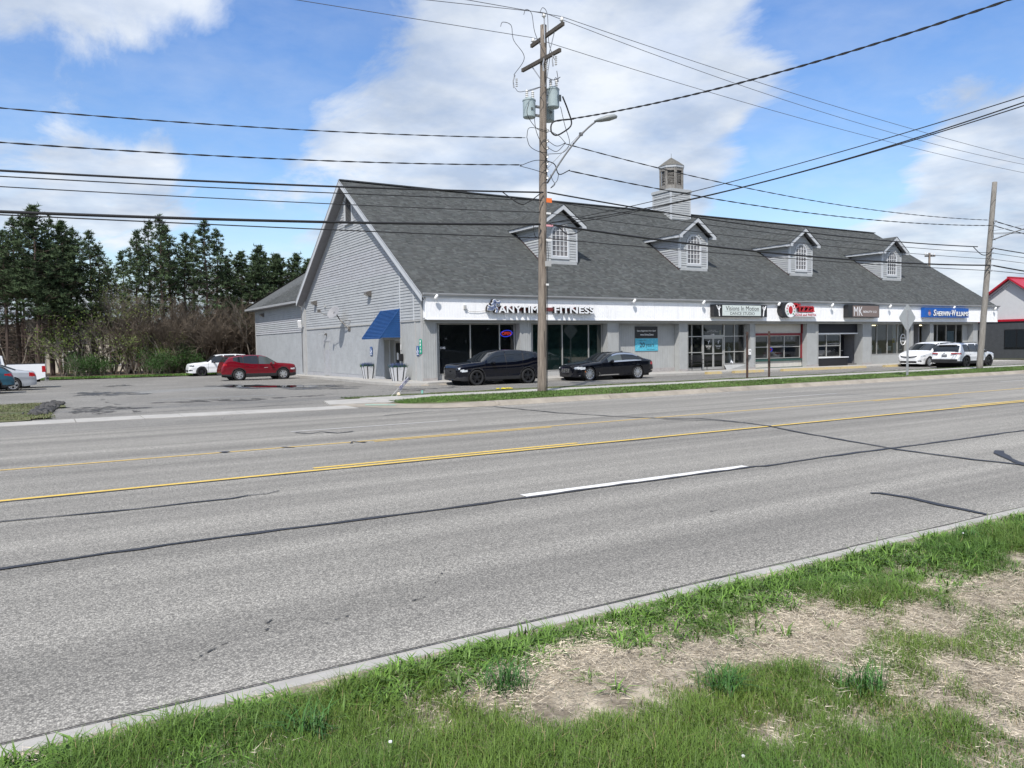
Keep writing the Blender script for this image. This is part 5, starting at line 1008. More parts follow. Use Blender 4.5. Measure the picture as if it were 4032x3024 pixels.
# ---------------------------------------------------------------- vehicles
def lerp_tab(tab, x):
    if x <= tab[0][0]: return tab[0][1]
    for i in range(len(tab) - 1):
        (a, p), (b_, q) = tab[i], tab[i + 1]
        if x <= b_: return p + (q - p) * (x - a) / max(1e-9, b_ - a)
    return tab[-1][1]
def smooth_tab(tab, x, r_=.06):
    return sum(lerp_tab(tab, x + r_ * k / 3) * wgt for k, wgt in ((-3, 1), (-2, 2), (-1, 3), (0, 4), (1, 3), (2, 2), (3, 1))) / 16
g_car = mat('car_glass', (.016, .020, .024), .03, spec=.7); g_carl = mat('car_glass_light', (.07, .085, .085), .03, spec=.8)
m_tyre = mat('tyre', (.018, .018, .019), .85); m_clad = mat('black_cladding', (.022, .022, .024), .6); m_seam = mat('panel_gap', (.004, .004, .004), .9)
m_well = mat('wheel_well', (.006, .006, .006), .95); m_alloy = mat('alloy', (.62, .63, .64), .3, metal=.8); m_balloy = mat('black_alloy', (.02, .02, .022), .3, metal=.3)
m_chrome = mat('chrome', (.75, .76, .77), .15, metal=1.0); m_tail = mat('tail_lamp_red', (.38, .008, .012), .15, coat=.5); m_head = mat('headlamp', (.55, .58, .60), .08, spec=.8); m_hdark = mat('dark_lamp', (.10, .11, .12), .1, spec=.8)
m_amber = mat('amber_marker', (.6, .16, .02), .3); m_rotor = mat('brake_metal', (.12, .12, .12), .5, metal=.5)
def paint(name, c, rough=.12): return mat(name, c, rough, coat=.6, spec=.25)
def wheel(parent, x, y, r_, w_, sgn, rimm, spokes, label=None, rimr=.70):
    """axle along y; sgn = outward direction"""
    b = MB(); yo, yi = y + sgn * w_ / 2, y - sgn * w_ / 2; s = sgn
    prof = [(r_ * rimr, y + s * w_ * .42), (r_ * .80, y + s * w_ * .5), (r_ * .93, y + s * w_ * .49), (r_ * .985, y + s * w_ * .40), (r_, y + s * w_ * .25), (r_, y - s * w_ * .3), (r_ * .96, y - s * w_ * .45), (r_ * .7, y - s * w_ * .45)]
    b.lathe(prof, (x, 0, r_), axis='y', seg=32, cap=False); t = obj('wheel', b, m_tyre, parent, local=True, smooth=True)
    b = MB(); R_ = r_ * rimr
    b.lathe([(R_, y + s * w_ * .43), (R_ * .99, y + s * w_ * .46), (R_ * .93, y + s * w_ * .44), (R_ * .90, y + s * w_ * .1), (R_ * .90, y - s * .02)], (x, 0, r_), axis='y', seg=32, cap=False)
    b.lathe([(R_ * .22, y + s * w_ * .15), (R_ * .2, y + s * w_ * .42), (R_ * .12, y + s * w_ * .45), (.002, y + s * w_ * .45)], (x, 0, r_), axis='y', seg=12)
    for k in range(spokes):
        a = 2 * math.pi * k / spokes + .3
        for da in ((-.09, .09) if spokes <= 6 else (0,)):
            wa, wb = (.028, .022) if spokes <= 6 else (.026, .03)
            ca, sa = math.cos(a + da * 1.2), math.sin(a + da * 1.2); cb, sb = math.cos(a + da * 2.2), math.sin(a + da * 2.2)
            p0, p1 = (R_ * .15 * ca, R_ * .15 * sa), (R_ * .93 * cb, R_ * .93 * sb); nx, nz = -(p1[1] - p0[1]), p1[0] - p0[0]; l_ = math.hypot(nx, nz); nx, nz = nx / l_, nz / l_
            y0_, y1_ = y + s * w_ * .42, y + s * w_ * .38
            V = []
            for (px, pz), yy, ww in ((p0, y0_, wa), (p1, y1_, wb)):
                for sg in (-1, 1):
                    V += [(x + px + nx * ww * sg, yy, r_ + pz + nz * ww * sg), (x + px + nx * ww * sg * 1.2, yy - s * .04, r_ + pz + nz * ww * sg * 1.2)]
            b.add(V, [(0, 2, 6, 4), (1, 0, 4, 5), (2, 3, 7, 6)])
    obj('rim', b, rimm, t, local=True)
    b = MB(); b.lathe([(R_ * .55, y - s * .0), (R_ * .55, y + s * .015)], (x, 0, r_), axis='y', seg=16); obj('brake_disc', b, m_rotor, t, local=True)
    return t
def car(name, label, loc, rz_, body, S):
    """S: spec. x runs from nose (0) to tail (L), y to both sides, z up"""
    root = thing(name, label, S.get('cat', 'car'), loc, S.get('group', 'vehicles in the parking lot'), rz_)
    Ln, W = S['L'], S['W'] / 2; wf, wr, wrad = S['wf'], S['wr'], S['r']; arch = wrad * S.get('archk', 1.13)
    top, belt, sill, wid = S['top'], S['belt'], S['sill'], S['wid']
    specials = sorted(set([round(v, 3) for s_ in S['side_glass'] for v in s_] + [S['ws0'], S['ws1'], S['rw0'], S['rw1']] + [v for d in S['seams'] for v in (d - .007, d + .007)]))
    xs = [Ln * i / 90 for i in range(91)]; xs[0], xs[-1] = 0, Ln
    xs = sorted(set(xs + [.015, .04, Ln - .015, Ln - .04])); xs = [x for x in xs if min(abs(x - s_) for s_ in specials) > .018 or x in (0, Ln)] + specials; xs = sorted(xs)
    NB, NG, NT = 16, 6, 5
    rows = []
    for x in xs:
        zt = smooth_tab(top, x); zb = min(smooth_tab(belt, x), zt - .02); zs = smooth_tab(sill, x, .03); w_ = W * smooth_tab(wid, x, .05)
        crown = S.get('crown', .07); green = S['ws0'] < x < S['rw1']
        zr = max(zb + .01, zt - (crown if green else .045)); tum = S.get('tumble', .32)
        wr_ = w_ - .03 - tum * max(0, zr - zb); 
        if not green: wr_ = w_ - .10
        ring = [(0, zs - .0), (w_ * .9, zs - .0)]
        for k in range(NB + 1):
            t = k / NB; z = zs + (zb - zs) * t; bulge = 1 - .055 * (1 - t) ** 2 * 1.6 - .018 * t ** 3
            if S.get('crease'): bulge += .010 * math.exp(-((t - S['crease']) / .07) ** 2) - .014 * math.exp(-((t - S['crease'] + .25) / .13) ** 2)
            ring.append((w_ * bulge, z))
        wb_ = ring[-1][0]
        for k in range(1, NG + 1):
            t = k / NG; ring.append((wb_ + (wr_ - wb_) * t ** 1.05 - (.0 if t < 1 else 0), zb + (zr - zb) * t))
        for k in range(1, NT + 1):
            t = k / NT; ring.append((wr_ * math.cos(t * math.pi / 2) ** .75 if k < NT else 0, zr + (zt - zr) * math.sin(t * math.pi / 2)))
        rows.append(ring)
    n = len(rows[0]); groups = {}
    def put_face(key, pts):
        g = groups.setdefault(key, ([], [], {})); ids = []
        for p in pts:
            k = (round(p[0], 4), round(p[1], 4), round(p[2], 4))
            if k not in g[2]: g[2][k] = len(g[0]); g[0].append(p)
            ids.append(g[2][k])
        if len(set(ids)) >= 3: g[1].append(tuple(dict.fromkeys(ids)))
    B0, G0, T0 = 2, 2 + NB, 2 + NB + NG
    def snap(x, z):
        for cx in (wf, wr):
            d = math.hypot(x - cx, z - wrad)
            if abs(d - arch) < .032 and z > .1: return cx + (x - cx) * arch / d, wrad + (z - wrad) * arch / d
        return x, z
    for i in range(len(xs) - 1):
        xa, xb = xs[i], xs[i + 1]; xm = (xa + xb) / 2; gap = any(abs(xm - d) < .0075 for d in S['seams'])
        for k in range(n - 1):
            q = [(xa, *rows[i][k]), (xb, *rows[i + 1][k]), (xb, *rows[i + 1][k + 1]), (xa, *rows[i][k + 1])]
            zm = sum(p[2] for p in q) / 4; ym = sum(p[1] for p in q) / 4
            if k < B0: key = 'underbody'
            elif k < G0:
                if min(math.hypot(xm - wf, zm - wrad), math.hypot(xm - wr, zm - wrad)) < arch: continue
                nq = []
                for (x, y, z) in q: sx, sz = snap(x, z); nq.append((sx, y, sz))
                q = nq; da = min(math.hypot(xm - wf, zm - wrad), math.hypot(xm - wr, zm - wrad)); clad = S.get('clad', 0)
                if gap and zm > .33: key = 'panel_gap'
                else:
                    key = 'body'
                    if clad and (zm < clad or da < arch + S.get('cladw', .055)): key = 'cladding'
                    elif S['doors'][0] < xm < S['doors'][-1]:
                        for j in range(len(S['doors']) - 1):
                            if S['doors'][j] < xm < S['doors'][j + 1]: key = 'door%d' % j
                    for nm, x0, x1, z0, z1 in S.get('lamps', []):
                        if x0 < xm < x1 and z0 < zm < z1: key = nm
            elif k < T0:
                key = 'body'
                for j, (a, c) in enumerate(S['side_glass']):
                    if a < xm < c and G0 <= k < T0 - (0 if S.get('frameless') else 0): key = 'window%d' % j
                if key == 'body' and S['side_glass'][0][0] < xm < S['side_glass'][-1][1] and k < T0 - 1: key = 'black_trim'
                if k == T0 - 1 and S.get('rail') and S['ws1'] - .1 < xm < S['rw0'] + .2: key = S['rail']
                if k == G0 and S.get('belttrim') and S['side_glass'][0][0] < xm < S['side_glass'][-1][1]: key = S['belttrim']
                for nm, x0, x1, z0, z1 in S.get('lamps', []):
                    if x0 < xm < x1 and z0 < zm < z1: key = nm
            else:
                key = 'body'
                if S['ws0'] < xm < S['ws1']: key = 'windscreen'
                elif S['rw0'] < xm < S['rw1']: key = 'rear_window'
                elif xm < S['ws0']: key = 'bonnet'
                elif S['ws1'] < xm < S['rw0'] and S.get('dark_roof'): key = 'sunroof'
            for sg in (1, -1):
                pts = [(x, y * sg, z) for x, y, z in q]
                kk = key + ('L' if sg > 0 else 'R') if key[:4] in ('door', 'wind', 'head', 'tail', 'clad', 'pane', 'silv', 'blac') and key not in ('windscreen',) else key
                put_face(kk, pts if sg < 0 else pts[::-1])
    for end, ring, x in ((0, rows[0], 0.0), (1, rows[-1], Ln)):
        for k in range(1, n - 1):
            (ya, za), (yb, zb_) = ring[k], ring[k + 1]
            if abs(zb_ - za) < 1e-4 and k > 1: pass
            for j in range(8):
                u0, u1 = -1 + j / 4, -1 + (j + 1) / 4; q = [(x, ya * u0, za), (x, ya * u1, za), (x, yb * u1, zb_), (x, yb * u0, zb_)]; zm = (za + zb_) / 2
                key = 'body'
                for nm, e_, y0, y1, z0, z1 in S.get('ends', []):
                    if e_ == end and y0 <= abs((u0 + u1) / 2 * (ya + yb) / 2) <= y1 and z0 < zm < z1: key = nm
                put_face(key, q if end == 1 else q[::-1])
    mm = dict(body=body, bonnet=body, underbody=m_clad, panel_gap=m_seam, cladding=m_clad, windscreen=S.get('glass', g_car), rear_window=g_car, sunroof=g_car, grille=m_clad, headlight=S.get('headm', m_head), taillight=m_tail, chrome=m_chrome, bumper=m_clad, roof_rail=m_clad, silver_trim=m_chrome, black_trim=m_clad)
    NM = {'bonnet': 'bonnet', 'body': 'body'}
    for key, (v, f, _) in groups.items():
        base = key.rstrip('LR')
        nm = ''.join(c for c in base if not c.isdigit()); m = body if nm == 'door' else (S.get('glass', g_car) if nm == 'window' else mm[nm])
        if nm == 'window' and S.get('light_front') and base == 'window0': m = g_carl
        mb = MB(); mb.v = v; mb.f = f; mb.m = [0] * len(f); obj(nm, mb, m, root, smooth=True, local=True)
    # window pillars / door pillar strips are body colour or black already by gaps in side_glass; wheels and wells
    for cx in (wf, wr):
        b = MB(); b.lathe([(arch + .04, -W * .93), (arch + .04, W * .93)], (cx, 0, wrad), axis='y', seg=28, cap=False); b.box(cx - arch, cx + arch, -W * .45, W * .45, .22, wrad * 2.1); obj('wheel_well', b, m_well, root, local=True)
        for sg in (1, -1): wheel(root, cx, sg * (W * S.get('track', .97) - .12), wrad, .235, sg, S['rim'], S['spokes'], rimr=S.get('rimr', .72))
    b = MB(); b.box(.3, Ln - .3, -W * .8, W * .8, smooth_tab(sill, Ln / 2) - .04, smooth_tab(sill, Ln / 2) + .25); obj('chassis', b, m_well, root, local=True)
    # mirrors and handles
    mx, mz = S['mirror']
    for sg in (1, -1):
        w_ = W * lerp_tab(wid, mx); b = MB(); b.tube([(mx - .02, sg * (w_ - .06), mz - .02), (mx, sg * (w_ + .05), mz), (mx + .01, sg * (w_ + .17), mz + .03), (mx + .02, sg * (w_ + .21), mz + .03)], [.03, .075, .085, .03], 8); obj('mirror', b, S.get('mirrorm', body), root, local=True, smooth=True)
        for hx, hz in S.get('handles', []):
            b = MB(); b.box(hx, hx + .2, sg * (w_ - .012) - .01, sg * (w_ - .012) + .022, hz, hz + .03); obj('door_handle', b, S.get('handlem', body), root, local=True)
    return root
SUV = dict(L=4.86, W=1.95, wf=.93, wr=3.79, r=.375, top=[(0, .80), (.025, .93), (.10, 1.01), (.35, 1.06), (.8, 1.10), (1.28, 1.14), (1.95, 1.56), (2.3, 1.65), (2.9, 1.685), (3.5, 1.66), (4.1, 1.59), (4.5, 1.49), (4.68, 1.24), (4.76, 1.08), (4.82, 1.0), (4.86, .70)],
           belt=[(0, .74), (.05, .84), (.2, .90), (1.3, 1.03), (3.0, 1.08), (3.7, 1.16), (4.0, 1.26), (4.3, 1.32), (4.55, 1.25), (4.7, 1.05), (4.86, .68)], sill=[(0, .27), (.3, .22), (1.4, .25), (3.4, .25), (4.5, .30), (4.86, .38)],
           wid=[(0, .70), (.08, .84), (.3, .95), (.9, 1.0), (2.5, .985), (3.9, 1.0), (4.5, .95), (4.75, .88), (4.86, .80)], ws0=1.28, ws1=2.02, rw0=4.42, rw1=4.68, side_glass=[(1.50, 2.50), (2.56, 3.48), (3.55, 4.15)],
           seams=[1.36, 2.54, 3.46], doors=[1.36, 2.54, 3.46], clad=.42, mirror=(1.75, 1.06), handles=[(2.25, .90), (3.2, .93)], rim=m_balloy, spokes=5, crease=.6,
           lamps=[('headlight', .10, .42, .66, .76), ('taillight', 4.52, 4.84, .98, 1.12), ('headlight', .03, .12, .78, .86)], ends=[('grille', 0, 0, .55, .36, .74), ('grille', 1, 0, .9, .38, .5)])
def T_(S, **k): d = dict(S); d.update(k); return d
def place(x_, y_, side='near', heading='-x', S=None):
    """location of the car's own origin so that its nose/axis sits right. x_ = x of the front axle contact, y_ = y of the nearer wheels' outer face"""
    hw = S['W'] / 2 * S.get('track', .97)
    if heading == '-x': return (x_ - S['wf'], y_ + hw, hgt(x_, y_ + hw)), 0.0
    return (x_ + S['wf'], y_ + hw, hgt(x_, y_ + hw)), math.pi
p_blk = paint('black_car_paint', (.003, .004, .009), .05); p_blk2 = paint('black_sedan_paint', (.004, .005, .009), .08); p_red = paint('dark_red_car_paint', (.16, .003, .012)); p_wht = paint('white_car_paint', (.80, .81, .82), .35)
p_sil = paint('silver_car_paint', (.36, .38, .41), .35); p_teal = paint('teal_car_paint', (.02, .085, .13), .3); p_whts = paint('white_suv_paint', (.78, .79, .81), .35)
loc, a = place(17.85, 32.45, S=SUV); c1 = car('parked_car', 'black compact SUV with black wheels parked just left of the utility pole', loc, a, p_blk, SUV)
b = MB(); b.box(.0, .03, -.1, .1, .66, .71); obj('badge', b, m_chrome, c1, local=True)
for sg in (1, -1):
    b = MB(); b.add([(.015, sg * .62, .86), (.16, sg * .80, .91), (.30, sg * .89, .90), (.05, sg * .68, .82)], [(0, 1, 2, 3)]); obj('headlight', b, m_head, c1, local=True)
for j in range(4): b = MB(); b.box(-.012, .0, -.50 + .02 * j, .50 - .02 * j, .38 + j * .06, .40 + j * .06); obj('grille_bar', b, m_balloy, c1, local=True)
S2 = T_(SUV, rim=m_alloy, rimr=.66, clad=.44, light_front=True, lamps=SUV['lamps'], spokes=6)
loc, a = place(14.35, 53.0, heading='+x', S=S2); c2 = car('parked_car', 'dark red compact SUV with silver wheels facing the side wall of the mall', loc, a, p_red, S2)
b = MB(); b.box(4.45, 4.62, -.6, .6, 1.57, 1.60); obj('spoiler', b, p_red, c2, local=True)
sg = 1
b = MB(); b.box(1.95, 2.2, .978, .985, .80, .83); obj('door_emblem', b, m_alloy, c2, local=True)
DUR = dict(L=5.1, W=1.93, wf=.98, wr=4.02, r=.39, top=[(0, .62), (.02, .88), (.1, 1.02), (.4, 1.09), (1.0, 1.13), (1.45, 1.18), (2.1, 1.70), (2.5, 1.78), (3.8, 1.80), (4.6, 1.74), (4.85, 1.55), (4.98, 1.15), (5.05, 1.0), (5.1, .7)],
           belt=[(0, .6), (.05, .85), (.2, .95), (1.4, 1.08), (4.4, 1.14), (4.9, 1.1), (5.1, .68)], sill=[(0, .30), (.3, .26), (1.5, .3), (4.8, .34), (5.1, .4)], wid=[(0, .74), (.08, .88), (.3, .96), (.9, 1.0), (4.4, 1.0), (4.9, .94), (5.1, .84)],
           ws0=1.45, ws1=2.12, rw0=4.72, rw1=4.95, side_glass=[(1.75, 2.7), (2.78, 3.65), (3.75, 4.5)], seams=[1.5, 2.74, 3.68], doors=[1.5, 2.74, 3.68], mirror=(1.95, 1.12), mirrorm=m_clad, handles=[(2.45, .98), (3.4, 1.0)], rim=m_balloy, spokes=10, crease=.62,
           lamps=[('headlight', .05, .42, .80, .93), ('taillight', 4.9, 5.1, .9, 1.05), ('cladding', .02, .3, .42, .54)], headm=m_hdark, ends=[('grille', 0, 0, .56, .72, .95), ('grille', 0, .0, .5, .36, .52)])
loc, a = place(11.9, 68.6, S=DUR); car('parked_car', 'white SUV with black wheels half hidden behind the dark red SUV', loc, a, p_wht, DUR)
SED = dict(L=5.25, W=1.90, wf=.87, wr=4.06, r=.355, top=[(0, .52), (.03, .70), (.15, .80), (.5, .88), (1.2, .97), (1.65, 1.0), (2.45, 1.40), (2.8, 1.465), (3.3, 1.475), (3.8, 1.43), (4.55, 1.12), (4.9, 1.06), (5.15, 1.02), (5.22, .9), (5.25, .62)],
           belt=[(0, .5), (.05, .66), (.25, .76), (1.5, .90), (4.3, .98), (5.0, .97), (5.2, .85), (5.25, .6)], sill=[(0, .22), (.3, .18), (1.4, .2), (4.6, .24), (5.25, .34)], wid=[(0, .60), (.08, .80), (.3, .93), (.9, 1.0), (4.2, 1.0), (4.9, .95), (5.15, .88), (5.25, .78)],
           ws0=1.62, ws1=2.48, rw0=3.88, rw1=4.56, side_glass=[(2.05, 2.98), (3.04, 3.92), (3.95, 4.28)], seams=[1.62, 3.01, 3.98], doors=[1.62, 3.01, 3.98], mirror=(2.2, .97), handles=[(2.7, .80), (3.65, .82)], rim=m_alloy, spokes=10, crease=.66, light_front=True,
           belttrim='silver_trim', rail='silver_trim', tumble=.45, lamps=[('headlight', .06, .58, .60, .72), ('taillight', 4.95, 5.25, .76, .90), ('silver_trim', 1.45, 3.9, .255, .285)], ends=[('grille', 0, 0, .55, .3, .42)], rimr=.75)
loc, a = place(24.4, 32.35, S=SED); c3 = car('parked_car', 'long black sedan with silver wheels and chrome window line right of the utility pole', loc, a, p_blk2, SED)
for sg in (1, -1):
    b = MB(); b.box(-.02, .03, sg * .06 if sg > 0 else -.30, .30 if sg > 0 else -.06, .46, .64); obj('grille', b, m_clad, c3, local=True)
    b = MB(); x0, x1 = (.05, .31) if sg > 0 else (-.31, -.05)
    for (p, q) in (((x0, .45), (x1, .45)), ((x0, .65), (x1, .65)), ((x0, .45), (x0, .65)), ((x1, .45), (x1, .65))): b.tube([(-.025, p[0], p[1]), (-.025, q[0], q[1])], .012, 5)
    for j in range(5): b.box(-.028, -.02, x0 + .02 + j * .05, x0 + .03 + j * .05, .46, .64)
    obj('grille_surround', b, m_chrome, c3, local=True)
    b = MB(); b.beam((.02, sg * .42, .27), (.30, sg * .86, .28), .03, .025); obj('bumper_trim', b, m_chrome, c3, local=True)
    b = MB(); b.beam((4.95, sg * .93, .46), (5.22, sg * .78, .48), .03, .03); obj('bumper_trim', b, m_chrome, c3, local=True)
b = MB(); b.beam((1.42, -.955, .42), (1.5, -.955, .26), .02, .05, up=(0, 1, 0)); obj('vent_trim', b, m_chrome, c3, local=True); b = MB(); b.beam((.55, -.925, .52), (.58, -.935, .44), .02, .03, up=(0, 1, 0)); obj('marker_lamp', b, m_amber, c3, local=True)
b = MB(); b.prism([(3.55, 1.47), (3.75, 1.45), (3.72, 1.5)], 'y', -.02, .02); obj('aerial_fin', b, p_blk2, c3, local=True)
VAN = dict(L=5.18, W=2.02, wf=1.0, wr=4.09, r=.36, top=[(0, .55), (.03, .80), (.15, .95), (.6, 1.06), (1.05, 1.16), (1.95, 1.64), (2.4, 1.74), (3.5, 1.78), (4.7, 1.72), (4.98, 1.5), (5.1, 1.1), (5.18, .7)],
           belt=[(0, .53), (.05, .75), (.25, .86), (1.2, 1.0), (4.6, 1.06), (5.0, 1.05), (5.18, .68)], sill=[(0, .24), (.3, .2), (1.5, .22), (4.8, .26), (5.18, .36)], wid=[(0, .62), (.08, .80), (.35, .94), (.9, 1.0), (4.6, 1.0), (5.0, .95), (5.18, .84)],
           ws0=1.08, ws1=1.98, rw0=4.8, rw1=5.05, side_glass=[(1.5, 2.45), (2.53, 3.7), (3.78, 4.75)], seams=[1.45, 2.49, 3.72], doors=[1.45, 2.49, 3.72], mirror=(1.72, 1.06), mirrorm=m_clad, handles=[(2.2, .88), (2.65, .9)], rim=m_alloy, spokes=10, crease=.6,
           lamps=[('headlight', .14, .52, .72, .83), ('taillight', 5.0, 5.18, .9, 1.1), ('cladding', .04, .22, .38, .46)], ends=[('grille', 0, 0, .5, .62, .78), ('grille', 0, 0, .62, .28, .42)])
loc, a = place(54.1, 32.1, S=VAN); c4 = car('parked_van', 'white minivan parked facing left below the blue shop sign', loc, a, p_wht, T_(VAN, cat='minivan', rimr=.68))
b = MB(); b.tube([(.12, -.66, .80), (.0, -.5, .74), (-.02, 0, .70), (.0, .5, .74), (.12, .66, .80)], .035, 6); obj('grille', b, m_clad, c4, local=True); b = MB(); b.box(-.035, -.02, -.09, .09, .76, .80); obj('badge', b, m_chrome, c4, local=True)
b = MB(); b.box(-.02, .05, -.55, .55, .33, .43); obj('air_intake', b, m_clad, c4, local=True)
EQX = dict(SUV); EQX.update(L=4.66, wr=3.66, top=[(0, .62), (.03, .84), (.12, .96), (.35, 1.03), (.8, 1.08), (1.2, 1.13), (1.85, 1.60), (2.2, 1.67), (3.2, 1.68), (4.05, 1.63), (4.28, 1.55), (4.45, 1.30), (4.55, 1.05), (4.6, .98), (4.66, .60)], belt=[(0, .6), (.05, .8), (.2, .9), (1.3, 1.04), (3.0, 1.08), (4.3, 1.10), (4.5, 1.03), (4.66, .58)],
           sill=[(0, .3), (.3, .27), (1.4, .3), (3.4, .3), (4.3, .34), (4.66, .40)], wid=[(0, .7), (.08, .84), (.3, .95), (.9, 1.0), (2.5, .985), (3.9, 1.0), (4.4, .97), (4.58, .92), (4.66, .88)], rw0=4.26, rw1=4.53, side_glass=[(1.45, 2.38), (2.46, 3.3), (3.42, 4.0)], seams=[1.3, 2.42, 3.36], doors=[1.3, 2.42, 3.36], clad=.50, cladw=.08, r=.385,
           lamps=[('headlight', .08, .42, .78, .88), ('taillight', 4.3, 4.6, .92, 1.02)], ends=[('grille', 0, 0, .6, .4, .7), ('cladding', 1, 0, .95, .38, .56)], mirror=(1.65, 1.1), mirrorm=m_clad)
loc, a = place(55.7, 28.9, heading='+x', S=EQX); c5 = car('parked_car', 'white SUV with black lower trim seen from behind, right of the minivan', loc, a, p_whts, EQX)
b = MB(); b.box(4.66, 4.72, -.86, .86, .38, .62); obj('rear_bumper', b, m_clad, c5, local=True); b = MB(); b.box(4.655, 4.68, -.17, .17, .80, .93); obj('number_plate', b, m_clad, c5, local=True); b = MB(); b.box(4.68, 4.686, -.15, .15, .82, .91); obj('plate_face', b, mat('plate_face', (.25, .26, .28), .5), c5, local=True)
for sg in (1, -1):
    b = MB(); b.beam((4.60, sg * .84, 1.0), (4.66, sg * .45, .99), .05, .07); obj('taillight', b, m_tail, c5, local=True); b = MB(); b.tube([(1.9, sg * .60, 1.70), (2.3, sg * .62, 1.72), (3.8, sg * .62, 1.69)], .02, 6); obj('roof_rail', b, m_clad, c5, local=True)
b = MB(); b.tube([(4.69, -.06, 1.0), (4.69, .06, 1.0)], .02, 5); obj('badge', b, m_clad, c5, local=True); b = MB(); b.box(4.2, 4.42, -.62, .62, 1.56, 1.61); obj('spoiler', b, p_whts, c5, local=True)
# left edge: teal crossover, silver sedan, white pickup
TEA = T_(SUV, clad=.42, rim=m_balloy, L=4.4, wr=3.45, wf=.85, top=[(0, .60), (.03, .80), (.12, .9), (.35, .96), (1.1, 1.05), (1.8, 1.48), (2.3, 1.56), (3.0, 1.55), (3.7, 1.42), (4.05, 1.22), (4.25, 1.05), (4.33, 1.0), (4.4, .65)], belt=[(0, .58), (.05, .76), (.2, .82), (1.3, .94), (3.6, 1.04), (4.2, 1.0), (4.4, .62)],
         wid=[(0, .62), (.08, .80), (.3, .95), (.9, 1.0), (3.6, 1.0), (4.1, .94), (4.3, .88), (4.4, .8)], ws0=1.1, ws1=1.82, rw0=3.72, rw1=4.22, side_glass=[(1.4, 2.25), (2.33, 3.1), (3.2, 3.6)], seams=[1.2, 2.29, 3.1], doors=[1.2, 2.29, 3.1], lamps=[('headlight', .10, .42, .66, .76), ('taillight', 4.02, 4.36, .86, .98)], sill=[(0, .27), (.3, .22), (3.4, .25), (4.0, .30), (4.4, .4)])
loc = (-1.15 - 3.45, 45.2, hgt(0, 45)); car('parked_car', 'teal crossover whose rear end shows at the left edge of the lot', (-.78 - 4.4, 46.1, hgt(0, 46)), 0, p_teal, TEA)
IMP = T_(SED, L=5.05, wr=3.98, wf=1.0, top=[(0, .52), (.03, .70), (.15, .80), (.5, .88), (1.2, .97), (1.5, 1.0), (2.3, 1.42), (2.8, 1.48), (3.3, 1.46), (4.15, 1.12), (4.5, 1.05), (4.9, 1.02), (5.02, .9), (5.05, .6)], belt=[(0, .5), (.05, .66), (.25, .76), (1.5, .90), (4.3, .98), (4.8, .97), (5.0, .85), (5.05, .58)], wid=[(0, .60), (.08, .80), (.3, .93), (.9, 1.0), (4.2, 1.0), (4.8, .95), (5.0, .88), (5.05, .8)],
         ws0=1.5, ws1=2.3, rw0=3.36, rw1=4.12, side_glass=[(1.85, 2.75), (2.82, 3.6)], seams=[1.6, 2.78, 3.7], doors=[1.6, 2.78, 3.7], belttrim=None, rail=None, lamps=[('headlight', .06, .58, .60, .72), ('taillight', 4.72, 5.05, .74, .96)], spokes=5, rimr=.68)
car('parked_car', 'silver sedan with red tail lamps between the teal crossover and the white pickup', (.17 - 5.05, 49.75, hgt(0, 49.8)), 0, p_sil, T_(IMP))
# pickup: box body built from slabs
tr = thing('pickup_truck', 'white crew-cab pickup with an open bed parked behind the silver sedan', 'pickup truck', (.66 - 5.9, 53.4, hgt(0, 53)), 'vehicles in the parking lot')
W = 1.0
def slab(name, prof, y0, y1, m, taper=0):
    b = MB(); n_ = len(prof); V = [(x, y0 + (taper if z > 1.15 else 0), z) for x, z in prof] + [(x, y1 - (taper if z > 1.15 else 0), z) for x, z in prof]; b.add(V, [tuple(range(n_)), tuple(range(2 * n_ - 1, n_ - 1, -1))] + [(i, i + n_, (i + 1) % n_ + n_, (i + 1) % n_) for i in range(n_)]); return obj(name, b, m, tr, local=True)
def arcp(cx, r_, n_=10): return [(cx + r_ * math.cos(math.pi * k / n_), .42 + r_ * math.sin(math.pi * k / n_)) for k in range(n_ + 1)]
low = [(.0, .5), (.02, 1.0), (.2, 1.15), (1.5, 1.22), (3.95, 1.24), (3.95, .45), ] + [] 
slab('cab', [(.0, .5), (.02, 1.0), (.2, 1.15), (1.55, 1.24), (3.95, 1.24), (3.95, .45), (1.55, .45)] + arcp(1.05, .48)[::1] + [(.5, .5)], -W, W, p_wht)
slab('cab_roof', [(1.6, 1.24), (2.3, 1.80), (2.5, 1.88), (3.6, 1.90), (3.8, 1.85), (3.93, 1.24)], -W, W, p_wht, .12)
for sg in (1, -1):
    for x0, x1 in ((1.95, 2.8), (2.9, 3.7)):
        b = MB(); y_ = sg * (W - .02); y2 = sg * (W - .10); b.add([(x0, y_ + sg * .025, 1.27), (x1, y_ + sg * .025, 1.27), (x1, y2 - .0, 1.76), (x0 + (.35 if x0 < 2 else 0), y2, 1.76)], [(0, 1, 2, 3)]); obj('window', b, g_car, tr, local=True)
b = MB(); b.add([(3.935, -.75, 1.3), (3.935, .75, 1.3), (3.86, .68, 1.78), (3.86, -.68, 1.78)], [(0, 1, 2, 3)]); obj('rear_window', b, g_car, tr, local=True)
for sg in (1, -1):
    slab('bed_side', [(3.99, .5), (3.99, 1.36), (5.82, 1.38), (5.86, 1.3), (5.86, .62), (5.5, .5)] + arcp(4.72, .48)[::1], sg * W - (.12 if sg > 0 else 0), sg * W + (.12 if sg < 0 else 0), p_wht)
    b = MB(); b.box(3.99, 5.84, sg * W - (.14 if sg > 0 else -.0), sg * W + (.14 if sg < 0 else 0), 1.375, 1.40); obj('bed_rail', b, m_clad, tr, local=True)
    b = MB(); b.box(5.70, 5.88, sg * W - .09 if sg > 0 else -W - .012, W + .012 if sg > 0 else -W + .09, .92, 1.26); obj('taillight', b, m_tail, tr, local=True)
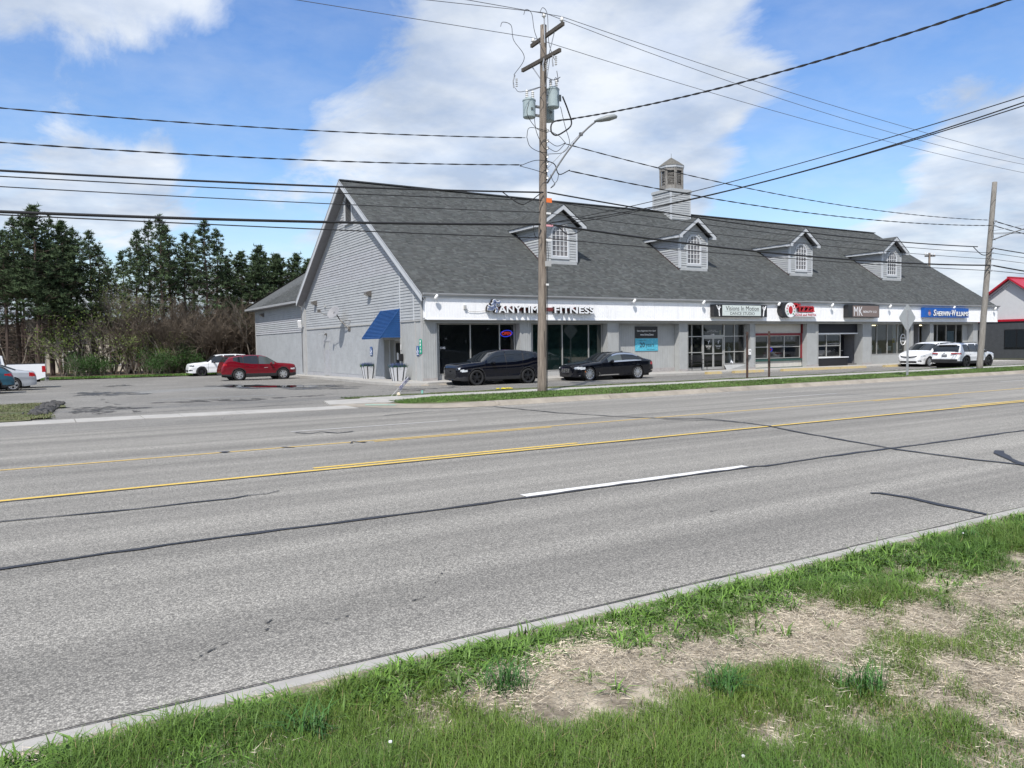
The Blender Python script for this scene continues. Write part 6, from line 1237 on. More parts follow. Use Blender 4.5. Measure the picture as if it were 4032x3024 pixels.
b = MB(); b.box(5.80, 5.87, -W + .12, W - .12, .65, 1.37); obj('tailgate', b, p_wht, tr, local=True); b = MB(); b.box(3.99, 5.8, -W + .1, W - .1, .6, .7); obj('bed_floor', b, m_clad, tr, local=True)
b = MB(); b.box(5.82, 6.02, -W + .02, W - .02, .42, .64); obj('rear_bumper', b, m_chrome, tr, local=True); b = MB(); b.box(5.9, 6.03, -W + .0, -W + .3, .47, .6); b.box(6.0, 6.03, -.5, .5, .46, .6); obj('bumper_pad', b, m_clad, tr, local=True)
b = MB(); b.box(.4, 5.6, -.7, .7, .35, .6); obj('chassis', b, m_well, tr, local=True)
for cx in (1.05, 4.72):
    for sg in (1, -1): wheel(tr, cx, sg * .86, .41, .27, sg, m_alloy, 6)
# ---------------------------------------------------------------- poles, wires, street furniture
m_pole = mat('pole_wood', (.15, .12, .095), .95, col2=(.34, .29, .24), vscale=5, stretch=(5, 5, .3), bump=.9, bscale=25, dirt=((.045, .035, .028), 3, .8, (6, 6, .22)))
m_arm = mat('crossarm_wood', (.075, .065, .055), .95, var=.3, vscale=6, bump=.4)
m_galv = mat('galvanised', (.42, .43, .44), .5, metal=.5, var=.1, vscale=6); m_trf = mat('transformer_grey', (.33, .40, .41), .45, var=.07, vscale=3, dirt=((.2, .22, .22), 3, .4, (1, 1, .3)))
m_porc = mat('porcelain', (.66, .66, .64), .25); m_wire = mat('black_cable', (.012, .012, .013), .6); m_wireg = mat('bare_conductor', (.10, .10, .11), .5, metal=.3); m_tagw = mat('tag_white', (.75, .75, .73), .6)
PY = 25.2
def wood_pole(b, p0, p1, r0, r1, n_=14, seg=14):
    P0, P1 = Vector(p0), Vector(p1); pts, rs = [], []
    for i in range(n_ + 1):
        t = i / n_; p = P0.lerp(P1, t) + Vector((R.uniform(-.008, .008), R.uniform(-.008, .008), 0)); pts.append(tuple(p)); rs.append(r0 + (r1 - r0) * t)
    b.tube(pts, rs, seg)
pole = thing('utility_pole', 'tall weathered wooden utility pole with two crossarms and three grey transformers', 'utility pole', (16.68, PY, 0))
b = MB(); wood_pole(b, (16.68, PY, -.3), (16.97, PY, 13.92), .185, .12, 20); obj('shaft', b, m_pole, pole, smooth=True)
def px(z): return 16.68 + .29 * z / 13.92
for z in (12.0, 9.0, 6.2, 4.2, 2.4):
    b = MB(); b.beam((px(z) - .02, PY - .19, z), (px(z) - .02 + R.uniform(-.02, .02), PY - .19, z - R.uniform(.5, 1.2)), .012, .01); obj('check_crack', b, m_seam, pole)
# crossarms: both swing towards the camera side at the right end
def crossarm(p, q, z, braces):
    b = MB(); b.beam(p, q, .10, .13); a = obj('crossarm', b, m_arm, pole); b = MB()
    for t, bz_ in braces:
        P = Vector(p).lerp(Vector(q), t); b.beam(tuple(P), (px(bz_), PY - .17, bz_), .012, .045)
    obj('brace', b, m_galv, a); return a
# the arm's near end projects right and up: y falls along it
A1 = ((17.0, 26.1, 13.45), (16.87, 23.76, 13.47)); A2 = ((16.76, 26.4, 12.57), (16.85, 23.95, 12.59))
crossarm(*A1, 13.3, [(.75, 12.3)]); crossarm(*A2, 12.36, [(.25, 11.6), (.75, 11.6)])
def insulator(x, y, z, par=pole, h_=.2, r_=.09, name='insulator'):
    b = MB(); b.lathe([(.02, z), (r_ * .6, z + h_ * .2), (r_, z + h_ * .35), (r_ * .55, z + h_ * .45), (r_ * .85, z + h_ * .7), (r_ * .4, z + h_ * .85), (.02, z + h_)], (x, y, 0), seg=10); return obj(name, b, m_porc, par, smooth=True)
I1, I2, I3 = (A1[0][0], A1[0][1] - .12, 13.53), (16.86, PY - .2, 14.1), (A1[1][0], A1[1][1] + .1, 13.55)
insulator(*I1); insulator(*I2); insulator(*I3); b = MB(); b.beam((16.9, PY - .18, 13.2), (16.87, PY - .2, 14.1), .04, .04); obj('top_bracket', b, m_galv, pole)
def fuse(x, y, z):
    b = MB(); b.tube([(x, y, z), (x - .08, y, z - .25), (x - .05, y, z - .5)], [.03, .025, .03], 6); f = obj('fuse_cutout', b, m_galv, pole); b = MB()
    for i in range(5): b.lathe([(.02, z - .12 - i * .07), (.055, z - .14 - i * .07), (.02, z - .16 - i * .07)], (x + .08, y, 0), seg=8)
    obj('insulator', b, m_porc, f)
fuse(16.66, 26.8, 12.50); fuse(16.80, 24.9, 12.60); fuse(16.85, 24.35, 12.62)
for i, (x, y, zb, h_) in enumerate(((16.44, PY + .25, 10.47, .62), (17.35, PY - .02, 10.90, .66), (17.5, PY + .55, 10.55, .62))):
    b = MB(); r_ = .24; b.lathe([(r_ * .9, zb), (r_, zb + .03), (r_, zb + h_), (r_ * 1.06, zb + h_), (r_ * 1.06, zb + h_ + .04), (r_ * .6, zb + h_ + .12), (.02, zb + h_ + .14)], (x, y, 0), seg=20); t = obj('transformer', b, m_trf, pole, smooth=False)
    t.data.polygons.foreach_set('use_smooth', [True] * len(t.data.polygons)) if False else None
    b = MB(); b.box(min(x, px(zb)) , max(x, px(zb)), y - .04, y + .04, zb + .12, zb + .18); b.box(min(x, px(zb)), max(x, px(zb)), y - .04, y + .04, zb + .45, zb + .51); obj('bracket', b, m_galv, t)
    for s_ in (-.13, .13):
        z0 = zb + h_ + .08; pr = [(.03, z0)] + [(.065 if k % 2 == 0 else .04, z0 + .04 + k * .035) for k in range(7)] + [(.02, z0 + .32)]; b = MB(); b.lathe(pr, (x + s_, y - .05, 0), seg=10); obj('bushing', b, m_porc, t)
    b = MB(); b.box(x + .1, x + .2, y - .262, y - .25, zb + .2, zb + .45) if i == 1 else b.box(x - .08, x + .02, y - .262, y - .25, zb + .25, zb + .33); obj('marking', b, mat('marking_grey', (.10, .12, .12), .6), t)
# rack of spools
for z in (9.94, 9.56, 9.3, 8.98, 8.72, 8.46, 8.2):
    b = MB(); b.lathe([(.02, z - .05), (.05, z - .05), (.03, z), (.05, z + .05), (.02, z + .05)], (px(z) + .05, PY - .24, 0), seg=10); obj('spool', b, m_porc, pole)
b = MB(); b.box(px(9) + .02, px(9) + .06, PY - .2, PY - .17, 8.1, 10.05); obj('rack', b, m_arm, pole)
for z, m, w_ in ((7.38, mat('orange_tag', (.85, .18, .03), .6), .24), (6.84, m_tagw, .2), (6.38, mat('pink_tag', (.75, .35, .38), .6), .3), (5.84, m_tagw, .26), (4.15, m_tagw, .12)):
    b = MB(); b.box(px(z) + .02, px(z) + .02 + w_, PY - .24, PY - .22, z - (.12 if z > 7 else .02), z + .05); obj('tag', b, m, pole)
b = MB(); b.box(px(5) + .0, px(5) + .22, PY - .28, PY - .18, 4.85, 5.05); obj('junction_box', b, m_trim, pole)
b = MB(); b.tube([(px(5) + .1, PY - .21, 5.8), (px(5) + .13, PY - .22, 5.3), (px(5) + .1, PY - .21, 4.85), (px(3) + .1, PY - .22, 3.0), (px(0) + .1, PY - .23, .0)], .012, 5); obj('ground_wire', b, m_wire, pole)
def arcw(pts, r_=.012, name='jumper', m=m_wire, par=pole, n_=10):
    """smooth wire through points (Catmull-Rom)"""
    P = [Vector(p) for p in pts]; P = [P[0] * 2 - P[1]] + P + [P[-1] * 2 - P[-2]]; o = []
    for i in range(1, len(P) - 2):
        for k in range(n_):
            t = k / n_; a, b_, c, d = P[i - 1], P[i], P[i + 1], P[i + 2]
            o.append(tuple(.5 * ((2 * b_) + (c - a) * t + (2 * a - 5 * b_ + 4 * c - d) * t * t + (3 * b_ - a - 3 * c + d) * t ** 3)))
    o.append(tuple(P[-2])); b = MB(); b.tube(o, r_, 5, cap=False); return obj(name, b, m, par, smooth=True)
y = PY - .3
arcw([(14.9, y, 13.38), (15.0, y, 13.55), (15.35, y, 13.5), (15.45, y, 13.0), (15.9, y, 12.45), (16.62, 26.8, 12.5)], m=m_wireg)
arcw([(15.9, y, 14.0), (16.0, y, 14.2), (16.25, y, 14.1), (16.4, y, 13.4), (16.9, y, 12.6)], m=m_wireg); arcw([(16.6, y, 14.2), (16.75, y, 14.42), (16.95, y, 14.2), (17.0, y, 13.2), (17.25, y, 12.6)], m=m_wireg)
arcw([(16.66, 26.8, 12.0), (16.6, 26.3, 11.7), (16.6, y, 11.5), (16.3, y, 11.35), (16.32, PY + .2, 11.42)], m=m_wireg); arcw([(17.0, 24.4, 12.0), (17.2, 24.6, 11.7), (17.3, y, 11.95), (17.42, PY, 11.95)], m=m_wireg)
arcw([(16.85, 24.9, 11.9), (17.2, y, 11.85), (17.5, y, 12.0), (17.48, PY, 11.96)], m=m_wireg); arcw([(16.08, y, 10.85), (16.0, y, 10.4), (16.4, y, 9.95), (px(9.9), y, 9.85)]); arcw([(16.3, y, 10.35), (16.4, y, 9.8), (16.7, y, 9.3), (px(9), y, 9.2)])
arcw([(17.6, y, 11.3), (17.85, y, 10.8), (18.0, y, 10.3), (17.6, y, 9.95), (17.25, y, 9.8), (17.05, y, 9.95), (17.2, y, 10.3), (17.9, 24.6, 10.42)], .03); arcw([(17.5, y, 10.9), (17.7, y, 10.2), (17.9, y, 9.6), (17.6, y, 9.2), (px(9.3), y, 9.05)])
arcw([(px(9.9), y, 9.94), (17.4, y, 9.8), (17.7, y, 9.57)]); arcw([(px(9.5), y, 9.56), (17.3, y, 9.4), (17.72, y, 9.57)]); arcw([(px(9.3), y, 9.3), (17.3, y, 9.2), (17.72, y, 9.57)]); arcw([(15.96, y, 9.57), (16.05, y, 9.9), (16.4, y, 9.95), (px(9.9), y, 9.9)]); arcw([(15.96, y, 9.57), (16.1, y, 9.25), (16.5, y, 9.1), (px(9), y, 9.1)])
arcw([(15.82, PY, 8.56), (16.3, y, 8.75), (px(8.7), y, 8.8)]); arcw([(15.82, PY, 8.56), (16.3, y, 8.4), (px(8.3), y, 8.3)]); arcw([(17.9, y, 8.56), (17.4, y, 8.35), (17.2, y, 8.7), (px(8.7), y, 8.8)], .02); arcw([(17.0, y, 8.3), (17.1, y, 8.1), (17.2, y, 7.95), (17.0, y, 7.8), (17.3, y, 8.1), (17.38, y, 8.4)])
arcw([(16.2, y, 6.42), (16.25, y, 6.0), (16.4, y, 5.9), (16.5, y, 6.1), (16.45, y, 6.4)]); arcw([(15.0, PY, 7.56), (15.6, y, 7.1), (16.0, y, 7.2), (16.6, y, 7.6)], .02); arcw([(17.3, y, 6.4), (17.7, y, 6.12), (18.1, y, 6.15), (18.4, y, 6.3)], .02)
# street lamps on arms
def street_lamp(label, p0, p1, p2):
    s = thing('street_lamp', label, 'street lamp', p0, 'street lamps on the utility poles'); o = []
    P0, P1, P2 = Vector(p0), Vector(p1), Vector(p2)
    for i in range(13): t = i / 12; o.append(tuple(P0 * (1 - t) ** 2 + P1 * 2 * t * (1 - t) + P2 * t * t))
    b = MB(); b.tube(o, .035, 8); obj('arm', b, mat('lamp_arm_grey', (.16, .165, .17), .55, metal=.2), s, smooth=True); mid = Vector(o[8])
    b = MB(); b.tube([p0[:2] + (p0[2] + .55,), tuple(mid + Vector((0, 0, .07))), o[11]], .009, 5); b.box(mid.x - .05, mid.x + .08, mid.y - .04, mid.y + .04, mid.z - .02, mid.z + .1); obj('stay_wire', b, MATS['lamp_arm_grey'], s)
    d = (P2 - P1).normalized(); h_ = Vector((d.x, d.y, d.z * .55)).normalized(); b = MB()
    b.tube([tuple(P2 - h_ * .05), tuple(P2 + h_ * .15), tuple(P2 + h_ * .5), tuple(P2 + h_ * .8), tuple(P2 + h_ * .86)], [.05, .13, .19, .14, .03], 10); b.v = [(x, y_, P2.z + (z - P2.z) * .55 + .02) for x, y_, z in b.v]; obj('lamp_head', b, mat('lamp_head_grey', (.24, .26, .26), .45), s, smooth=True)
    return s
street_lamp('grey street lamp on a curved arm reaching out from the tall utility pole', (16.95, PY - .15, 8.0), (17.9, PY - .6, 9.75), (18.55, PY - 1.1, 10.28))
street_lamp('street lamp arm running out of the picture from the right-hand leaning pole', (48.6, PY, 7.62), (50.5, PY - 1.6, 8.6), (52.2, PY - 3.2, 8.9))
# right pole, leaning
rp = thing('utility_pole', 'bare leaning utility pole in the grass strip beside the white SUV', 'utility pole', (47.4, PY - .05, 0)); b = MB(); wood_pole(b, (47.4, PY - .05, -.3), (48.88, PY, 11.05), .175, .135, 16)
obj('shaft', b, mat('pole_grey', (.17, .155, .135), .95, col2=(.28, .265, .24), vscale=4, stretch=(5, 5, .35), bump=.6, bscale=25), rp, smooth=True)
for z in (8.73, 8.45, 7.14, 6.85, 6.5, 6.13, 5.82):
    b = MB(); x = 47.4 + 1.48 * z / 11.05; b.box(x - .12, x + .14, PY - .26, PY - .2, z - .04, z + .04); obj('clamp', b, m_galv, rp)
arcw([(46.7, PY, 7.14), (47.0, PY - .3, 6.7), (47.7, PY - .3, 6.75), (48.3, PY - .3, 7.12)], .025, par=rp); arcw([(48.5, PY - .3, 8.7), (48.2, PY - .3, 8.3), (48.3, PY - .3, 7.7), (48.5, PY - .3, 7.6)], par=rp)
# far pole
fp = thing('utility_pole', 'distant utility pole with one crossarm showing over the mall roof end', 'utility pole', (110, 65.5, 0)); b = MB(); b.tube([(110, 65.5, -.5), (110, 65.5, 14.1)], [.2, .15], 8); obj('shaft', b, m_pole, fp); b = MB(); b.beam((108.9, 65.5, 13.6), (111.4, 65.5, 13.75), .12, .22); obj('crossarm', b, m_arm, fp)
b = MB()
for x in (108.95, 109.5, 110.6, 111.3): b.lathe([(.07, 13.7), (.09, 13.95), (.03, 14.1)], (x, 65.5, 0), seg=6)
obj('insulator', b, m_porc, fp)
# ---- wires. along the pole line: quadratic through three (x, z) points, extended
def quad_z(p, q, r_):
    (x0, z0), (x1, z1), (x2, z2) = p, q, r_
    def f(x): return z0 * (x - x1) * (x - x2) / ((x0 - x1) * (x0 - x2)) + z1 * (x - x0) * (x - x2) / ((x1 - x0) * (x1 - x2)) + z2 * (x - x0) * (x - x1) / ((x2 - x0) * (x2 - x1))
    return f
def wire(label, pts, r_, m=None, twist=False, name='power_line', cat='power line'):
    b = MB(); b.tube(pts, r_ * (.45 if twist else 1), 6, cap=True)
    if twist:
        for ph in (0, math.pi):
            q = [];
            for i in range(len(pts) - 1):
                P, Q = Vector(pts[i]), Vector(pts[i + 1]); n_ = 6
                for k in range(n_): t = k / n_; s_ = (i * n_ + k) * .75 + ph; q.append(tuple(P.lerp(Q, t) + Vector((0, math.cos(s_) * r_ * .55, math.sin(s_) * r_ * .6))))
            b.tube(q, r_ * .55, 4, cap=False)
    return tag(obj(name, b, m or m_wire, smooth=True), label, cat)
def span(f, x0, x1, yy=PY, n_=30): return [(x0 + (x1 - x0) * i / n_, yy, f(x0 + (x1 - x0) * i / n_)) for i in range(n_ + 1)]
wl = [('topmost of the left-hand cables, twisted, ending in a splice before the pole', (-.47, 8.34), (6.3, 8.70), (15.96, 9.57), .022, True), ('second twisted power cable on the left, meeting the pole below the street lamp rack', (-.51, 7.44), (7.52, 7.85), (15.82, 8.56), .025, True),
      ('thick black cable on the left crossing just above the gable peak', (-.54, 6.70), (7.51, 7.05), (16.73, 7.63), .030, False), ('thin cable just under the thick cable at the gable peak', (-.54, 6.55), (7.51, 6.85), (16.67, 7.33), .016, False),
      ('thin cable crossing the louvre vent left of the pole', (-.55, 6.28), (7.5, 6.51), (16.58, 6.87), .014, False), ('thickest black cable on the left, crossing the gable below the louvre vent', (-.58, 5.62), (7.48, 5.91), (16.57, 6.42), .042, False),
      ('thin cable just below the thickest cable left of the pole', (-.58, 5.54), (7.47, 5.69), (16.57, 5.91), .018, False)]
for lab, p, q, r_, rr, tw in wl:
    x_end = r_[0]; wire(lab, span(quad_z(p, q, r_), -12, x_end, PY - .2), rr, twist=tw, cat='cable' if not tw else 'power line')
wr_ = [('twisted power cable from the tall pole passing above the cupola shoulder to the leaning pole', (17.7, 9.57), (28.9, 8.72), (47.9, 8.74), .022, True), ('second twisted power cable between the two poles, crossing the cupola box', (17.9, 8.56), (28.9, 8.03), (48.3, 8.45), .026, True),
       ('thick cable skimming the mall ridge between the poles', (16.92, 7.65), (28.95, 7.11), (46.77, 7.14), .028, False), ('thin cable just under the ridge line between the poles', (16.92, 7.32), (28.95, 6.88), (48.17, 6.85), .014, False),
       ('thin cable across the dormer roofs between the poles', (16.9, 6.87), (27.29, 6.58), (48.18, 6.50), .013, False), ('thickest cable crossing the dormer windows between the poles', (16.9, 6.45), (27.29, 6.01), (48.1, 6.13), .040, False), ('thin cable across the lower part of the dormer windows', (16.9, 5.91), (27.29, 5.78), (48.11, 5.82), .017, False)]
for lab, p, q, r_, rr, tw in wr_: wire(lab, span(quad_z(p, q, r_), p[0], r_[0], PY - .2), rr, twist=tw, cat='cable' if not tw else 'power line')
for i, (z0, z1, rr) in enumerate(((8.73, 8.35, .03), (8.45, 8.1, .026), (7.14, 6.97, .028), (6.85, 6.72, .014), (6.5, 6.39, .013), (6.13, 5.88, .04), (5.82, 5.75, .017))):
    x0 = 48.5; sl = (z1 - z0) / (52.4 - x0); S_ = 30; wire(['topmost twisted', 'second twisted', 'third', 'fourth', 'fifth', 'thick sixth', 'lowest'][i] + ' line leaving the leaning pole to the right', [(x0 + 1.5 * k, PY - .2, z0 + sl * 1.5 * k * (1 - k * 1.5 / S_)) for k in range(21)], rr, twist=i < 2, cat='cable')
# primaries on top
for lab, a, c, m1, e, yy in (('highest bare conductor over the tall pole, on its nearer arm end', (13.73, 14.18), (17.12, 13.62 + .83), (28.94, 13.65), (52.19, 12.77), PY), ('middle bare conductor over the pole top', (12.09, 13.84), (16.86, 14.28), (28.95, 13.24), (52.2, 12.43), PY), ('lowest bare conductor, on the far end of the upper crossarm', (7.57, 12.89), (16.6, 13.46), (28.95, 12.57), (52.22, 11.93), PY)):
    P_ = dict(highest=I3, middle=I2, lowest=I1)[lab.split()[0]]; zt = P_[2] + .2
    # scale the observed points, read on y = 25.2, to the conductor's own plane
    k = P_[1] / PY; sc = lambda q: (q[0] * k, 1.9 + (q[1] - 1.9) * k)
    A_, M1, E_ = sc(a), sc(m1), sc(e); f = quad_z((P_[0], zt), M1, E_); pts = [(A_[0] - (P_[0] - A_[0]) * t, P_[1], A_[1] - (zt - A_[1]) * t) for t in (4, 3, 2, 1, 0)] + [(P_[0], P_[1], zt)]
    wire(lab, pts + span(f, P_[0] + .8, E_[0] + 20, P_[1], 26), .011, m_wireg)
# services crossing the road towards the viewer's side
def drop(label, S_, E_, a, t1, rr, tw=False):
    S_, E_ = Vector(S_), Vector(E_); pts = []
    for i in range(41):
        t = t1 * i / 40; p = S_ + (E_ - S_) * t; p.z -= 4 * a * t * (1 - t) if t < 1 else 4 * a * (1 - t) * t; pts.append(tuple(p))
    return wire(label, pts, rr, twist=tw, cat='cable')
drop('heavy twisted cable swinging over the road from the transformers to the top right', (17.3, 25.0, 10.35), (19.13, 9.61, 9.5), .325, 1.5, .03, True)
drop('upper of the three thin lines rising to the right edge across the road', (17., 25.0, 6.5), (19.94, 9.65, 7.5), .225, 1.5, .012); drop('middle of the three lines rising to the right edge across the road', (17., 25.0, 6.5), (20.46, 9.9, 7.5), .4, 1.5, .016); drop('lower of the three lines rising to the right edge across the road', (17.2, 25.0, 6.4), (20.75, 10.04, 7.5), .30, 1.5, .014)
for i, (z0, z1) in enumerate(((8.05, 9.6), (8.0, 9.3))): drop(['upper', 'lower'][i] + ' thin service line leaving the leaning pole towards the road', (48.6, PY, z0), (58, 10, z1), .6, 1.1, .012)
# ---- diamond road sign from behind, bare posts
s = thing('road_sign', 'bare metal back of a diamond road sign on a grey post at the far kerb', 'road sign', (36.7, 23, 0)); cx, cz, h_ = 36.74, 2.93, .66
b = MB(); a = .045; V = [(cx - h_ * math.cos(t) * 1, 22.95, cz + h_ * math.sin(t)) for t in [0, .07, math.pi / 2 - .07, math.pi / 2 + .07, math.pi - .07, math.pi + .07, 1.5 * math.pi - .07, 1.5 * math.pi + .07, 2 * math.pi - .07]][1:]
b.prism([(v[0], v[2]) for v in V], 'y', 22.95, 22.96); s_ = obj('sign_plate', b, mat('sign_back', (.40, .42, .42), .55, metal=.3, var=.06, vscale=5), s); b = MB(); b.prism([(-.0, 0)] * 3, 'y', 0, 0) if False else None
b = MB(); b.box(cx - .035, cx + .035, 22.96 - .07, 22.95, 0, 3.32); b.box(cx - .06, cx - .035, 22.93, 22.95, 0, 3.32); b.box(cx + .035, cx + .06, 22.93, 22.95, 0, 3.32); obj('post', b, m_galv, s)
for z in (2.6, 3.1): b = MB(); b.lathe([(.018, 22.87), (.018, 22.89)], (cx, 0, z), axis='y', seg=8); obj('bolt', b, m_galv, s)
m_rust = mat('rusty_post', (.075, .045, .035), .85, var=.25, vscale=6)
for i, (x, y, h_) in enumerate(((30.75, 27.7, 2.38), (32.42, 27.75, 2.40))):
    b = MB(); b.box(x - .04, x + .04, y - .03, y + .03, -.1, h_); b.box(x - .06, x - .04, y - .03, y - .01, -.1, h_); b.box(x + .04, x + .06, y - .03, y - .01, -.1, h_)
    tag(obj('sign_post', b, m_rust), ['rusty brown empty sign post before the pier between dance studio and pizza shop', 'rusty brown empty sign post before the pizza shop window'][i], 'post', 'two rusty empty posts at the lot edge')
# yard sign blown over, markers
s = thing('yard_sign', 'small blue and white yard sign leaning over on its wire legs at the driveway corner', 'yard sign', (11.0, 26.3, 0)); b = MB(); b.tube([(10.92, 26.4, .05), (11.25, 26.36, .40)], .008, 5); b.tube([(11.05, 26.25, .05), (11.36, 26.22, .38)], .008, 5); obj('wire_leg', b, m_galv, s)
b = MB(); b.beam((11.27, 26.3, .37), (11.62, 26.28, .73), .40, .012, up=(-.6, .55, .58)); obj('sign_face', b, mat('yard_sign_blue', (.06, .06, .30), .6, col2=(.7, .7, .75), vscale=9, detail=1), s)
b = MB(); b.beam((11.40, 26.29, .51), (11.46, 26.286, .57), .30, .02, up=(-.6, .55, .58)); obj('sign_stripe', b, m_white, s)
tag(obj('litter_cup', MB().lathe([(.035, .05), (.05, .17), (.045, .17), (.03, .06)], (12.99, 28.1, 0), seg=8), mat('mint_plastic', (.35, .75, .65), .5)), 'mint green marker flag cup standing on the verge by the driveway', 'marker'); tag(obj('litter_paper', MB().lathe([(.01, .04), (.08, .08), (.06, .16), (.01, .18)], (11.7, 27.4, 0), seg=5), mat('cream_paper', (.7, .6, .42), .8)), 'crumpled cream paper beside the fallen yard sign', 'litter')
m_dand = mat('yellow_flower', (.75, .6, .02), .7)
b = MB()
for k in range(26): x, y = 16.55 + R.uniform(-.35, .35), 27.8 + R.uniform(-.2, .2); b.lathe([(.005, .08), (.045, .11), (.01, .13)], (x, y, 0), seg=6)
o = obj('daffodils', b, m_dand, kind='stuff'); o['label'] = 'patch of small yellow flowers in the verge left of the utility pole'; o['category'] = 'flowers'
for i in range(4): tag(obj('litter_scrap', MB().lathe([(.003, .0), (.009, .004), (.008, .010), (.003, .012)], [(2.42, 2.2, .20), (6.85, 3.75, .20), (4.75, 3.45, .15), (1.25, 3.1, .2)][i], seg=5), m_white), ['white scrap of litter in the grass nearest the bottom edge', 'white scrap in the green tuft at the right edge', 'pale scrap on the straw patch near the kerb grass', 'tiny white scrap low in the lawn'][i], 'litter')
# ---------------------------------------------------------------- neighbouring building, house behind the trees
m_block = mat('dark_block', (.055, .06, .068), .85, var=.15, vscale=3, bump=.5, bscale=6); m_nwall = mat('pale_gable', (.56, .57, .58), .8, var=.04); m_rroof = mat('red_metal_roof', (.42, .012, .03), .4)
nb = thing('neighbour_shop', 'neighbouring building with dark block walls, red trim and a pale gable under a red roof', 'building', (80, 39.7, 0)); z0 = -.6
X0 = 80.0; yc = 39.7
b = MB(); b.box(X0, 110, 24, 50, z0, 3.42); obj('block_wall', b, m_block, nb)
b = MB(); b.box(X0 - .1, 110.1, 23.9, 50.1, 3.42, 3.62); obj('red_band', b, m_rroof, nb)
b = MB(); b.prism([(yc - 5.0, 3.62), (yc + 5.0, 3.62), (yc + 5.0, 3.75), (yc, 7.45), (yc - 5.0, 3.75)], 'x', X0 + .2, 110); obj('gable', b, m_nwall, nb)
for sy in (-1, 1):
    V = [(yc, 7.62), (yc + sy * 5.5, 3.55), (yc + sy * 5.5, 3.38), (yc, 7.45)]; b = MB(); b.prism(V if sy > 0 else V[::-1], 'x', X0 - .35, 110.3); obj('roof', b, m_rroof, nb)
    for j, (o1, o2) in enumerate(((.22, .36), (.46, .58))):
        V = [(yc, 7.62 - o1), (yc + sy * 5.2, 3.77 - o1), (yc + sy * 5.2, 3.77 - o2), (yc, 7.62 - o2)]; b = MB(); b.prism(V, 'x', X0 + .02 + .08 * j, X0 + .2); obj('rake_trim', b, m_nwall, nb)
b = MB(); b.box(X0 - .35, 110.3, yc - .12, yc + .12, 7.58, 7.68); obj('ridge', b, m_rroof, nb)
for y0_, y1_, zb_, zt_ in ((34.5, 40.1, .85, 2.65), (27, 32.5, .85, 2.65), (42.5, 43.9, -.3, 2.6)):
    f_ = obj('window', MB().box(X0 - .07, X0, y0_, y1_, zb_, zt_), m_black, nb); n_ = max(1, round((y1_ - y0_) / 1.1))
    for j in range(n_):
        a, c = y0_ + (y1_ - y0_) * j / n_ + .06, y0_ + (y1_ - y0_) * (j + 1) / n_ - .06; obj('pane', MB().box(X0 - .085, X0 - .07, a, c, zb_ + .08, zt_ - .08), g_car, f_)
verge('neighbour_lawn', [(77.5, 24), (80, 24), (80, 50), (77.5, 50)], lambda x, y: hgt(x, y) + .08, .8)
m_cr = mat('cream_siding', (.62, .58, .50), .8, var=.06, vscale=.6); m_hroof = mat('house_roof', (.16, .15, .14), .9)
hs_ = thing('house', 'cream gabled house half hidden by the trees behind the parking lot', 'house', (6, 92, 0))
b = MB(); b.prism([(1.2, -.5), (13, -.5), (13, 2.4), (7.4, 5.2), (3.2, 3.2), (1.2, 2.6)], 'y', 90, 100); obj('wall', b, m_cr, hs_)
b = MB(); b.prism([(13.6, 2.2), (7.4, 5.35), (1.2, 2.3), (1.2, 2.05), (7.4, 5.1), (13.6, 1.95)], 'y', 89.5, 101); obj('roof', b, m_hroof, hs_)
for x0 in (2.6, 6.7, 10):
    f_ = obj('window', MB().box(x0, x0 + 1.1, 89.93, 90, .4, 1.9), m_wfr, hs_); obj('pane', MB().box(x0 + .08, x0 + 1.02, 89.915, 89.93, .48, 1.82), g_car, f_)
# ---------------------------------------------------------------- trees
m_bark = mat('pine_bark', (.085, .062, .05), .95, var=.35, vscale=5, stretch=(1, 1, .3)); m_bark2 = mat('grey_bark', (.19, .165, .135), .95, var=.3, vscale=4)
m_needle = mat('pine_needles', (1, 1, 1), .75, tint='tint', spec=.25); m_leaf = mat('young_leaves', (1, 1, 1), .6, tint='tint', spec=.3); m_twig = mat('twigs', (.15, .12, .09), .9, var=.3, vscale=2)
def tris_np(C, D, Ls, Ws):
    """blades: C base (n,3), D unit direction, lengths, widths"""
    n = len(C); A = rng.normal(size=(n, 3)); S_ = np.cross(D, A); S_ /= np.linalg.norm(S_, axis=1, keepdims=True) + 1e-9
    V = np.empty((n, 3, 3)); V[:, 0] = C - S_ * Ws[:, None] / 2; V[:, 1] = C + S_ * Ws[:, None] / 2; V[:, 2] = C + D * Ls[:, None]
    return V.reshape(-1, 3), np.arange(3 * n).reshape(n, 3)
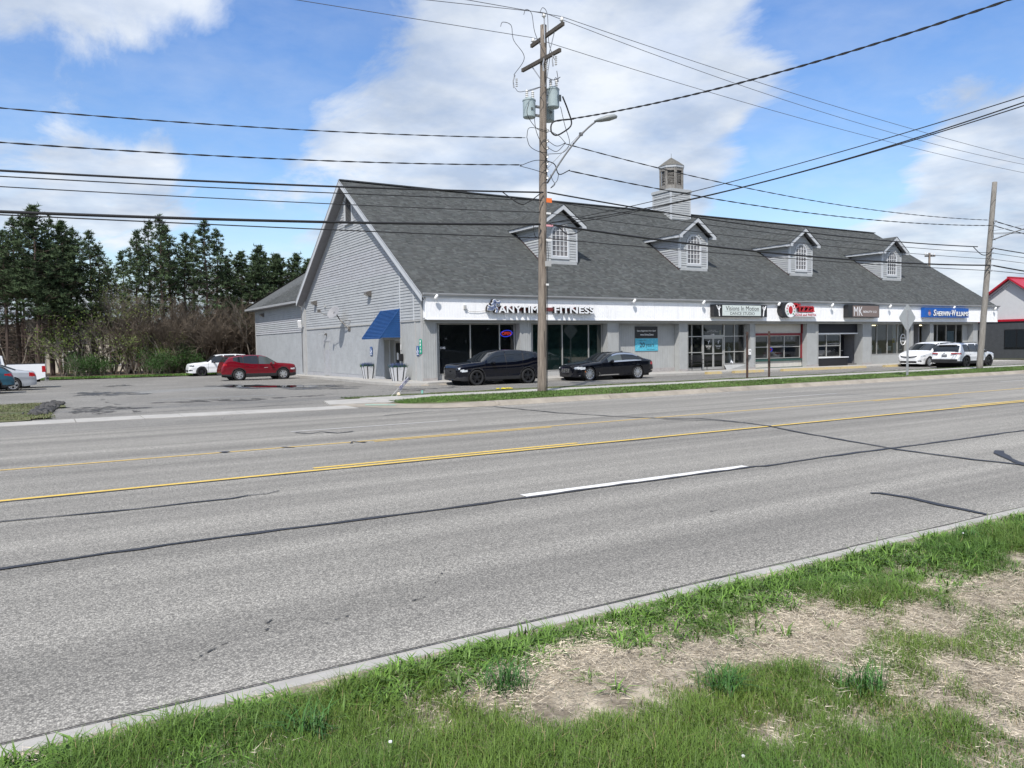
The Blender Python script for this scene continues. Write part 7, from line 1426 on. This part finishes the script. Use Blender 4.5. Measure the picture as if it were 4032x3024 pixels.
def pine_mesh(seed, crown_from, dense, lean=0.0):
    q = random.Random(seed); b = MB(); H_ = 1.0 * 13
    tr_ = [(lean * (z / H_) ** 2 * 1.0 + .05 * math.sin(z), .05 * math.cos(z * 1.3), z) for z in [H_ * i / 12 for i in range(13)]]
    b.tube(tr_, [.17 - .15 * (i / 12) for i in range(13)], 7); C = []; 
    def trunk(z): t = z / H_ * 12; i = min(11, int(t)); f = t - i; return Vector(tr_[i]).lerp(Vector(tr_[i + 1]), f)
    z = H_ * .14
    while z < H_ * .985:
        u = z / H_; live = u > crown_from + q.uniform(-.12, .12); n_ = q.randint(3, 5) if live else q.randint(2, 3)
        for _ in range(n_):
            a = q.uniform(0, 2 * math.pi); prof = min(1, (1 - u) * 3.0 + .10) * (1.0 if u > crown_from else .7); l = (1.95 if live else 1.6) * prof * q.uniform(.45, 1.1)
            up = q.uniform(.05, .5) if live else q.uniform(-.25, .15); o = trunk(z); e = o + Vector((math.cos(a) * l, math.sin(a) * l, l * up)); m_ = o.lerp(e, .5) + Vector((0, 0, -.08 * l)); b.tube([tuple(o), tuple(m_), tuple(e)], [.035 * (1 - u) + .012, .02, .007], 4, cap=False)
            if live:
                k = int(dense * (1.2 + 2.6 * l))
                for j in range(k): t = q.uniform(.25, 1.05); p = o.lerp(e, t); C.append((p.x + q.gauss(0, .16 * l), p.y + q.gauss(0, .16 * l), p.z + q.gauss(.08, .14)))
            elif q.random() < .6:
                for j in range(3): t = q.uniform(.4, 1); p = o.lerp(e, t); b.tube([tuple(p), (p.x + q.gauss(0, .3), p.y + q.gauss(0, .3), p.z + q.uniform(-.1, .3))], [.009, .003], 3, cap=False)
        z += q.uniform(.16, .34) * (1.0 if live else 1.3)
    t = trunk(H_ * .99)
    for j in range(12): C.append((t.x + q.gauss(0, .08), t.y + q.gauss(0, .08), t.z - .5 + j * .06))
    C = np.array(C); nt = 15; n = len(C); base = np.repeat(C, nt, 0); D = rng.normal(size=(n * nt, 3)); D[:, 2] = np.abs(D[:, 2]) * .9 + .1; D /= np.linalg.norm(D, axis=1, keepdims=True)
    base = base + rng.normal(size=base.shape) * .045; V, F = tris_np(base, D, rng.uniform(.17, .36, n * nt), rng.uniform(.045, .085, n * nt))
    hue = np.repeat(rng.uniform(.55, 1.7, n), nt)[:, None] * rng.uniform(.85, 1.15, (n * nt, 1)); col = np.array([[.050, .076, .034]]) * hue
    me_b = b; return b, V, F, col
def make_tree(name, label, cat, trunk_mb, bark, V, F, col, leafm, loc, group):
    root = thing(name, label, cat, loc, group); obj('trunk', trunk_mb, bark, root, local=True)
    if V is not None: c = np_obj('crown', V, F, leafm, None, tint=col); c.parent = root; c.location = (0, 0, 0)
    return root
def place_tree(proto, used, loc, s, rzz, label, group, sz=None):
    if not used.get(proto.name): used[proto.name] = True; c = proto
    else: c = clone(proto)
    c.location = loc; c.rotation_euler = (0, 0, rzz); c.scale = (s, s, sz or s); c['label'] = label; c['group'] = group; return c
used = {}
pv = [pine_mesh(1, .40, .85), pine_mesh(2, .52, .75, .4), pine_mesh(3, .45, 1.0, -.3), pine_mesh(4, .56, .7, .2), pine_mesh(5, .28, 1.8)]
PP = [make_tree('pine_tree', 'pine', 'tree', v[0], m_bark, v[1], v[2], v[3], m_needle, (0, 90 + 5 * i, 0), 'pines behind the parking lot') for i, v in enumerate(pv)]
PINES = [(-1.7, 77, 12.2), (-.9, 80, 13.8), (.5, 76, 14.2), (1.5, 79, 13.6), (2.5, 77, 13.2), (3.7, 81, 13.3), (4.6, 78, 12.7), (5.8, 84, 12.2), (6.7, 88, 10.7), (7.5, 79, 11.1), (8.1, 77, 12.8), (9.7, 82, 14.4), (10.2, 77, 14.3), (11.5, 80, 13.8), (12.2, 78, 12.9), (14.0, 84, 13.5), (14.0, 77, 14.1), (15.3, 79, 13.5),
         (16.9, 82, 11.0), (17.4, 78, 11.5), (19.6, 80, 12.4), (20.9, 78, 11.4), (23.0, 79, 11.7), (23.7, 77, 11.0), (18.5, 77, 11.2), (22.0, 83, 12.0), (25.5, 80, 12), (27.5, 84, 12.5), (-3.6, 78, 13), (-5.5, 80, 13.5), (-8, 77, 12.6), (-11, 82, 13.8), (30, 82, 12.5), (12.8, 90, 12.5), (2.0, 92, 12.6), (-3, 90, 12.5)]
WH = ['with the highest crown, near the left edge', 'slender one']
for i, (x, y, h_) in enumerate(PINES):
    dense_ = x > 16 or i in (2, 4); pr_ = PP[4] if dense_ else PP[(0, 1, 2, 3)[i % 4]]; s = h_ / 13 * 1.0
    posw = 'tall red pine, number ' + str(i)
    place_tree(pr_, used, (x, y, hgt(x, y) - .05), s * R.uniform(.9, 1.12) if not dense_ else s * 1.25, R.uniform(0, 6.28), 'placeholder', 'pines behind the parking lot', sz=s)['px'] = i
# bare and budding trees / brush
def brush_mesh(seed, H_, stems, spread, depth, tw=1.0):
    q = random.Random(seed); b = MB(); tips = []
    def grow(p, d, l, r_, lev):
        e = p + d * l; mid = p.lerp(e, .5) + Vector((q.gauss(0, .04), q.gauss(0, .04), 0)) * l; b.tube([tuple(p), tuple(mid), tuple(e)], [r_, r_ * .8, r_ * .6], 4 if r_ > .02 else 3, cap=False)
        if lev == 0: tips.append(e); return
        for _ in range(q.randint(2, 4)):
            t = q.uniform(.35, 1.0); nd_ = (d + Vector((q.gauss(0, .5), q.gauss(0, .5), q.gauss(.05, .4))) * tw).normalized(); grow(p.lerp(e, t), nd_, l * q.uniform(.55, .8), max(.004, r_ * .58), lev - 1)
    for _ in range(stems):
        a = q.uniform(0, 6.28); rr = q.uniform(0, spread); p = Vector((rr * math.cos(a), rr * math.sin(a), 0)); d = Vector((q.gauss(0, .22), q.gauss(0, .22), 1)).normalized(); grow(p, d, H_ * q.uniform(.33, .45), H_ * .009, depth)
    return b, tips
def leaves(tips, per, size, spread, c0, jitter=.3):
    C = np.repeat(np.array([tuple(t) for t in tips]), per, 0) + rng.normal(size=(len(tips) * per, 3)) * spread; n = len(C); D = rng.normal(size=(n, 3)); D /= np.linalg.norm(D, axis=1, keepdims=True)
    V, F = tris_np(C, D, rng.uniform(.7, 1.3, n) * size, rng.uniform(.6, 1.1, n) * size * .7); return V, F, np.array([c0]) * rng.uniform(1 - jitter, 1 + jitter, (n, 1))
BR = []
for i, (H_, st_, sp_) in enumerate(((5.0, 10, 1.5), (3.6, 14, 1.7), (6.0, 6, 1.0))):
    b, tips = brush_mesh(20 + i, H_, st_, sp_, 4 if i != 2 else 5, (.9, 1, .6)[i]); BR.append(make_tree('bare_thicket', 'leafless brown thicket at the lot edge', 'brush', b, m_twig, None, None, None, None, (0, 95, 0), 'bare brown brush along the lot edge'))
for k in range(54):
    x = -7 + k * .56 + R.uniform(-.6, .6)
    if 2.6 < x < 7.6 and k % 3: x += R.choice([-7, 8]); y = 73.9 + R.uniform(0, 1.0) + (k % 3) * 1.6; s = R.choice([.55, .7, .8, .95, 1.1, 1.3]); pr_ = BR[(k * 7) % 3]
    place_tree(pr_, used, (x, y, hgt(x, y) + .0), s, R.uniform(0, 6.28), 'leafless brown thicket in the dense brush belt below the pines', 'bare brown brush along the lot edge')
b, tips = brush_mesh(60, 9.5, 2, .3, 6, .5); BT = make_tree('bare_tree', 'tall leafless grey-brown tree standing between the pines', 'tree', b, m_bark2, None, None, None, None, (0, 95, 0), 'tall bare trees between the pines')
b, tips = brush_mesh(61, 8.5, 3, .4, 5, .55); BT2 = make_tree('bare_tree', 'x', 'tree', b, m_twig, None, None, None, None, (0, 95, 0), 'tall bare trees between the pines')
for k in range(16):
    x = -6 + k * 2.0 + R.uniform(-.5, .5); y = 74.8 + R.uniform(0, 6); place_tree((BT, BT2)[k % 2], used, (x, y, hgt(x, y)), R.uniform(.7, 1.12), R.uniform(0, 6.28), 'tall leafless grey-brown tree standing between the pines', 'tall bare trees between the pines')
b, tips = brush_mesh(40, 5.2, 4, .8, 4); V, F, c = leaves(tips, 7, .085, .22, (.14, .20, .04)); G1 = make_tree('budding_tree', 'x', 'tree', b, m_bark2, V, F, c, m_leaf, (0, 90, 0), 'trees in fresh leaf')
b, tips = brush_mesh(41, 2.3, 12, 1.1, 3); V, F, c = leaves(tips, 10, .09, .22, (.035, .085, .016)); G2 = make_tree('leafy_shrub', 'x', 'shrub', b, m_bark2, V, F, c, m_leaf, (0, 92, 0), 'leafy green shrubs under the pines')
b, tips = brush_mesh(42, 9, 3, .4, 5, .8); V, F, c = leaves(tips, 3, .11, .2, (.19, .24, .06)); G3 = make_tree('budding_tree', 'x', 'tree', b, m_bark2, V, F, c, m_leaf, (0, 94, 0), 'trees in fresh leaf')
for (x, y, s, pr_, lab) in ((3.6, 75.2, 1.35, G1, 'tall budding yellow-green tree among the left pines'), (5.0, 79, .95, G3, 'thin yellow-green tree between the left pines'), (7.1, 77, .95, G3, 'spindly pale green tree in the gap between the pine groups'), (8.7, 78, 1.0, G3, 'sparse budding tree left of the middle pine group'),
                            (4.0, 73.8, .95, G2, 'round green shrub at the left part of the brush'), (5.0, 73.6, .8, G2, 'low green shrub beside the round one'), (3.2, 73.4, .9, G2, 'green shrub behind the pickup bed'), (9.4, 74, 1.1, G2, 'tall green shrub in the middle of the brush'), (10.6, 75.2, .8, G2, 'green shrub left of the white SUV'), (9.0, 73.0, .75, G2, 'low green clump at the grass edge'),
                            (11.8, 75.2, 1.2, G2, 'green shrub above the white SUV'), (12.6, 75, .8, G2, 'small green shrub behind the white SUV'), (8.2, 76.5, .95, G1, 'young leafy tree in the middle brush'), (10.9, 76.5, .9, G1, 'young leafy tree behind the white SUV'), (17.0, 88, 1.35, G3, 'bare crowned budding tree above the right-hand pines')):
    place_tree(pr_, used, (x, y, hgt(x, y)), s, R.uniform(0, 6.28), lab, pr_['group'])
# right side: trees behind the neighbour's roof
b, tips = brush_mesh(50, 8.5, 2, .3, 5, .9); V, F, c = leaves(tips, 1, .12, .15, (.2, .2, .08)); T = make_tree('budding_tree', 'nearly bare budding tree showing above the right end of the mall roof', 'tree', b, m_bark2, V, F, c, m_leaf, (101, 66, -.6), 'trees on the far right')
T2 = clone(T); T2.location = (106.5, 66, -.8); T2.rotation_euler = (0, 0, 2); T2['label'] = 'second nearly bare tree just right of the first above the mall roof end'
b, tips = brush_mesh(51, 7, 5, 1.6, 4, 1.1); V, F, c = leaves(tips, 12, .2, .35, (.10, .15, .045)); T = make_tree('leafy_tree', 'rounded pale green tree behind the leaning pole', 'tree', b, m_bark2, V, F, c, m_leaf, (104, 60, -.6), 'trees on the far right'); T.scale = (1.3, 1.3, 1.12)
T3 = clone(T); T3.location = (110, 64, -.6); T3.rotation_euler = (0, 0, 1.2); T3['label'] = 'second pale green tree between the leaning pole and the red roof'
# woods behind everything; unseen ones behind the viewer added to darken the glass reflections
b = MB(); V, F, C_ = [], [], []
def mass(name, x0, x1, y0, y1, h0, h1, n, col, z0=-.4, sz=.8):
    cx = rng.uniform(x0, x1, n); cy = rng.uniform(y0, y1, n); hh_ = h0 + (h1 - h0) * (.5 + .5 * np.sin(cx * .35) * np.sin(cx * .13 + 1)); cz = z0 + hh_ * rng.uniform(0, 1, n) ** .8; C = np.stack([cx, cy, cz], 1); D = rng.normal(size=(n, 3)); D /= np.linalg.norm(D, axis=1, keepdims=True)
    V, F = tris_np(C, D, rng.uniform(.6, 1.3, n) * sz, rng.uniform(.5, 1.1, n) * sz); c = np.array([col]) * rng.uniform(.5, 1.5, (n, 1)); return np_obj(name, V, F, m_leaf, kind='stuff', tint=c)
o = mass('woods', -40, 45, 112, 124, 4.5, 8.0, 42000, (.05, .045, .033), sz=.7); o['label'] = 'far brown undergrowth seen between the trunks'; o['category'] = 'woods'
o = mass('reflection_woods', -60, 110, -42, -34, 6, 11, 26000, (.035, .05, .025), z0=-.3, sz=1.3); o['label'] = 'unseen trees added behind the viewer so the shop glass reflects dark'; o['category'] = 'woods'
# pine labels that single each out
order = sorted(range(len(PINES)), key=lambda i: PINES[i][0])
ph = [o for o in bpy.data.objects if o.get('label') == 'placeholder']
for o in ph:
    i = o['px']; x, y, h_ = PINES[i]; del o['px']
    rank = order.index(i)
    if 15.9 < x < 31: o['label'] = ('dense dark pine above the rear wing, ' + ['first', 'second', 'third', 'fourth', 'fifth', 'sixth', 'seventh', 'eighth', 'ninth', 'tenth', 'eleventh'][sorted([p[0] for p in PINES if 15.9 < p[0] < 31]).index(x)] + ' from the left of its dark group')
    elif x < -1.8: o['label'] = 'pine behind the cars at the far left edge of the lot'
    else: o['label'] = ['slim', 'broad', 'ragged', 'bare-trunked'][i % 4] + ' red pine, ' + ['first', 'second', 'third', 'fourth', 'fifth', 'sixth', 'seventh', 'eighth', 'ninth', 'tenth', 'eleventh', 'twelfth', 'thirteenth', 'fourteenth', 'fifteenth', 'sixteenth', 'seventeenth', 'eighteenth', 'nineteenth', 'twentieth', 'twenty-first', 'twenty-second'][max(0, rank - 5)] + ' from the left end of the treeline'
# ---------------------------------------------------------------- grass
m_blade = mat('grass_blade', (1, 1, 1), .55, tint='tint', spec=.35); m_straw = mat('dry_thatch', (1, 1, 1), .9, tint='tint', spec=.15)
poly = [(1.71, 3.84), (2.63, 3.96), (3.81, 3.9), (5.08, 3.55), (6.5, 3.6), (7.5, 2.2), (5.0, .9), (3.67, 1.73), (3.95, 2.55), (3.23, 3.2), (2.4, 3.45)]
poly = [(1.6, 3.72), (2.7, 3.84), (3.81, 3.74), (4.7, 3.5), (5.6, 3.3), (7.2, 2.4), (5.4, .6), (4.2, .9), (3.75, 1.8), (3.75, 2.55), (3.1, 3.0), (2.3, 3.2)]
def sdist(X, Y):
    """signed distance to the bare patch, positive inside"""
    P = np.array(poly); n = len(P); dmin = np.full(X.shape, 1e9); ins = np.zeros(X.shape, bool)
    for i in range(n):
        a, b_ = P[i], P[(i + 1) % n]; e = b_ - a; t = np.clip(((X - a[0]) * e[0] + (Y - a[1]) * e[1]) / (e @ e), 0, 1); dmin = np.minimum(dmin, np.hypot(X - a[0] - t * e[0], Y - a[1] - t * e[1]))
        c = ((a[1] > Y) != (b_[1] > Y)) & (X < (b_[0] - a[0]) * (Y - a[1]) / (b_[1] - a[1] + 1e-12) + a[0]); ins ^= c
    return np.where(ins, dmin, -dmin)
def fbm(X, Y, sc, seed):
    q = np.random.default_rng(seed); o = np.zeros(X.shape)
    for k in range(5):
        for _ in range(3):
            a = q.uniform(0, 2 * np.pi); f_ = sc * 1.9 ** k; o += np.sin((X * np.cos(a) + Y * np.sin(a)) * f_ + q.uniform(0, 6.28)) / (1.6 ** k) / 3
    return o
def zg(X, Y): return .105 + .02 * np.sin(3 * X + 2 * Y) * np.sin(2.3 * Y) + np.minimum(.12, .05 * (4.1 - Y)) * .5
def blades(name, X, Y, Z, H_, Wd, lean, col, m, bend=.6):
    n = len(X); a = rng.uniform(0, 2 * np.pi, n); fx, fy = np.cos(a), np.sin(a); l = lean * rng.uniform(.3, 1.5, n); ax, ay = np.cos(a + np.pi / 2), np.sin(a + np.pi / 2)
    V = np.empty((n, 5, 3)); 
    for j, (t, wj) in enumerate(((0, 1.0), (.55, .85))):
        off = l * H_ * (t ** 2); zz = Z + H_ * t * (1 - .25 * l * t)
        for s_, sg in ((0, -1), (1, 1)): V[:, 2 * j + s_, 0] = X + fx * off + sg * ax * Wd * wj / 2; V[:, 2 * j + s_, 1] = Y + fy * off + sg * ay * Wd * wj / 2; V[:, 2 * j + s_, 2] = zz
    V[:, 4, 0] = X + fx * l * H_; V[:, 4, 1] = Y + fy * l * H_; V[:, 4, 2] = Z + H_ * (1 - np.minimum(.8, .45 * l))
    base = np.arange(n)[:, None] * 5; F = np.concatenate([base + np.array([[0, 1, 3]]), base + np.array([[0, 3, 2]]), base + np.array([[2, 3, 4]])], 0); return np_obj(name, V.reshape(-1, 3), F, m, kind='stuff', tint=np.tile(col, (3, 1)))
def near_pts(n, x0=-2.5, x1=12, y0=.2, y1=4.1):
    X = rng.uniform(x0, x1, n * 3); Y = rng.uniform(y0, y1, n * 3)
    # only the wedge that this and nearby viewpoints can see
    ok = (Y > 3.9 - .98 * (X + 1.2)) & (Y > .30 * X - 1.2); return X[ok][:n], Y[ok][:n]
X, Y = near_pts(620000); sd = sdist(X, Y); nz_ = fbm(X, Y, 2.2, 3); n2 = fbm(X, Y, 7, 9)
edge = Y > 3.70 + .18 * np.sin(X * 1.3) + .1 * nz_
p = np.clip(.55 - sd * 1.5 + .95 * nz_ + .7 * n2, 0.015, 1); p = np.where(edge, 0, p) * np.clip(1.0 + .5 * n2, .35, 1)
p = np.where((X > 5) & (Y < 3.3) & (sd < 0), p * .8, p)
k = rng.uniform(size=len(X)) < p; X, Y, sd, nz_ = X[k], Y[k], sd[k], nz_[k]; n = len(X)
Hh = rng.uniform(.035, .10, n) * np.clip(1 - sd * .8, .5, 1.15) * np.clip(1 + .8 * nz_, .5, 1.9); g = rng.uniform(.7, 1.25, (n, 1)); dry = (rng.uniform(size=n) < .03 + .12 * (nz_ < -.3))[:, None]
mixc = np.clip(.5 + .5 * fbm(X, Y, 1.3, 21), 0, 1)[:, None]
col = np.where(dry, np.array([[.30, .24, .12]]), np.array([[.040, .125, .016]]) * (1 - mixc) + np.array([[.12, .19, .028]]) * mixc) * g
o = blades('lawn_grass', X, Y, zg(X, Y) - .01, Hh, rng.uniform(.0020, .0036, n), .7, col, m_blade); o['label'] = 'fine green lawn grass in the foreground'; o['category'] = 'grass'
# broad bright blades along the kerb, in clumps
nc = 2600; CX, CY = rng.uniform(-1.5, 12.5, nc), 3.99 - np.abs(rng.normal(0, .23, nc)); keep = (fbm(CX, CY, 2.6, 5) + np.where(CX > 1.7, .55, .0) > -.25); CX, CY = CX[keep], CY[keep]; CY = np.where((CX > 2.4) & (rng.uniform(size=len(CX)) < .35), 3.99 - np.abs(rng.normal(0, .38, len(CX))), CY); CY = np.where(CX > 5, 4.02 - (3.99 - CY) * 1.7, CY)
nb_ = 17; X = np.repeat(CX, nb_) + rng.normal(0, .022, len(CX) * nb_); Y = np.minimum(4.2, np.repeat(CY, nb_) + rng.normal(0, .022, len(CX) * nb_)); n = len(X)
hc = np.repeat(rng.uniform(.6, 1.25, len(CX)), nb_); col = np.array([[.105, .195, .030]]) * np.repeat(rng.uniform(.65, 1.35, len(CX)), nb_)[:, None] * rng.uniform(.7, 1.3, (n, 1))
o = blades('kerb_grass', X, Y, zg(X, np.minimum(Y, 4.1)) - .02, rng.uniform(.05, .15, n) * hc, rng.uniform(.005, .012, n) * np.repeat(rng.uniform(.7, 1.3, len(CX)), nb_), 1.1, col, m_blade); o['label'] = 'broad bright green grass tufts spilling over the near kerb'; o['category'] = 'grass'
# bluish tufts in the lawn
for i, (cx, cy) in enumerate(((1.02, 3.52), (2.02, 3.42), (6.9, 3.75), (7.6, 3.6), (2.9, 2.75), (3.5, 2.4))):
    n = 120; X = cx + rng.normal(0, .05, n); Y = cy + rng.normal(0, .05, n); o = blades('grass_tuft', X, Y, zg(X, Y) - .01, rng.uniform(.10, .24, n), rng.uniform(.004, .007, n), .8, np.array([[.050, .135, .026]]) * rng.uniform(.6, 1.4, (n, 1)), m_blade)
    del o['kind']; tag(o, ['tall dark grass tuft in the lawn near the left kerb', 'tall dark grass tuft beside the bare spot at the kerb bend', 'large dark tuft at the right edge near the kerb', 'dark tuft cut by the right edge', 'tall tuft at the lower middle of the lawn', 'tall tuft below the straw patch'][i], 'grass tuft')
# dry thatch lying flat
X, Y = near_pts(330000); sd = sdist(X, Y); p = np.clip(.7 + sd * 2.5 + .3 * fbm(X, Y, 3, 13), .10, 1); p = np.where(Y > 3.95, .12, p); k = rng.uniform(size=len(X)) < p; X, Y = X[k], Y[k]; n = len(X)
a = rng.uniform(0, 2 * np.pi, n); el = np.abs(rng.normal(0, .22, n)); D = np.stack([np.cos(a) * np.cos(el), np.sin(a) * np.cos(el), np.sin(el)], 1); g = rng.uniform(.35, 1.15, (n, 1)) * (1 + .25 * fbm(X, Y, 5, 77))[:, None]
V, F = tris_np(np.stack([X, Y, zg(X, Y) + rng.uniform(-.005, .022, n) + .018 * np.clip(fbm(X, Y, 9, 91), 0, 2)], 1), D, rng.uniform(.015, .075, n) , rng.uniform(.0015, .0045, n)); o = np_obj('dry_thatch', V, F, m_straw, kind='stuff', tint=np.array([[.68, .60, .47]]) * g); o['label'] = 'patch of dead straw-coloured thatch in the verge'; o['category'] = 'dry grass'
# far verges
def far_grass(name, n, x0, x1, y0, y1, zf, h, col, lab, keep=None, wk=1):
    X = x0 + (x1 - x0) * rng.uniform(size=n) ** 1.5; Y = rng.uniform(y0, y1, n)
    if keep is not None: k = keep(X, Y); X, Y = X[k], Y[k]
    n = len(X); nn = fbm(X, Y, 1.2, 31); c = (np.array([col]) * (1 + .35 * nn)[:, None] * rng.uniform(.6, 1.4, (n, 1))); dirt = (Y < y0 + .5 + .2 * nn) if name == 'far_verge_grass' else (rng.uniform(size=n) < .2); c = np.where(dirt[:, None], np.array([[.17, .13, .085]]) * rng.uniform(.6, 1.3, (n, 1)), c)
    o = blades(name, X, Y, zf(X, Y), rng.uniform(.4, 1.2, n) * h * np.where(dirt, .5, 1), rng.uniform(.008, .02, n) * wk, .6, c, m_blade); o['label'] = lab; o['category'] = 'grass'
H_np = lambda X, Y: -.009 * np.clip(np.minimum(Y, 75) - 34, 0, None) - .003 * np.clip(np.minimum(X, 90) - 20, 0, None)
far_grass('far_verge_grass', 110000, 10.4, 75, 21.68, 25.3, lambda X, Y: .005 + .08 * np.clip((X - 10.2) / 1.9, 0, 1), .07, (.085, .155, .028), 'strip of green grass between far kerb and sidewalk', lambda X, Y: (X > 12.3) | (Y > 22.2 + (12.3 - X) * .9))
far_grass('lot_verge_grass', 14000, 9.6, 75, 26.98, 28.0, lambda X, Y: .04 + X * 0, .05, (.075, .12, .03), 'thin weedy grass strip between sidewalk and parking lot')
far_grass('island_grass', 30000, -7, .5, 25.2, 33.1, lambda X, Y: .05 + X * 0, .05, (.12, .14, .05), 'patchy grass island at the left of the driveway')
far_grass('wood_edge_grass', 40000, -14, 17, 70.3, 73.6, lambda X, Y: H_np(X, Y) + .06, .2, (.075, .17, .022), 'band of green grass along the foot of the trees', wk=1.8)
